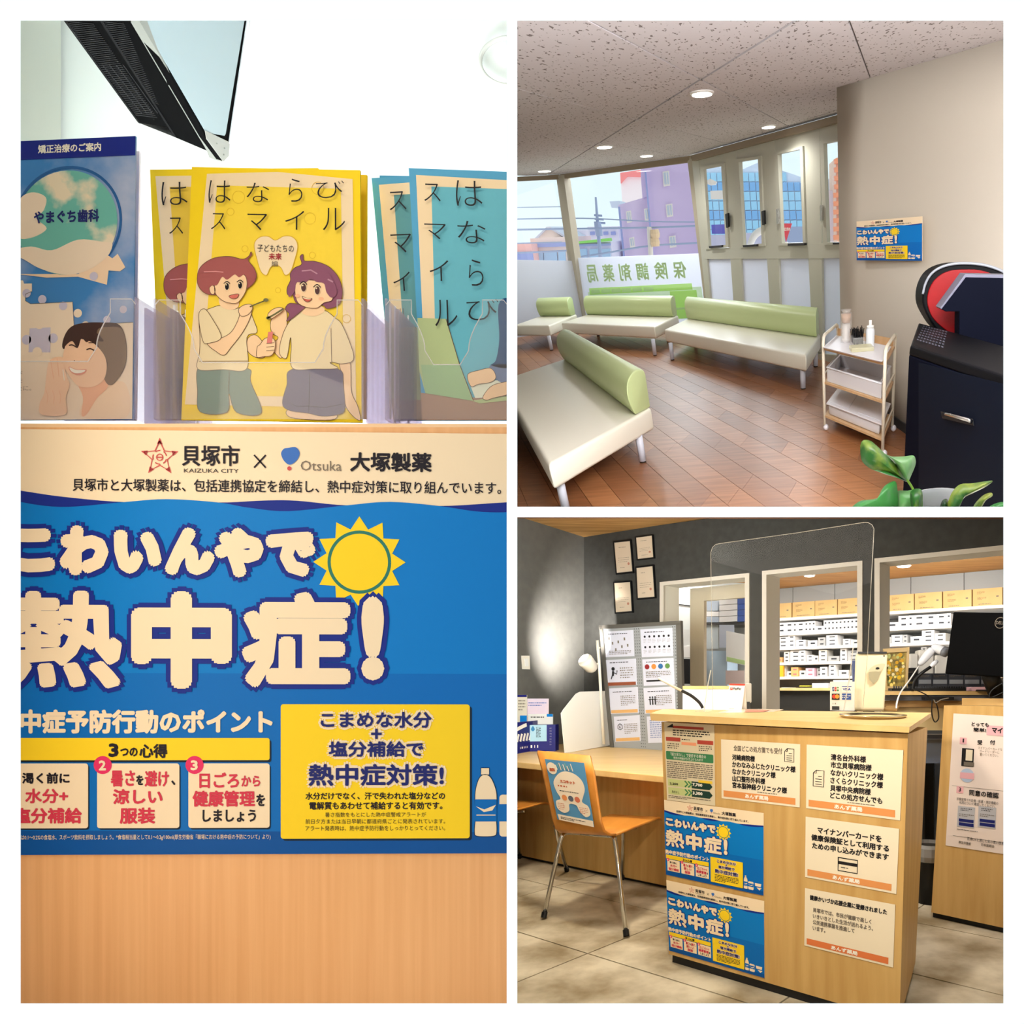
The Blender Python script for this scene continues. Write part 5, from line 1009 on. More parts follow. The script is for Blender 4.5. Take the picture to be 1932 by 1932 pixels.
G = [((1327.6, 319.5), (1360.5, 313.4), (1369, 461.8), (1337.3, 465.5)), ((1393.3, 306), (1429.8, 300), (1437, 459.4), (1403, 463)), ((1467, 291.5), (1509, 281.8), (1514.7, 457.7), (1475, 458.7)), ((1553.6, 270.8), (1590, 264), (1592, 457), (1560, 457))]
Lw = [((1333, 489), (1382, 487), (1392, 660), (1345, 660)), ((1397, 487), (1449, 485.5), (1458, 665), (1407, 665)), ((1466.5, 485.5), (1528.5, 484), (1535, 670), (1475, 668)), ((1548, 484), (1592, 484), (1592, 676), (1553, 674))]
HD = [((1368, 404), (1373, 402), (1374, 428), (1370, 430)), ((1436, 399), (1441, 397), (1442, 423), (1438, 425)), ((1464, 395), (1467, 394), (1468, 422), (1465, 423)), ((1546.5, 388), (1549.5, 387), (1549.5, 416), (1547, 417))]
ST = [((1337, 464.5), (1361, 462.5), (1361, 466), (1338, 468.5)), ((1401, 462.5), (1427, 461), (1427, 465), (1402, 466.5)), ((1486, 459), (1517, 458.5), (1517, 463), (1486, 464)), ((1571, 457.5), (1586, 457), (1586, 461), (1571, 461.5))]
for i in range(4):
    o = bpy.data.objects.new('window_%d' % (3+i), None); COL.objects.link(o); M = TR.mat(wf(2, *Lw[i][3])); o.matrix_world = Matrix(M.tolist()); PMX[o.name] = M; struct(o)
    g = [A(p) for p in G[i]]; c = sum(g)/4; mb = MB(TR)
    out_ = [A([g[0][0]-7, g[0][1]-5]), A([g[1][0]+5, g[1][1]-6]), A([g[2][0]+5, g[2][1]+5]), A([g[3][0]-7, g[3][1]+5])]
    for a in range(4):
        b = (a+1) % 4; mb = MB(TR); mb.prism([wf(2, *q, .085) for q in (out_[a], out_[b], g[b], g[a])], -wn(2)*.05); mb.build('sash_rail', o, silver)
    wpoly('glass_pane', 2, G[i], .05, .008, fg, o); wpoly('frosted_pane', 2, Lw[i], .03, .008, frost, o)
    wpoly('handle', 2, HD[i], .12, .03, black if i < 2 else chrome, o); wpoly('stay', 2, ST[i], .12, .04, dark, o)
# ================================================================== street outside, colours lightened to carry haze and outdoor brightness
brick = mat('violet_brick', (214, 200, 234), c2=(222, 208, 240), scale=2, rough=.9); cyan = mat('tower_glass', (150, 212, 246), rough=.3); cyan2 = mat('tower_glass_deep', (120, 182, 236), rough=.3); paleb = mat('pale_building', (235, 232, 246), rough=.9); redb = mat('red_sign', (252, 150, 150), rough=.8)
def ob(name, parent, pts, Y, D, m): mb = MB(TR); mb.prism([locy(u, v, Y) for u, v in pts], (0, D, 0)); return mb.build(name, parent, m)
def bld(lb, px_, Y, name='building', cat='building'): return thing(name, lb, cat, locy(px_[0], px_[1], Y), TR)
t = bld('violet brick building with small white framed windows across the street', (1240, 500), 36)
ob('left_wing', t, [(1166, 387), (1221, 371), (1235, 505), (1179, 505)], 36, 6, brick); ob('main_block', t, [(1209, 330), (1209, 318), (1300, 300), (1330, 505), (1233, 505), (1221, 371), (1212, 374)], 35.5, 6, mat('violet_brick_main', (206, 190, 232), rough=.9))
for a, b, c, d in ((1250, 323, 1262, 351), (1256, 385, 1268, 409), (1262, 445, 1274, 467), (1181, 398, 1190, 420), (1215, 393, 1225, 416), (1187, 448, 1196, 467)):
    f = ob('window', t, [(a, b+1), (c, b-1), (c+2, d-1), (a+2, d+1)], 35.4, .1, whitep); ob('pane', f, [(a+2, b+3), (c-2, b+2), (c, d-4), (a+4, d-3)], 35.36, .03, mat('pane_grey', (190, 205, 225))); ob('glazing_bar', f, [((a+c)/2, b+2), ((a+c)/2+1, b+2), ((a+c)/2+3, d-3), ((a+c)/2+2, d-3)], 35.33, .03, whitep)
ob('downpipe', t, [(1216, 322), (1218.5, 322), (1233, 485), (1230, 485)], 35.3, .1, mat('pipe_blue', (150, 165, 220))); ob('downpipe', t, [(1166, 390), (1169, 390), (1179, 490), (1176, 490)], 35.7, .1, mat('pipe_blue'))
t = bld('cyan glass tower behind the brick building, seen through the sash windows', (1400, 480), 50, 'glass_tower')
ob('frame', t, [(1272, 300), (1395, 322), (1432, 306), (1440, 310), (1518, 336), (1530, 505), (1290, 505)], 50, 8, mat('tower_frame', (206, 228, 250), rough=.7))
for i in range(20):
    for j in range(9):
        u = 1280+i*12; v0 = 326+j*18; top = 322 if u < 1395 else (306+(u-1432)*.36 if u > 1432 else 322-(u-1395)*.43)
        if v0-2 < top and not (u < 1300): continue
        if u < 1300: v0 = 306+j*20
        l = (v0-320)*.08; ob('window_pane', t, [(u+l, v0), (u+10.6+l, v0-.5), (u+11.8+l, v0+16), (u+1+l, v0+16.5)], 49.9, .05, (cyan, cyan, cyan2)[(i*3+j*5) % 3])
def rectb(lb, u0, v0, u1, v1, Y, m, name='building', cat='building', D=2, sk=4): return tag(ob(name, None, [(u0, v0), (u1, v0-1), (u1+sk, v1), (u0+sk, v1)], Y, D, m), lb, cat)
rectb('white shop sign on the glass tower, first sash window', 1340, 360, 1368, 376, 34, whitep, 'shop_sign', 'sign', .1, 1); o = rectb('blue shop sign low in the first sash window', 1342, 424, 1368, 441, 34, mat('sign_violet', (110, 110, 210)), 'shop_sign', 'sign', .1, 1)
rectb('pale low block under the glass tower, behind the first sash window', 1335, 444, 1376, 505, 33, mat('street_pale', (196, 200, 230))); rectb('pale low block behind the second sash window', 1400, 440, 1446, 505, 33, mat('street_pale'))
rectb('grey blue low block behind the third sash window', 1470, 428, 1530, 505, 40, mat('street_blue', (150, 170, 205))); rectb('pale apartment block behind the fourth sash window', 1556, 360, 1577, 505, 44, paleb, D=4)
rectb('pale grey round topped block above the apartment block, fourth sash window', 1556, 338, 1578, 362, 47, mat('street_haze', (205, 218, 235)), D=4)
t = bld('orange and white balcony tower at the right end of the windows', (1585, 480), 42)
for k in range(10): ob('balcony', t, [(1574-(k > 3)*1.5, 300+k*16), (1600, 297+k*16), (1600, 306+k*16), (1575-(k > 3)*1.5, 309+k*16)], 41.8, .4, mat('balcony_orange', (246, 160, 120)))
ob('tower_body', t, [(1577, 298), (1602, 294), (1604, 505), (1580, 505)], 42, 4, mat('tower_cream', (240, 200, 170)))
# stop sign
q = [TR.w(locy(u, v, 30)) for u, v in ((1476, 421), (1495, 421), (1495, 457), (1476, 457))]; t = thing('stop_sign', 'red inverted triangle stop sign seen through the third sash window', 'sign', locy(1484, 457, 30), TR)
mb = MB(TR); mb.prism([locy(u, v, 30) for u, v in ((1475.5, 421.5), (1494.5, 421.5), (1483, 457))], (0, .08, 0)); mb.build('plate', t, mat('stop_red', (232, 70, 86)))
s = Sheet(q, (0, 0, 40, 76), .02); s.text('止まれ', 6, 16, 32, 30, whi, 1, fat=.5); s.flush('lettering', t); mb = MB(TR); mb.tube([locy(1483, 456, 30.1), locy(1484, 500, 30.1)], .07, 8); mb.build('post', t, whitep)
mb = MB(TR); mb.tube([locy(u, v, 30) for u, v in cr([(1414, 470), (1419, 452), (1428, 440), (1440, 434)], 4, False)], .12, 8); tag(mb.build('road_mirror_arm', None, whitep, smooth=True), 'white curved street pole behind the second sash window', 'pole')
mb = MB(TR); mb.prism([locy(u, v, 29) for u, v in ((1331, 342), (1340, 337), (1352, 343), (1350, 348), (1340, 349), (1333, 346))], (0, .3, 0)); tag(mb.build('street_lamp', None, whitep), 'white street lamp head high in the first sash window', 'lamp')
# low shops at left
t = bld('low shop with dark blue fascia and peach wall, behind the left window', (1010, 487), 34)
ob('wall', t, [(1000, 450), (1068, 447), (1075, 505), (1006, 505)], 34, 5, mat('shop_peach', (242, 222, 214))); ob('fascia', t, [(1001, 459), (1069, 457), (1070, 465), (1002, 467)], 33.9, .1, mat('fascia_blue', (150, 165, 222)))
for u in (1011, 1026, 1053): ob('window', t, [(u, 475), (u+13 if u != 1026 else u+24, 474), (u+15 if u != 1026 else u+26, 505), (u+1, 505)], 33.9, .1, mat('shop_glass', (160, 196, 232)))
t = bld('small gabled house with pale roof above the low shop', (1030, 450), 38); ob('gable', t, [(1012, 450), (1031, 431), (1037, 430), (1064, 450)], 38, 4, mat('gable_cream', (238, 224, 214))); ob('roof', t, [(1008, 450), (1031, 428), (1037, 427.5), (1070, 447), (1066, 449), (1036, 431), (1031, 432), (1013, 450)], 37.8, 4.4, mat('roof_grey', (200, 205, 222)))
t = bld('pink walled corner shop at the far left of the window', (980, 487), 33); ob('wall', t, [(960, 461), (1002, 459), (1008, 505), (960, 505)], 33, 4, mat('shop_pink', (244, 190, 186))); ob('window', t, [(960, 477), (1004, 476), (1008, 505), (960, 505)], 32.9, .1, mat('fascia_blue'))
t = bld('low shop with a lime green roof strip beside the utility pole', (1120, 487), 34); ob('wall', t, [(1087, 459), (1152, 456), (1158, 505), (1090, 505)], 34, 4, mat('shop_white', (226, 228, 246))); ob('roof_strip', t, [(1086, 456), (1150, 449), (1151, 455), (1087, 460)], 33.8, .5, mat('strip_green', (140, 220, 110))); ob('fascia', t, [(1088, 461), (1152, 459), (1152, 463), (1088, 465)], 33.9, .1, mat('fascia_blue'))
for u in (1090, 1112, 1134): ob('window', t, [(u, 470), (u+17, 469), (u+18, 505), (u+1, 505)], 33.9, .1, mat('shop_glass'))
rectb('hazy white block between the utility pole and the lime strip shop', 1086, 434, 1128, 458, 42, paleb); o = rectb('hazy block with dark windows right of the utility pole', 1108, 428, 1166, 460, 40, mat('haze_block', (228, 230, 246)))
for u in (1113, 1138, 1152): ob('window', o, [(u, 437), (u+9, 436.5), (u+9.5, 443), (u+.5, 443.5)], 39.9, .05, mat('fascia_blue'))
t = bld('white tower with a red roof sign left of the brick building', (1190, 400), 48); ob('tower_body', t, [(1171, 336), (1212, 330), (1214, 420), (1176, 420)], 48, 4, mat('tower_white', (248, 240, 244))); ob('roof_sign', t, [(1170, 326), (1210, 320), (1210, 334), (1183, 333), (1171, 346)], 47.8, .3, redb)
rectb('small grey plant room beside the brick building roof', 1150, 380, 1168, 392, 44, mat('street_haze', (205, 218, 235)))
pole_m = mat('pole_blue', (160, 178, 214), rough=.7)
t = bld('utility pole with cross arms between the shops', (1132, 490), 31, 'utility_pole', 'pole'); mb = MB(TR); mb.tube([locy(1124, 372, 31), locy(1128, 430, 31), locy(1134, 500, 31)], [.035, .06, .08], 8); mb.build('mast', t, pole_m)
for v, a, b in ((406, 1121, 1136), (413, 1122, 1139), (420, 1121, 1142)): mb = MB(TR); mb.tube([locy(a, v, 31), locy(b, v+1, 31)], .035, 6); mb.build('cross_arm', t, pole_m)
mb = MB(TR); mb.lathe(locy(1129, 432, 30.9), [(.12, -.22), (.14, 0), (.12, .22)], 10); mb.build('transformer', t, pole_m)
t = bld('white signal pole with amber boxes in front of the brick building', (1228, 490), 30, 'signal_pole', 'pole'); mb = MB(TR); mb.tube([locy(1225, 428, 30), locy(1229, 500, 30)], .09, 8); mb.build('mast', t, whitep)
for v in (441, 457): mb = MB(TR); mb.lathe(locy(1236, v, 29.9), [(.14, -.13), (.17, 0), (.14, .13)], 10); mb.build('signal_box', t, mat('amber', (236, 208, 170)))
def wire(lb, pts, Y=30, r=.02): mb = MB(TR); mb.tube([locy(u, v, Y) for u, v in cr(pts, 5, False)], r, 5); tag(mb.build('wire', None, pole_m), lb, 'wire')
wire('thickest overhead wire crossing both windows at half height', [(950, 434), (1060, 432), (1200, 430), (1330, 426)], r=.03); wire('overhead wire above the thickest one', [(950, 414), (1100, 412), (1230, 418), (1330, 419)]); wire('thin overhead wire near the frosted edge at left', [(950, 460), (1060, 457)]); wire('sagging wire rising to the right over the lime strip shop', [(1080, 487), (1140, 478), (1227, 464), (1330, 458)], r=.03)
wire('lowest overhead wire across the shop windows', [(950, 478), (1010, 476), (1070, 473)], r=.03); wire('faint high wire in the left sky', [(950, 392), (1060, 390)], r=.012)
# ================================================================== benches
cream_v = mat('cream_vinyl', (238, 234, 218), rough=.33, spec=.45); green_v = mat('green_vinyl', (196, 212, 154), rough=.36, spec=.4); leg_m = mat('bench_leg', (206, 210, 222), rough=.35)
def bench(label, FL, FR, BR, legs, hs=.385, hb=.21, ht=.705, tf=.19):
    FL, FR, BR = [A([p[0], p[1], 0]) for p in (FL, FR, BR)]; BL = FL+BR-FR; dv = BR-FR; lv = nrm(FL-FR); c = (FL+BR)/2
    t = thing('waiting_bench', label, 'bench', c, TR)
    mb = MB(TR); z = lambda p, h: A([p[0], p[1], h])
    mb.hexa([z(p, hb) for p in (FL, FR, BR, BL)], [z(p, hs) for p in (FL, FR, BR, BL)]); mb.build('seat', t, cream_v, bevel=.028, seg=4, smooth=True)
    prof = [(1-tf*.92, 0), (1-tf*1.14, .3), (1-tf*1.2, .55), (1-tf*1.1, .8), (1-tf*.8, .95), (1-tf*.45, 1.0), (1-.02, .93), (1, .8), (1, 0)]
    sec = cr([(a, b, 0) for a, b in prof[:-1]], 3, False)+[A([1, 0, 0])]
    mb = MB(TR); ins = lv*.03; V = []
    ringA = [FR+ins+dv*p[0]+A([0, 0, hs+.002+p[1]*(ht-hs)]) for p in sec]; ringB = [FL-ins+dv*p[0]+A([0, 0, hs+.002+p[1]*(ht-hs)]) for p in sec]
    mb.prism(ringA, ringB[0]-ringA[0]); mb.build('backrest', t, green_v, bevel=.016, seg=3, smooth=True)
    for i, (u, v) in enumerate(legs):
        b = loc(u, v) if isinstance(u, (int, float)) and u > 50 else FR+(FL-FR)*u+dv*v; b = A([b[0], b[1], 0])
        if not clip_ok(b): bz = max_below(b)
        else: bz = 0
        mb = MB(TR); mb.tube([z(b, bz+.012), z(b, hb+.03)], .031, 14); l = mb.build('leg', t, leg_m, smooth=True)
        if bz == 0: mb = MB(TR); mb.tube([z(b, 0), z(b, .012)], .028, 12); mb.build('foot_pad', l, black)
    return t
def clip_ok(b): p = TR.w(b); return np.dot(PLN[1][0], p) > 0
def max_below(b):
    for k in range(60):
        if np.dot(PLN[1][0], TR.w(A([b[0], b[1], k*.01]))) > .002: return k*.01
    return .2
def L2(u, v, h=.385): return loc(u, v, h)[:2]
bench('longest pale bench below the sash windows, right of the others', L2(1253.4, 621.4), L2(1521, 670), L2(1548, 631), [(1515.5, 734), (1269, 679.5), (1539, 692), (.93, .8)])
bench('middle pale bench under the green window lettering', L2(1058.8, 609), L2(1235, 616.5), L2(1280, 595), [(1236, 671), (.9, .14), (.1, .85), (.9, .85)])
b3FR = loc(1035.7, 614, .385); b3BR = loc(1088, 593, .385); b3FL = loc(976, 614, .385); dd3 = nrm(b3FL-b3FR); cc = b3FR+dd3*.98
bench('far left pale bench cut by the left edge', cc[:2], b3FR[:2], b3BR[:2], [(1041, 661), (.1, .85)])
N_ = loc(1034.5, 877, .385); E_ = loc(1229, 770, .385); Lv = A([-1.484, 3.675, 0])*1.0
bench('nearest pale bench in the lower left corner, its green backrest facing left', (N_+Lv)[:2], N_[:2], E_[:2], [(1213, 872), (1068, 962), (.9, .15), (.9, .85)])
# ================================================================== trolley and its load
w1, w3, w2 = loc(1556, 812), loc(1665, 862), loc(1683, 814); w4 = w1+w2-w3
tr = thing('trolley', 'cream metal trolley with three wooden shelves on white castors', 'trolley', (w1+w2)/2, TR); tm = mat('trolley_enamel', (224, 216, 196), rough=.4); wd = mat('trolley_wood', (206, 168, 124), c2=(216, 180, 136), scale=3, sx=8, rough=.5)
def at(p, h): return A([p[0], p[1], h])
HS = [hgt(w1, 1553, 657), hgt(w1, 1554, 720), hgt(w1, 1555, 783)]; HS3 = [hgt(w3, 1660, 684), hgt(w3, 1661, 758), hgt(w3, 1662, 829)]; HT = hgt(w1, 1553, 634); print('trolley', HS, HS3, HT)
HS = [(a+b)/2 for a, b in zip(HS, HS3)]
for a, b in ((w1, w4), (w3, w2)):
    e = (b-a); mb = MB(TR); mb.tube([at(a, .05)]+[at(a, HT-.05)]+[at(a+e*.03, HT-.015), at(a+e*.1, HT)]+[at(a+e*.9, HT), at(a+e*.97, HT-.015)]+[at(b, HT-.05), at(b, .05)], .014, 10); mb.build('side_frame', tr, tm, smooth=True)
    for h in HS[1:]: mb = MB(TR); mb.tube([at(a, h+.06), at(b, h+.06)], .007, 8); mb.build('guard_rail', tr, tm)
for h in HS: mb = MB(TR); mb.hexa([at(p, h-.018) for p in (w1, w3, w2, w4)], [at(p, h) for p in (w1, w3, w2, w4)]); mb.build('shelf', tr, wd)
mb = MB(TR); mb.hexa([at(p, HS[0]) for p in (w4, w2)]+[at(p+(w1-w4)*.02, HS[0]) for p in (w2, w4)], [at(p, HS[0]+.055) for p in (w4, w2)]+[at(p+(w1-w4)*.02, HS[0]+.055) for p in (w2, w4)]); mb.build('back_rim', tr, wd)
for p in (w1, w2, w3, w4): mb = MB(TR); mb.ball(at(p, .028)+A([.012, 0, 0]), .028, 12, sc=(.9, 1.3, 1)); mb.build('castor', tr, mat('castor_white', (232, 230, 236), rough=.3), smooth=True)
U = w3-w1; V_ = w4-w1
def ts(a, b, h): return A([*(w1+U*a+V_*b)[:2], h])
def tbox(mb, a0, b0, a1, b1, h0, h1, tp=0): c = (a0+a1)/2; d = (b0+b1)/2; mb.hexa([ts(a0+tp, b0+tp, h0), ts(a1-tp, b0+tp, h0), ts(a1-tp, b1-tp, h0), ts(a0+tp, b1-tp, h0)], [ts(a0, b0, h1), ts(a1, b0, h1), ts(a1, b1, h1), ts(a0, b1, h1)])
def tub(name, lb, lvl, h, lid):
    o = thing(name, lb, 'storage box', ts(.5, .5, HS[lvl]), TR); m_ = mat('tub_white', (226, 226, 232), rough=.4); z0 = HS[lvl]+.001
    if lid: mb = MB(TR); tbox(mb, .06, .06, .94, .94, z0, z0+h, .015); mb.build('tub', o, m_, bevel=.015, seg=3, smooth=True); mb = MB(TR); tbox(mb, .03, .03, .97, .97, z0+h, z0+h+.012); mb.build('lid', o, mat('tub_lid', (236, 236, 242), rough=.35), bevel=.004)
    if lid:
        for a0, a1 in ((.06, .42), (.58, .94)): mb = MB(TR); tbox(mb, a0, .12, a1, .88, z0+h+.012, z0+h+.017); mb.build('lid_panel', o, mat('tub_lid'), bevel=.003)
    else:
        for q in ((.05, .05, .95, .09), (.05, .91, .95, .95), (.05, .09, .08, .91), (.92, .09, .95, .91)): mb = MB(TR); tbox(mb, *q, z0, z0+h); mb.build('tub_wall', o, m_, bevel=.004)
        mb = MB(TR); tbox(mb, .06, .06, .94, .94, z0, z0+.01); mb.build('tub_base', o, m_); mb = MB(TR); P_ = cr([ts(a, b, z0+h) for a, b in ((.05, .05), (.95, .05), (.95, .95), (.05, .95))], 1); mb.tube(P_, .008, 8, closed=True); mb.build('tub_rim', o, m_, smooth=True)
tub('storage_tub', 'open white plastic tub on the middle shelf of the trolley', 1, .115, False); tub('storage_tub', 'lidded white plastic box on the lowest shelf of the trolley', 2, .09, True)
o = thing('serving_tray', 'white tray overhanging the top shelf of the trolley', 'tray', ts(.5, .4, HS[0]), TR); mb = MB(TR); tbox(mb, .02, -.1, .98, .8, HS[0]+.004, HS[0]+.018, .03); mb.build('tray', o, mat('tub_lid'), bevel=.006, seg=3); 
def tcyl(name, lb, cat, u, v0, v1, prof_r, m, b=.4, seg=14, parent=None):
    base = locplane(u, v1, A([0, 0, HS[0]+.019]), A([0, 0, 1.])); h = hgt(base, u, v0)-base[2]
    mb = MB(TR); mb.lathe(base, [(r, f*h) for r, f in prof_r], seg); x = mb.build(name, parent, m, smooth=True)
    return tag(x, lb, cat) if parent is None else x
clr = clear('clear_plastic', gloss=.12, body=.22); kraft = mat('kraft_cup', (186, 152, 126), rough=.6)
tcyl('cup_stack', 'white paper cup stack at the left of the trolley tray', 'cups', 1596.5, 606, 645, [(.03, 0), (.038, .2), (.031, .21), (.038, .4), (.031, .41), (.038, .6), (.031, .61), (.038, .8), (.031, .81), (.038, 1)], mat('cup_white', (222, 216, 210), rough=.5))
bs = locplane(1596.5, 646, A([0, 0, HS[0]+.019]), A([0, 0, 1.])); h1, h2, h3 = hgt(bs, 1595, 609), hgt(bs, 1594, 592), hgt(bs, 1594, 584)
mb = MB(TR); mb.lathe(at(bs, 0), [(.034, h1), (.044, h2)], 16); tag(mb.build('cup_stack', None, kraft, smooth=True), 'brown paper cups on top of the white cup stack', 'cups')
mb = MB(TR); mb.lathe(at(bs, 0), [(.048, HS[0]+.02), (.05, h2)], 16, caps=False); mb.lathe(at(bs, 0)+A([0, 0, 0]), [(.05, h2), (.03, h2+.01), (.045, h3)], 10, caps=False); tag(mb.build('cup_holder', None, clr), 'clear plastic sleeve around the cup stack', 'holder')
o = thing('stirrer_box', 'clear box full of black stirrers on the trolley tray', 'box', locplane(1620, 650, A([0, 0, HS[0]+.02]), A([0, 0, 1.])), TR); c0_ = locplane(1618, 651, A([0, 0, HS[0]+.02]), A([0, 0, 1.])); c0_[2] = HS[0]+.02
mb = MB(TR); mb.box(c0_[0]-.05, c0_[1]-.12, c0_[2], c0_[0]+.05, c0_[1]+.12, c0_[2]+.07); mb.build('box', o, clr)
mb = MB(TR)
for k in range(70): x, y = c0_[0]+random.uniform(-.04, .04), c0_[1]+random.uniform(-.1, .1); mb.tube([A([x, y, c0_[2]+.015]), A([x+random.uniform(-.02, .02), y+random.uniform(-.05, .05), c0_[2]+random.uniform(.10, .14)])], .0035, 4)
stuff(mb.build('stirrers', o, black))
o = thing('bottle', 'white squeeze bottle with a white cap on the trolley tray', 'bottle', locplane(1641, 652, A([0, 0, HS[0]+.02]), A([0, 0, 1.])), TR)
tcyl('body', '', '', 1641.5, 618, 654, [(.034, 0), (.036, .05), (.036, .85), (.028, 1)], mat('bottle_frost', (222, 226, 232), rough=.35, alpha=.9), parent=o); bb = locplane(1641.5, 654, A([0, 0, HS[0]+.02]), A([0, 0, 1.])); ha, hb_ = hgt(bb, 1641.5, 618), hgt(bb, 1641.5, 604)
mb = MB(TR); mb.lathe(at(bb, 0), [(.03, ha), (.03, ha+.015), (.012, ha+.018), (.012, hb_)], 14); mb.build('cap', o, whitep, smooth=True)
c1_ = locplane(1622, 656, A([0, 0, HS[0]+.021]), A([0, 0, 1.])); mb = MB(TR); mb.box(c1_[0]-.09, c1_[1]-.22, HS[0]+.02, c1_[0]+.09, c1_[1]-.02, HS[0]+.05); tag(mb.build('sugar_case', None, clear('clear_case', gloss=.1, body=.35, bodyc=(240, 236, 190)), bevel=.004), 'clear case of cream sticks at the front of the tray', 'case')
# ================================================================== drinks machine and cabinet
bk1 = mat('machine_navy', (3, 5, 18), rough=.7, spec=.05); bk2 = mat('machine_black', (4, 4, 7), rough=.55, spec=.1); red_m = mat('machine_red', (128, 4, 10), rough=.3, spec=.3)
hc = 1.0; c1_, c2_, c3_ = loc(1716, 652, hc), loc(1925, 719, hc), loc(1732, 608, hc); c4_ = c2_+(c3_-c1_)*.9
mc = thing('machine_cabinet', 'dark navy cabinet under the red and black machine, at the right edge', 'cabinet', A([c1_[0], c1_[1], .0]), TR)
lowz = [next(k*.01 for k in range(100) if np.dot(PLN[1][0], TR.w(at(p, k*.01))) > .004) for p in (c1_, c2_, c4_, c3_)]; print('cab low', lowz)
mb = MB(TR); mb.hexa([at(p, max(.0, z_)) for p, z_ in zip((c1_, c2_, c4_, c3_), lowz)], [at(p, hc-.05) for p in (c1_, c2_, c4_, c3_)]); mb.build('carcass', mc, bk1, bevel=.006)
mb = MB(TR); mb.hexa([at(p, hc-.05) for p in (c1_, c2_, c4_, c3_)], [at(p+(c4_-p)*.01, hc) for p in (c1_, c2_, c4_, c3_)]); mb.build('top', mc, bk2, bevel=.012, seg=3)
fnv = nrm(np.cross(c2_-c1_, A([0, 0, 1.]))); fnv = fnv if fnv[1] < 0 else -fnv
def cf(u, v, o=0): return locplane(u, v, c1_+fnv*o, fnv)
mb = MB(TR); mb.prism([cf(u, v, .004) for u, v in ((1733, 684), (1905, 728), (1905, 960), (1733, 950))], -fnv*.003); mb.build('door', mc, mat('machine_door', (4, 9, 22), rough=.6, spec=.08))
mb = MB(TR); mb.tube([cf(1780, 782, .02), cf(1786, 781, .035), cf(1828, 793, .035), cf(1834, 796, .02)], .009, 8); mb.build('handle', mc, chrome, smooth=True); mb = MB(TR); mb.prism([cf(u, v, .006) for u, v in ((1776, 776), (1836, 790), (1838, 803), (1779, 789))], fnv*.004); mb.build('handle_recess', mc, black)
mb = MB(TR)
for i in range(9):
    for j in range(7): p = c1_+(c2_-c1_)*(.06+i*.035+j*.004)+(c3_-c1_)*(.25+j*.1); mb.prism([at(p+(c2_-c1_)*a+(c3_-c1_)*b, hc+.001) for a, b in ((0, 0), (.02, 0), (.02, .04), (0, .04))], (0, 0, .002))
stuff(mb.build('vent_slots', mc, mat('vent_grey', (70, 72, 84), rough=.6)))
mm = thing('drinks_machine', 'round red and black machine head with an angular black panel, on the navy cabinet', 'machine', loc(1800, 625, hc), TR)
cc_ = locy(1815, 572, 4.75); vx = nrm(locy(1893, 590, 4.55)-locy(1740, 555, 4.95)); 
P0 = locy(1748, 575, 5.0); 
def md(u, v, o=0): return locplane(u, v, locy(1742, 575, 5.0)+A([0, 1, 0])*o, nrm([-.25, -1, 0]))
ring = [(1742, 578), (1741, 556), (1747, 534), (1760, 515), (1782, 503), (1812, 498), (1850, 500), (1880, 508), (1905, 520), (1925, 545), (1925, 600), (1905, 640), (1860, 662), (1828, 655), (1800, 645), (1770, 625), (1752, 600)]
inner = [(1751, 578), (1750, 560), (1756, 540), (1770, 522), (1792, 511), (1820, 508.5), (1850, 510), (1880, 520), (1905, 536), (1915, 560), (1912, 600), (1895, 632), (1860, 650), (1828, 645), (1800, 633), (1775, 615), (1759, 598)]
mb = MB(TR); mb.prism([md(*p[:2]) for p in cr(ring, 3)], (0, .25, 0)); mb.build('rim', mm, bk2, bevel=.01)
mb = MB(TR); mb.prism([md(p[0], p[1], -.02) for p in cr(inner, 3)], (0, .018, 0)); mb.build('red_disc', mm, red_m, bevel=.004)
mb = MB(TR); mb.tube([md(p[0]*1., p[1]-1.2, -.01) for p in cr(ring[1:9], 4, False)], .008, 8); mb.build('bright_rim', mm, mat('rim_grey', (130, 134, 142), rough=.3), smooth=True)
def mp(u, v, o=0): return locplane(u, v, locy(1780, 585, 4.6)+A([0, 1, 0])*o, nrm([-.25, -1, 0]))
mb = MB(TR); mb.prism([mp(*p) for p in ((1774.5, 583), (1821, 523), (1930, 526), (1930, 722), (1809, 672), (1810, 588), (1785, 588))], (0, .12, 0)); mb.build('front_panel', mm, bk1, bevel=.004)
mb = MB(TR); mb.prism([mp(*p) for p in ((1774, 581), (1821, 517), (1930, 519), (1930, 525.5), (1822, 523), (1776, 583.5))], (0, .125, 0)); mb.build('panel_edge', mm, mat('panel_edge_grey', (92, 92, 108), rough=.35))
# poster on the wall
WPO = TR.w(rwp(1680, 450, .07)); WPN = planen(WPO, TR.w(rwp(1720, 450, .07)), TR.w(rwp(1680, 480, .07)))
heat_poster('blue heat stroke poster on the beige wall of the waiting room', [onplane(*p, WPO, WPN) for p in ((1616, 418), (1740, 408), (1740, 492), (1617, 491))], 0, fr=TR, eps=.0012, th=.002)
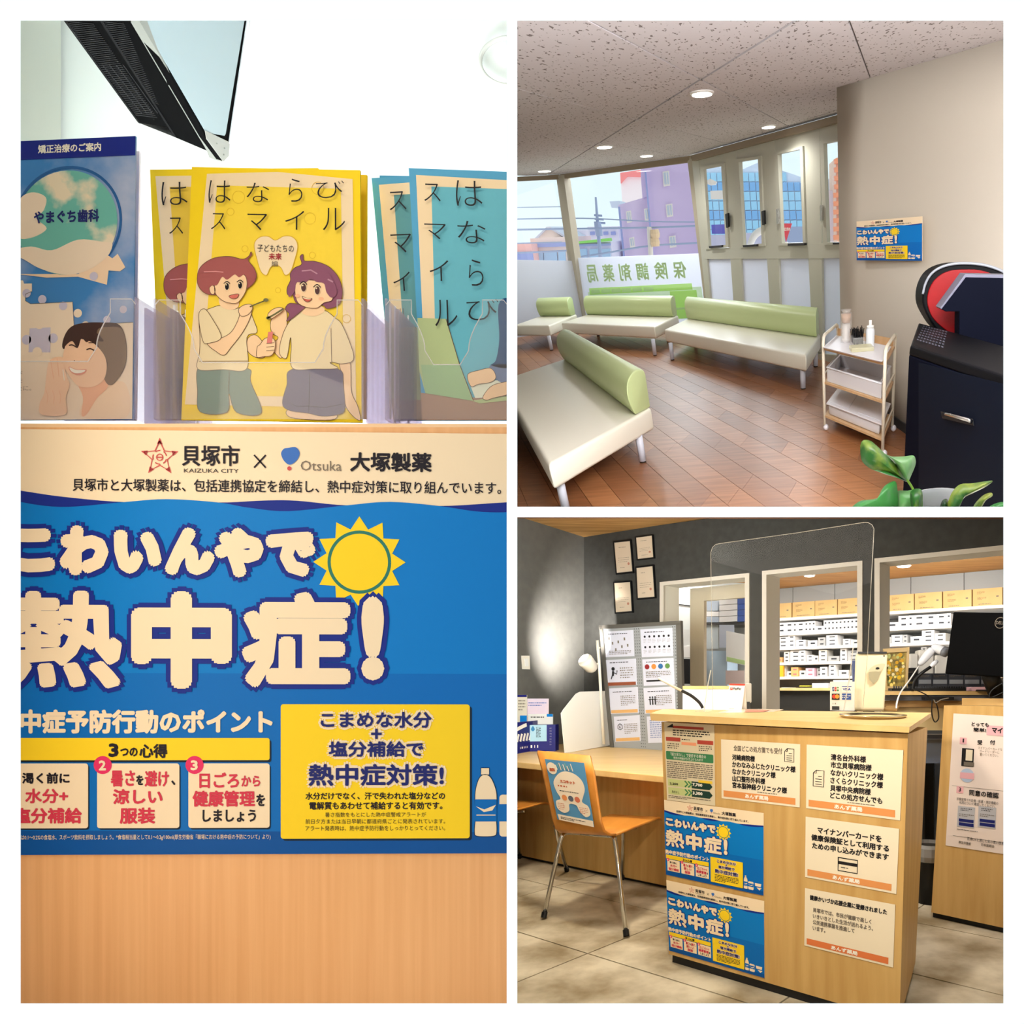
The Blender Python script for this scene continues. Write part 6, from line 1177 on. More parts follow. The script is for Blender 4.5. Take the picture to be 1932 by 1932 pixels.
# downlights
for i, (u, v, r, lb) in enumerate(((1324, 174, .085, 'largest lit downlight near the ceiling seam'), (1450, 237.5, .085, 'lit downlight above the sash windows'), (1140, 275.5, .10, 'lit downlight left of the middle of the ceiling'), (1219.5, 292.5, .10, 'lit downlight closest to the wide window head'), (1027, 321.5, .11, 'lit downlight at far left above the left window'))):
    c = ceil(u, v); t = thing('downlight', lb, 'light', c, TR); mb = MB(TR); mb.lathe(c+A([0, 0, -.016]), [(r, 0), (r*1.18, .006), (r*1.18, .0155)], 24, sy=1.5); mb.build('trim_ring', t, whitep)
    mb = MB(TR); mb.lathe(c+A([0, 0, -.019]), [(r*.97, 0), (r*.97, .004)], 24, sy=1.5); mb.build('lens', t, glow); lamp('SPOT', 'downlight_lamp', tuple(TR.w(c+A([0, 0, -.05]))), (40, 50, 70, 70, 70)[i], (1, .97, .93), .08, aim=tuple(TR.w(c+A([0, 0, -2]))), spot=165, blend=.6)
# ================================================================== plant in the corner
leafm = mat('pothos_leaf', (42, 112, 40), c2=(176, 196, 74), scale=9, rough=.3, spec=.5, pos=(.5, .68), det=5); leafp = mat('pothos_leaf_pale', (96, 168, 92), c2=(140, 196, 130), scale=8, rough=.3, spec=.5); leafd = mat('pothos_leaf_green', (58, 150, 64), c2=(70, 166, 76), scale=4, rough=.35, spec=.5); stem_m = mat('pothos_stem', (124, 170, 56), rough=.4)
pl = thing('potted_pothos', 'variegated green pothos in a white pot at the bottom right of the waiting room', 'plant', bd(1760, 962, 2.3))
def leaf(pts, d, m, dd=.03):
    c = A([sum(p[0] for p in pts)/len(pts), sum(p[1] for p in pts)/len(pts)]); P = cr([(a, b, 0) for a, b in pts], 4); mb = MB(); cen_ = bd(c[0], c[1], d-dd)
    V = [cen_]+[bd(p[0], p[1], d+dd*(abs(p[0]-c[0])/60)) for p in P]; V += [bd(c[0]+(p[0]-c[0])*.5, c[1]+(p[1]-c[1])*.5, d-dd*.6) for p in P]; n = len(P)
    Fc = [(0, 1+n+i, 1+n+(i+1) % n) for i in range(n)]+[(1+n+i, 1+i, 1+(i+1) % n, 1+n+(i+1) % n) for i in range(n)]
    mb.add(V, Fc); return mb.build('leaf', pl, m, smooth=True, solid=.0012)
zz = lambda L_: [(1440+a*.1553, 700+b*.1553) for a, b in L_]
l1a = leaf(zz([(1190, 870), (1230, 840), (1300, 850), (1390, 920), (1480, 1010), (1600, 1130), (1740, 1330), (1690, 1310), (1540, 1250), (1400, 1200), (1330, 1200), (1230, 1130), (1190, 1060), (1180, 950)]), 2.28, leafm)
leaf(zz([(1480, 1010), (1560, 1040), (1700, 1040), (1820, 1028), (1850, 1080), (1845, 1150), (1800, 1260), (1765, 1335), (1740, 1330), (1600, 1130)]), 2.29, leafp)
leaf(zz([(1330, 1195), (1440, 1185), (1560, 1230), (1690, 1300), (1745, 1345), (1640, 1300), (1500, 1260), (1380, 1215)]), 2.30, leafd)
leaf([(1597, 970), (1604, 960), (1624, 945), (1655, 940), (1668, 918), (1688, 908), (1693, 925), (1692, 962), (1660, 975)], 2.26, leafd); leaf([(1690, 930), (1712, 926), (1736, 926), (1737, 970), (1690, 970)], 2.30, leafp); leaf([(1718, 928), (1738, 924), (1740, 950), (1733, 970), (1722, 965)], 2.25, leafm)
leaf([(1782, 970), (1788, 950), (1797, 928), (1812, 914), (1835, 912), (1872, 907), (1860, 918), (1836, 930), (1818, 940), (1806, 962)], 2.22, leafm); leaf([(1836, 962), (1840, 950), (1856, 934), (1870, 930), (1872, 936), (1860, 944), (1848, 962)], 2.24, leafm); leaf([(1856, 968), (1876, 951), (1900, 948), (1915, 960)], 2.26, leafd); leaf([(1775, 960), (1778, 945), (1788, 943), (1790, 968)], 2.24, mat('leaf_dark', (26, 66, 28), rough=.35))
mb = MB(); mb.tube(cr([bd(1712, 906, 2.29), bd(1722, 922, 2.28), bd(1731, 945, 2.27), bd(1734, 968, 2.26)], 5, False), [.004]*15+[.006], 8); mb.build('stem', pl, stem_m, smooth=True)
pc = bd(1765, 966, 2.42); mb = MB(); mb.lathe((pc[0], pc[1], bd(1765, 964, 2.42)[2]), [(.075, 0), (.088, .04), (.092, .052), (.088, .055), (.078, .045), (.01, .04)], 28); mb.build('pot', pl, mat('pot_white', (224, 230, 240), rough=.3), smooth=True)
# ================================================================== leaflet corner (left)
YL = 2.2
wl = mat('clinic_white_wall', (244, 247, 246), rough=.8, spec=.1)
mb = MB(); mb.hexa([bd(-700, 1900, 4.4), bd(966, 1900, 4.4), bd(966, 1900, 4.45), bd(-700, 1900, 4.45)], [bd(-700, -700, 4.4), bd(966, -700, 4.4), bd(966, -700, 4.45), bd(-700, -700, 4.45)]); struct(mb.build('wall_back', None, wl))
zt_ = bd(0, -160, 2.2)[2]
mb = MB(); mb.prism([(-2.75, 1.34, -1.4), (-2.75, 2.46, -1.4), (-5.2, 4.46, -1.4), (-5.3, 4.46, -1.4), (-2.8, 2.46, -1.4), (-2.8, 1.34, -1.4)], (0, 0, 6.6)); struct(mb.build('wall_left', None, divm)); mb = MB(); mb.box(-2.75, 1.34, 2.45, -.46, 2.1, 2.5); struct(mb.build('ceiling', None, divm))
mb = MB(); mb.hexa([(-2.75, 2.08, 2.45), (-.7, 2.08, 2.45), (-1.5, 4.42, 4.9), (-5.3, 4.42, 4.9)], [(-2.75, 2.08, 2.5), (-.7, 2.08, 2.5), (-1.5, 4.42, 4.95), (-5.3, 4.42, 4.95)]); struct(mb.build('ceiling', None, wl))
mb = MB(); mb.box(-2.8, 1.34, -1.45, -.5, 2.3, -1.4); struct(mb.build('floor', None, mat('clinic_floor', (190, 170, 150), rough=.7)))
mb = MB(); mb.hexa([bd(-60, 900, 3.9), bd(115, 900, 3.9), bd(115, 900, 4.38), bd(-60, 900, 4.38)], [bd(-60, -60, 3.9), bd(115, -60, 3.9), bd(115, -60, 4.38), bd(-60, -60, 4.38)]); struct(mb.build('wall_pillar', None, mat('pillar_paint', (202, 209, 200), rough=.8)))
# counter
peach = mat('peach_laminate', (232, 172, 116), c2=(244, 188, 132), scale=1.6, sx=30, sy=30, sz=.7, rough=.45, spec=.3, pos=(.25, .75), det=3)
ct2 = thing('leaflet_counter', 'peach wood grain counter with a large blue poster on its face', 'counter', (-1.2, 2.3, -1.4))
zc = bd(0, 799, YL)[2]
xr = bd(960, 0, YL+.03)[0]
xa_, xb_ = bd(962, 0, YL)[0], bd(962, 0, YL+.03)[0]; mb = MB(); mb.hexa([(-2.68, YL, -1.4), (xa_, YL, -1.4), (xb_, YL+.03, -1.4), (-2.68, YL+.03, -1.4)], [(-2.68, YL, zc-.012), (xa_, YL, zc-.012), (xb_, YL+.03, zc-.012), (-2.68, YL+.03, zc-.012)]); mb.build('front_panel', ct2, peach)
mb = MB(); xr = bd(962, 0, YL+.001)[0]; xq = bd(962, 0, YL+.62)[0]; mb.hexa([(-2.68, YL+.001, zc-.012), (xr, YL+.001, zc-.012), (xq, YL+.62, zc-.012), (-2.68, YL+.62, zc-.012)], [(-2.68, YL+.001, zc), (xr, YL+.001, zc), (xq, YL+.62, zc), (-2.68, YL+.62, zc)]); mb.build('top', ct2, mat('peach_edge', (246, 206, 160), rough=.4))
mb = MB(); mb.box(-2.68, YL+.55, -1.4, xr-.25, YL+.6, zc-.012); mb.build('rear_panel', ct2, peach)
def lb_(u, v, o=0): return bd(u, v, YL-o)
heat_poster('large blue heat stroke poster filling the face of the peach counter', [lb_(-10, 809, .006), lb_(964, 818.6, .006), lb_(964, 1609.5, .006), lb_(-10, 1613, .006)], 0, big=True, eps=.0008, th=.003, rect=(-10, 811, 964, 1612))
# the poster ends at the divider, so trim what would pass it
skin = pr((250, 212, 170)); hairb = pr((168, 92, 92)); hairg = pr((142, 86, 112)); lnk = pr((110, 78, 60)); shirt = pr((240, 220, 178)); pants = pr((112, 138, 128)); shorts = pr((98, 92, 122)); yb = pr((252, 216, 28), 'booklet_yellow'); yi = pr((250, 216, 66), 'booklet_yellow_inner'); cf_ = pr((246, 222, 184), 'booklet_warm_white'); stroke = pr((28, 26, 34), 'booklet_stroke')  # booklet cream is white paper with the warm lamp tint put in
za = lambda L_, dx=0, dy=0: [(30+a*.24842+dx, 480+b*.24842+dy) for a, b in L_]
zb = lambda L_, dx=0, dy=0: [(490+a*.24842+dx, 480+b*.24842+dy) for a, b in L_]
def boy(s, dx=0, dy=0):
    B = lambda L_, m, l, o=True: s.blob(za(L_, dx, dy), m, l, out=lnk if o else None, w=1)
    B([(1400, 890), (1500, 895), (1780, 880), (1800, 980), (1885, 1215), (1700, 1215), (1640, 1070), (1630, 1215), (1430, 1215), (1405, 1050)], pants, 3)
    B([(1770, 650), (1830, 620), (1900, 690), (1930, 720), (1900, 790), (1830, 790), (1770, 740)], skin, 3)
    B([(1500, 415), (1560, 400), (1640, 430), (1720, 410), (1775, 430), (1810, 500), (1840, 600), (1765, 640), (1770, 880), (1590, 890), (1405, 890), (1412, 760), (1410, 640), (1400, 520), (1430, 450)], shirt, 4)
    B([(1555, 330), (1680, 350), (1695, 405), (1640, 432), (1560, 405)], skin, 5, False)
    B([(1470, 690), (1575, 650), (1650, 600), (1700, 500), (1715, 430), (1760, 395), (1800, 415), (1785, 500), (1730, 610), (1650, 720), (1600, 780), (1540, 755)], skin, 6)
    B([(1398, 480), (1440, 430), (1500, 500), (1575, 645), (1480, 692), (1435, 670)], shirt, 7)
    B([(1700, 430), (1740, 395), (1795, 390), (1805, 425), (1770, 470), (1720, 480)], skin, 7)
    B([(1380, 230), (1385, 140), (1430, 80), (1510, 38), (1620, 26), (1720, 45), (1768, 22), (1785, -12), (1792, 12), (1765, 52), (1810, 110), (1832, 175), (1800, 240), (1700, 300), (1560, 320), (1470, 320), (1415, 290)], hairb, 8)
    B([(1520, 230), (1560, 170), (1640, 150), (1730, 160), (1760, 210), (1755, 285), (1720, 350), (1680, 385), (1600, 375), (1540, 335), (1515, 290)], skin, 9)
    B([(1475, 270), (1500, 250), (1520, 280), (1510, 318), (1485, 310)], skin, 9)
    B([(1460, 260), (1480, 160), (1560, 95), (1680, 85), (1790, 130), (1825, 190), (1785, 200), (1740, 165), (1700, 185), (1665, 165), (1610, 205), (1570, 185), (1535, 245), (1500, 250)], hairb, 10, False)
    s.line(za([(1430, 150), (1520, 145), (1580, 150)], dx, dy), 2, pr((222, 150, 150)), 11)
    for x, y in ((1612, 258), (1712, 246)):
        c = za([(x, y)], dx, dy)[0]; s.circ(c[0], c[1], 5, cf_, 11, ry=8, n=16); s.circ(c[0], c[1]+.5, 3.6, stroke, 12, ry=6.4, n=16); s.circ(c[0]-1, c[1]-2.5, 1.2, cf_, 13, n=8); s.curve([(c[0]-6, c[1]-5), (c[0], c[1]-9), (c[0]+6, c[1]-5)], 1.5, stroke, 13)
    B([(1630, 330), (1700, 315), (1690, 345), (1655, 352)], pr((214, 112, 100)), 11)
    s.line(za([(1790, 412), (1850, 385), (1900, 365)], dx, dy), 2.4, pr((96, 92, 60)), 12); s.circ(*za([(1912, 358)], dx, dy)[0], 5, pr((120, 116, 80)), 12, ry=3.4)
    s.line(za([(1640, 900), (1638, 1060)], dx, dy), .8, lnk, 5); s.line(za([(1410, 830), (1775, 822)], dx, dy), .8, lnk, 5)
def girl(s):
    B = lambda L_, m, l, o=True: s.blob(zb(L_), m, l, out=lnk if o else None, w=1)
    B([(250, 1180), (560, 1200), (555, 1262), (255, 1250)], skin, 3); B([(612, 820), (690, 815), (700, 1040), (745, 1150), (765, 1262), (700, 1220), (650, 1130), (640, 960)], skin, 3)
    B([(255, 880), (600, 870), (640, 1000), (650, 1180), (600, 1222), (480, 1235), (380, 1215), (240, 1195), (188, 1140), (220, 1000)], shorts, 4); s.line(zb([(390, 900), (385, 1205)]), 1, stroke, 5); s.line(zb([(195, 1120), (300, 1165), (380, 1160), (500, 1170), (645, 1140)]), .9, stroke, 5)
    B([(90, 520), (130, 440), (200, 420), (215, 500), (205, 640), (180, 790), (130, 760), (95, 700), (150, 640), (100, 600)], skin, 4)
    B([(300, 430), (360, 460), (430, 460), (500, 425), (580, 480), (640, 545), (722, 780), (640, 832), (560, 820), (545, 830), (600, 868), (430, 875), (260, 870), (250, 700), (242, 640), (215, 795), (160, 750), (190, 600), (250, 490)], shirt, 5)
    s.line(zb([(550, 560), (556, 820)]), 1, lnk, 6)
    B([(330, 370), (470, 390), (500, 430), (430, 470), (350, 460), (320, 430)], skin, 6, False)
    B([(220, 310), (215, 260), (240, 200), (238, 150), (270, 105), (325, 75), (312, 20), (335, 0), (345, 48), (430, 52), (530, 88), (605, 165), (637, 260), (628, 350), (590, 395), (520, 412), (480, 385), (300, 380), (255, 300)], hairg, 7)
    B([(360, 395), (300, 382), (235, 378), (205, 420), (235, 460), (215, 515), (260, 490), (320, 440)], hairg, 8)
    B([(280, 240), (330, 200), (480, 210), (560, 290), (560, 350), (500, 370), (440, 412), (340, 398), (290, 350)], skin, 9)
    B([(238, 235), (262, 150), (350, 98), (480, 105), (560, 175), (600, 290), (560, 330), (520, 290), (500, 222), (445, 212), (400, 190), (350, 222), (290, 218), (278, 282), (240, 330), (225, 300)], hairg, 10, False)
    s.line(zb([(330, 130), (400, 122), (450, 150)]), 2.5, pr((190, 140, 160)), 11); s.line(zb([(530, 190), (570, 210)]), 3, pr((190, 140, 160)), 11)
    for x, y in ((345, 255), (450, 275)):
        c = zb([(x, y)])[0]; s.circ(c[0], c[1], 6, cf_, 11, ry=9.5, n=16); s.circ(c[0]+.3, c[1]+.5, 4.6, pr((86, 56, 58)), 12, ry=7.8, n=16); s.circ(c[0]-1.2, c[1]-3, 1.6, cf_, 13, n=8); s.curve([(c[0]-7, c[1]-5), (c[0], c[1]-10.5), (c[0]+7, c[1]-5)], 1.6, stroke, 13)
    B([(335, 325), (370, 338), (410, 340), (385, 366), (355, 358)], pr((206, 96, 84)), 11); B([(340, 328), (370, 338), (405, 341), (390, 348), (350, 342)], cf_, 12, False)
    for x, y in ((300, 320), (480, 340)): c = zb([(x, y)])[0]; s.circ(c[0], c[1], 5, pr((248, 190, 150)), 10.5, ry=3.5, n=12)
    s.line(zb([(72, 498), (130, 465), (190, 425)]), 3, pr((110, 108, 70)), 12); s.circ(*zb([(82, 495)])[0], 4.5, pr((120, 116, 80)), 12, ry=3.4)
    B([(75, 470), (110, 430), (165, 412), (195, 430), (150, 470), (100, 500)], skin, 11); s.poly(zb([(82, 602), (118, 598), (110, 690), (72, 690)]), pr((226, 130, 124)), 12)
    B([(20, 700), (60, 650), (125, 655), (135, 720), (110, 780), (50, 790), (0, 795), (0, 720)], skin, 11)
    for k in range(3): s.line(zb([(70, 690+k*28), (128, 684+k*28)]), .8, lnk, 12)
def hand_text(s, L_, m=stroke, l=14):
    for ch, a, b, c, d in L_: s.text(ch, a, b, c, d, m, l, off=-.014, res=4)
def booklet(lb, quad, rect, d, base, eps=.0007):
    q = [bd(u, v, dd) for (u, v), dd in zip(quad, d if isinstance(d, tuple) else (d,)*4)]
    return sheet_thing('booklet', lb, 'booklet', q, rect, base, th=.006, eps=eps)
# yellow booklets
o, s = booklet('yellow booklet with two illustrated children, front one of the yellow stack', ((362, 315), (679, 321), (683, 797), (342, 792)), (350, 315, 682, 797), 2.36, yb)
s.poly([(381, 328), (520, 322), (668, 333), (672, 770), (356, 768)], cf_, 1); s.poly([(402, 350), (645, 352), (650, 750), (385, 750)], yi, 2)
for cx, cy, r in ((445, 372, 12), (600, 352, 12), (585, 410, 11), (430, 400, 7), (460, 470, 6), (590, 480, 6), (525, 548, 5), (470, 700, 7), (520, 730, 6), (655, 600, 8)): s.line([(cx+r*math.cos(i*.42), cy+r*math.sin(i*.42)) for i in range(16)], .9, pr((228, 186, 50)), 2.5)
s.flush('cover_panel', o); boy(s); s.flush('boy_picture', o); girl(s); s.flush('girl_picture', o)
s.blob([(478, 462), (488, 448), (505, 446), (519, 453), (535, 445), (553, 447), (562, 463), (556, 492), (548, 514), (538, 519), (530, 505), (519, 500), (510, 506), (503, 520), (492, 513), (484, 490)], cf_, 4, out=pr((226, 184, 60)), w=1.5); s.flush('tooth_emblem', o)
s.text('子どもたちの', 485, 462, 555, 476, P_ink, 6); s.text('未来', 507, 478, 532, 491, pr((170, 50, 60)), 6, fat=.3); s.text('編', 513, 493, 525, 504, gray_ink, 6)
hand_text(s, (('は', 390, 344, 433, 387), ('な', 464, 347, 508, 384), ('ら', 546, 338, 573, 382), ('び', 599, 340, 654, 374), ('ス', 397, 406, 425, 437), ('マ', 467, 406, 505, 437), ('イ', 540, 399, 577, 435), ('ル', 613, 392, 656, 435))); s.flush('lettering', o)
o, s = booklet('yellow booklet peeking out left behind the front yellow one', ((283, 320), (600, 317), (600, 792), (302, 792)), (290, 318, 600, 792), 2.44, yb)
s.poly([(300, 331), (590, 330), (590, 770), (322, 770)], cf_, 1); s.poly([(326, 352), (590, 352), (590, 770), (340, 770)], pr((240, 202, 70)), 2); boy(s, -62, 12); hand_text(s, (('は', 314, 346, 362, 390), ('ス', 326, 413, 352, 444))); s.flush('cover_print', o)
o, s = booklet('plain yellow booklet edge showing right behind the front yellow one', ((560, 327), (692, 330), (691, 790), (560, 790)), (560, 327, 692, 790), 2.42, pr((246, 206, 30)))
# blue booklets
bb_ = pr((86, 168, 214), 'booklet_blue'); bi = pr((104, 186, 208), 'booklet_teal'); lap = pr((186, 204, 150), 'laptop_green'); lap2 = pr((160, 196, 148)); desk_c = pr((176, 144, 126)); nav = pr((16, 72, 124)); wst = pr((236, 240, 220))
o, s = booklet('blue booklet with a green laptop picture, front one at the right', ((771, 317), (962, 324), (962, 793), (797, 793)), (780, 320, 962, 793), 2.38, bb_)
s.poly([(793, 333), (962, 337), (962, 793), (790, 793)], cf_, 1); s.poly([(820, 354), (962, 354), (962, 793), (812, 793)], bi, 2); s.poly([(780, 742), (860, 750), (962, 752), (962, 793), (780, 793)], desk_c, 3)
s.poly([(782, 602), (838, 603), (862, 689), (888, 757), (790, 743), (780, 700)], lap, 4); s.line([(838, 603), (862, 689), (888, 757)], 1.2, lnk, 5); s.poly([(784, 690), (862, 690), (886, 757), (790, 743)], lap2, 5)
s.poly([(886, 757), (960, 745), (962, 756), (900, 762)], lap, 5); s.poly([(880, 722), (962, 716), (962, 748), (892, 752)], wst, 5)
s.blob([(941, 575), (962, 565), (968, 620), (968, 690), (925, 690), (935, 680), (942, 640)], nav, 6); s.blob([(925, 690), (968, 690), (968, 715), (945, 722), (925, 705)], pr((110, 130, 170)), 6)
s.blob([(878, 708), (900, 700), (925, 696), (935, 712), (925, 722), (900, 726), (884, 730)], skin, 7, out=lnk, w=1); s.blob([(908, 750), (925, 730), (950, 722), (966, 722), (966, 742), (930, 752), (915, 756)], skin, 7, out=lnk, w=1); s.flush('cover_picture', o)
hand_text(s, (('ス', 808, 352, 838, 385), ('マ', 806, 427, 846, 456), ('イ', 812, 495, 848, 534), ('ル', 818, 569, 862, 619), ('は', 866, 344, 914, 392), ('な', 867, 420, 919, 462), ('ら', 886, 492, 914, 542), ('び', 880, 566, 942, 607))); s.flush('lettering', o)
o, s = booklet('shaded blue booklet leaning behind the front blue one', ((701, 336), (805, 330), (835, 793), (743, 793)), (701, 333, 805, 793), 2.46, bb_)
s.poly([(714, 347), (805, 345), (805, 793), (714, 793)], cf_, 1); s.poly([(741, 368), (805, 368), (805, 793), (735, 793)], pr((96, 158, 166)), 2); s.poly([(701, 618), (770, 618), (805, 620), (805, 793), (701, 793)], pr((178, 178, 140)), 3); s.poly([(701, 752), (805, 758), (805, 793), (701, 793)], desk_c, 4)
hand_text(s, (('ス', 733, 365, 765, 400), ('マ', 730, 445, 770, 480), ('イ', 728, 516, 762, 552), ('ル', 732, 584, 752, 636))); s.flush('cover_print', o)
o, s = booklet('thin blue booklet edge behind the shaded blue one', ((716, 331), (790, 332), (800, 560), (726, 560)), (0, 0, 10, 10), 2.50, pr((70, 156, 206)))
# dental leaflet
sky = mat('leaflet_sky', (64, 132, 200), c2=(196, 200, 222), scale=3.2, rough=.5, spec=.2, det=6, pos=(.45, .72)); teal_ = mat('leaflet_teal', (112, 188, 176), c2=(240, 224, 196), scale=4.5, rough=.5, spec=.2, pos=(.52, .6), det=6)
lil = pr((206, 198, 218)); crm = pr((246, 224, 200)); crm2 = pr((248, 216, 184)); hd = pr((24, 40, 140)); hairk = pr((70, 48, 44)); hairk2 = pr((128, 104, 84)); sk = pr((250, 206, 172)); sk2 = pr((246, 184, 150))
o, s = sheet_thing('leaflet', 'blue sky leaflet with puzzle pieces and a smiling face, in the left holder', 'leaflet', [bd(-10, 269, 2.34), bd(256, 257, 2.34), bd(250, 791, 2.34), bd(-10, 793, 2.34)], (-10, 266, 256, 782), sky, th=.004, eps=.0006)
s.rect(-10, 266, 256, 301, hd, 1); s.text('矯正治療のご案内', 73, 275, 192, 291, whi, 2, fat=.5); s.flush('title_band', o)
s.line([(130+100*math.cos(a*.1), 418+100*math.sin(a*.1)) for a in range(-38, 14)], 5, pr((40, 96, 160)), 1); s.circ(128, 420, 96, teal_, 2, n=48)
s.blob([(20, 470), (60, 462), (100, 470), (150, 452), (200, 458), (215, 462), (205, 485), (170, 508), (128, 516), (80, 504), (48, 486)], crm, 2.4); s.blob([(36, 380), (60, 362), (88, 372), (84, 396), (70, 410), (90, 430), (60, 446), (34, 440)], crm, 2.4)
s.text('やまぐち歯科', 66, 397, 190, 421, P_navy2, 4, fat=.8); s.flush('round_emblem', o)
s.blob([(150, 520), (200, 516), (236, 540), (256, 560), (256, 600), (200, 606), (150, 600)], sky, 1)
s.poly([(-10, 522), (45, 524), (47, 530), (62, 530), (62, 545), (50, 550), (50, 562), (60, 568), (140, 566), (143, 610), (256, 606), (256, 782), (-10, 782)], crm, 1.5)
s.poly([(34, 512), (90, 520), (150, 520), (205, 536), (208, 510), (230, 512), (240, 505), (225, 480), (215, 488), (200, 478), (180, 496), (150, 515)], crm2, 1.6)
def knob(x, y, r, m, l): s.circ(x, y, r, m, l, n=18)
s.poly([(58, 613), (98, 612), (98, 658), (56, 657)], lil, 2); knob(77, 606, 9, crm, 3); knob(52, 634, 9, lil, 2); knob(103, 632, 9, lil, 2); knob(73, 657, 9, crm, 3)
for x, y in ((82, 560), (122, 573), (150, 587), (165, 610), (52, 548), (180, 520)): knob(x, y, 8, crm if y > 575 else lil, 2.2)
for x, y in ((237, 582), (206, 600)): knob(x, y, 7, lil, 2.4)
s.line([(62, 545), (50, 550), (50, 562), (60, 568), (140, 566), (143, 610), (256, 606)], 1, gray_ink, 3); s.flush('puzzle_picture', o)
W2 = lambda L_, m, l: s.blob(za(L_), m, l)
W2([(500, 940), (700, 940), (860, 960), (870, 1200), (520, 1200), (540, 1050)], crm2, 3); W2([(480, 900), (700, 880), (720, 980), (640, 1060), (560, 1180), (520, 1180), (530, 1050)], sk2, 4)
W2([(372, 690), (385, 600), (440, 530), (540, 505), (680, 505), (800, 520), (850, 600), (868, 720), (855, 830), (810, 910), (745, 968), (690, 900), (600, 800), (450, 700)], hairk, 5); W2([(640, 560), (720, 540), (830, 560), (866, 720), (840, 860), (745, 968), (690, 900), (720, 800), (650, 680)], hairk2, 5.5)
W2([(378, 740), (410, 640), (480, 620), (600, 650), (690, 740), (715, 830), (690, 930), (610, 978), (500, 972), (430, 900), (382, 820)], sk, 6); W2([(380, 690), (400, 610), (470, 560), (600, 560), (690, 640), (640, 640), (600, 620), (560, 650), (520, 620), (490, 690), (450, 640), (410, 660)], hairk, 7)
s.curve(za([(425, 672), (450, 668), (490, 690)]), 2.2, hairk, 8); s.curve(za([(560, 705), (590, 698), (625, 715)]), 2.2, hairk, 8); s.curve(za([(575, 655), (610, 655), (650, 668)]), 1.4, hairk, 8)
W2([(425, 828), (480, 848), (560, 850), (545, 880), (490, 892), (440, 868)], pr((232, 150, 130)), 8); W2([(432, 834), (480, 852), (552, 856), (530, 874), (480, 878), (445, 862)], whi, 9); s.circ(*za([(468, 785)])[0], 1, hairk, 9, n=8)
W2([(215, 1180), (200, 1100), (235, 1020), (250, 900), (270, 790), (330, 755), (385, 770), (400, 880), (430, 960), (400, 1060), (400, 1180)], sk, 7.5); s.flush('portrait_picture', o)
for k, x in enumerate((250, 300, 350)): s.curve(za([(x, 1000), (x+15, 1050), (x+8, 1100)]), 1, sk2, 9)
s.curve(za([(285, 780), (300, 860), (310, 920)]), 1.2, sk2, 9); s.curve(za([(335, 765), (345, 850), (350, 900)]), 1.2, sk2, 9); s.curve(za([(380, 850), (388, 900), (392, 930)]), 1.6, whi, 9)
s.text('な', 38, 691, 47, 699, gray_ink, 8); s.text('を', 38, 706, 47, 714, gray_ink, 8); s.text('たに。', 36, 720, 64, 729, gray_ink, 8); s.flush('small_details', o)
o, s = booklet('pale lilac sheet standing behind the blue sky leaflet', ((120, 290), (263, 285), (256, 793), (120, 793)), (0, 0, 10, 10), 2.42, mat('sheet_lilac', (222, 214, 228), rough=.5))
# ------------------------------------------------------------------ acrylic holders
pk_ = clear('pocket_acrylic', gloss=.03, body=.07, bodyc=(240, 236, 244)); sd = clear('side_acrylic', tint=(236, 232, 242), gloss=.12, rough=.12, body=.22, bodyc=(232, 226, 242)); foot = mat('base_lilac', (104, 92, 122), rough=.3); edg = mat('pocket_edge', (240, 236, 240), rough=.2, alpha=.55)
def holder(lb, u0, u1, vt, cut, left=True, right=True):
    t = thing('leaflet_holder', lb, 'holder', bd((u0+u1)/2, 790, 2.4)); r = 26
    pts = [(u0, 790), (u0, vt+10), (u0+8, vt), (u0+48, vt)]+[(u0+48+r*math.sin(a*.26), cut-r-(cut-vt-2*r)*(1-a/6)+0*a) for a in range(0, 7)]+[(u0+90, cut), (u1-90, cut)]+[(u1-48-r*math.sin((6-a)*.26), cut-r-(cut-vt-2*r)*(a/6)) for a in range(0, 7)]+[(u1-48, vt), (u1-8, vt), (u1, vt+10), (u1, 790)]
    mb = MB(); mb.prism([bd(u, v, 2.285) for u, v in pts], (0, .006, 0)); mb.build('front_pocket', t, pk_)
    mb = MB(); mb.tube([bd(u, v, 2.284) for u, v in pts[1:-1]], .0016, 6); mb.build('pocket_edge', t, edg)
    for u, k in ((u0, left), (u1, right)):
        if not k: continue
        dx = .004
        for j, (a, b) in enumerate(((0, 0), (1, .03))):
            x = bd(u, 0, 2.285)[0]+(b if u == u0 else -b)*0+(-.012*a if u == u1 else .012*a)
            if j == 0:
                for q_ in range(3): mb = MB(); xs_ = x+(-.03-.016*q_ if u == u0 else .03+.016*q_); mb.tube([(xs_, 2.40+.03*q_, bd(0, 790, 2.4)[2]), (xs_, 2.40+.03*q_, bd(0, vt+12, 2.4)[2])], .0035, 6); mb.build('light_streak', t, mat('streak_white', (250, 248, 252), rough=.3))  # white tubes stand for bright streaks in the clear sides
            mb = MB(); z0, z1 = bd(0, 794, 2.3)[2], bd(0, vt+2+j*4, 2.3)[2]; mb.box(x-dx, 2.285+j*.05, z0, x+dx, 2.52, z1); mb.build('side_wall', t, sd)
    mb = MB(); z0 = zc+.002; xa, xb = bd(u0, 0, 2.285)[0], bd(u1, 0, 2.285 if u1 < 900 else 2.52)[0]; mb.box(xa, 2.27, z0, xb, 2.5, z0+.012); mb.build('base_plate', t, foot)
    mb = MB(); mb.box(xa+.0, 2.262, z0, xa+(xb-xa)*.18, 2.275, z0+.02); mb.build('base_foot', t, foot); mb = MB(); mb.box(xb-(xb-xa)*.2, 2.262, z0, xb, 2.275, z0+.018); mb.build('base_foot', t, foot)
    return t
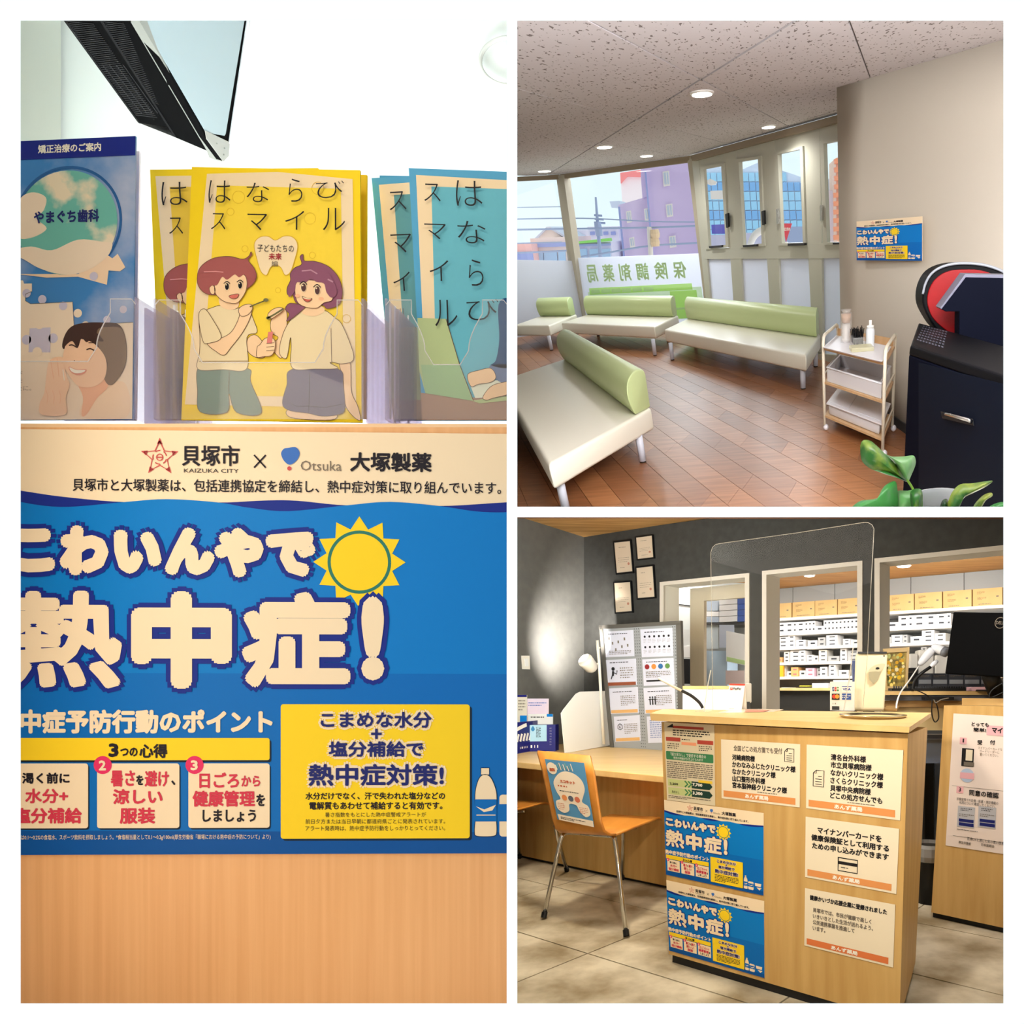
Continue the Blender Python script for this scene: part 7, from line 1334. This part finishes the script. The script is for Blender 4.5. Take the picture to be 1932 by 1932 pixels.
holder('clear leaflet holder at the left around the blue sky leaflet', -60, 256, 564, 682, left=False)
holder('clear leaflet holder in the middle around the yellow booklets', 292, 684, 566, 684)
holder('clear leaflet holder at the right around the blue booklets', 728, 958, 566, 688, right=False)
# wall television seen from below
tv = thing('television', 'wall television seen from below with black ribbed back and silver rim', 'television', bd(330, 160, 3.3))
ta, tb, tc_ = bd(121, 39, 2.95), bd(260, 231, 3.5), bd(400, 290, 3.6); tn_ = planen(ta, tb, tc_)
def tp(u, v, o=0): return onplane(u, v, ta+tn_*o, tn_)
tvb = mat('tv_black', (20, 20, 22), rough=.7, spec=.1); tvd = mat('tv_dark', (5, 5, 6), rough=.85, spec=.04); tvs = mat('tv_silver', (120, 122, 118), rough=.35); scrm = mat('tv_screen', (134, 152, 162), rough=.12, spec=.6)
upv = A([0, .0, .16])
mb = MB(); mb.prism([tp(u, v) for u, v in ((101, 10), (228, 10), (394, 286), (328, 258), (260, 231))], upv); mb.build('back_shell', tv, tvd)
for (u0, v0, u1, v1), w_ in (((118, 36, 260, 231), 5), ((186, 36, 328, 257), 5)):
    mb = MB(); mb.prism([tp(u0, v0, .004), tp(u0+w_, v0, .004), tp(u1+w_, v1+3, .004), tp(u1, v1, .004)], upv*.1); mb.build('shell_rib', tv, tvb)
mb = MB()
for k in range(46):
    f = k/46; a0, b0 = 126+f*132, 40+f*180; wdt = 50-f*10; mb.prism([tp(a0, b0, .003), tp(a0+wdt, b0+5, .003), tp(a0+wdt+1, b0+6.4, .003), tp(a0+1, b0+1.4, .003)], upv*.02)
for k in range(40):
    f = k/40; a0, b0 = 190+f*100, 40+f*155; wdt = 44-f*34; mb.prism([tp(a0, b0, .003), tp(a0+wdt, b0+5, .003), tp(a0+wdt+1, b0+6.4, .003), tp(a0+1, b0+1.4, .003)], upv*.02)
for k in range(4): mb.prism([tp(192+k*13, 122, .0035), tp(193.4+k*13, 122, .0035), tp(268+k*10, 214, .0035), tp(266.6+k*10, 214, .0035)], upv*.02)
stuff(mb.build('vent_ribs', tv, mat('tv_rib', (36, 36, 38), rough=.7, spec=.1)))
mb = MB(); mb.prism([tp(u, v) for u, v in ((260, 231), (328, 258), (315, 240))], upv*.3); mb.build('corner_bevel', tv, mat('tv_grey', (66, 66, 66), rough=.5))
mb = MB(); mb.prism([tp(u, v, .008) for u, v in ((228, 10), (246, 10), (388, 256), (422, 303), (418, 305), (404, 301), (395, 297), (390, 284))], upv); mb.build('lower_rim', tv, tvs)
for u, v in ((243, 40), (318, 157), (379, 251)): mb = MB(); mb.prism([tp(a, b, .012) for a, b in ((u-4, v-4), (u+2, v-5), (u+4, v+3), (u-2, v+4))], upv*.05); mb.build('rim_clip', tv, tvd)
sa_, sb_, sc_ = bd(258, 30, 2.84), bd(462, 30, 3.62), bd(427, 262, 3.6); sn_ = planen(sa_, sb_, sc_)
def tq(u, v, o=0): return onplane(u, v, sa_+sn_*o, sn_)
mb = MB(); mb.prism([tq(u, v) for u, v in ((244, 10), (477, 10), (433, 275), (430, 296), (421, 304), (390, 262))], -sn_*.03); mb.build('bezel', tv, tvd)
mb = MB(); mb.prism([tq(u, v, .002) for u, v in ((253, 16), (464, 16), (425, 252), (423, 256), (388, 250))], sn_*.002); mb.build('screen', tv, scrm)  # pale grey of the screen is its reflection put into the colour
mb = MB(); mb.prism([tq(u, v, .003) for u, v in ((386, 246), (432, 268), (430, 294), (420, 304), (389, 262))], sn_*.004); mb.build('corner_plate', tv, mat('tv_plate', (150, 150, 146), rough=.35, metal=.4))
mb = MB(); mb.prism([tq(u, v, .003) for u, v in ((469, 10), (474.5, 10), (434, 272), (430.5, 270))], sn_*.004); mb.build('side_trim', tv, mat('tv_trim', (206, 210, 220), rough=.3))
for u, v in ((409, 271), (424, 280), (422, 292)): mb = MB(); c = tq(u, v, .008); mb.ball(c, .004, 10); mb.build('screw', tv, tvs, smooth=True)
# ceiling light at the upper right
t = thing('ceiling_lamp', 'faint round white ceiling lamp cut by the upper right edge of the left room', 'lamp', bd(955, 112, 4.3)); mb = MB(); lc_ = bd(962, 116, 4.36); ux = A([1, 0, 0]); uz = A([0, 0, 1.])
pp = [(lc_+ux*(.185*math.cos(a*.13))+uz*(.15*math.sin(a*.13))) for a in range(11, 49)]; pp = [p for p in pp if p[0] < bd(964, 0, 4.36)[0]]
mb.tube(pp, .012, 8); mb.build('rim', t, mat('lamp_rim', (214, 214, 210), rough=.6), smooth=True)
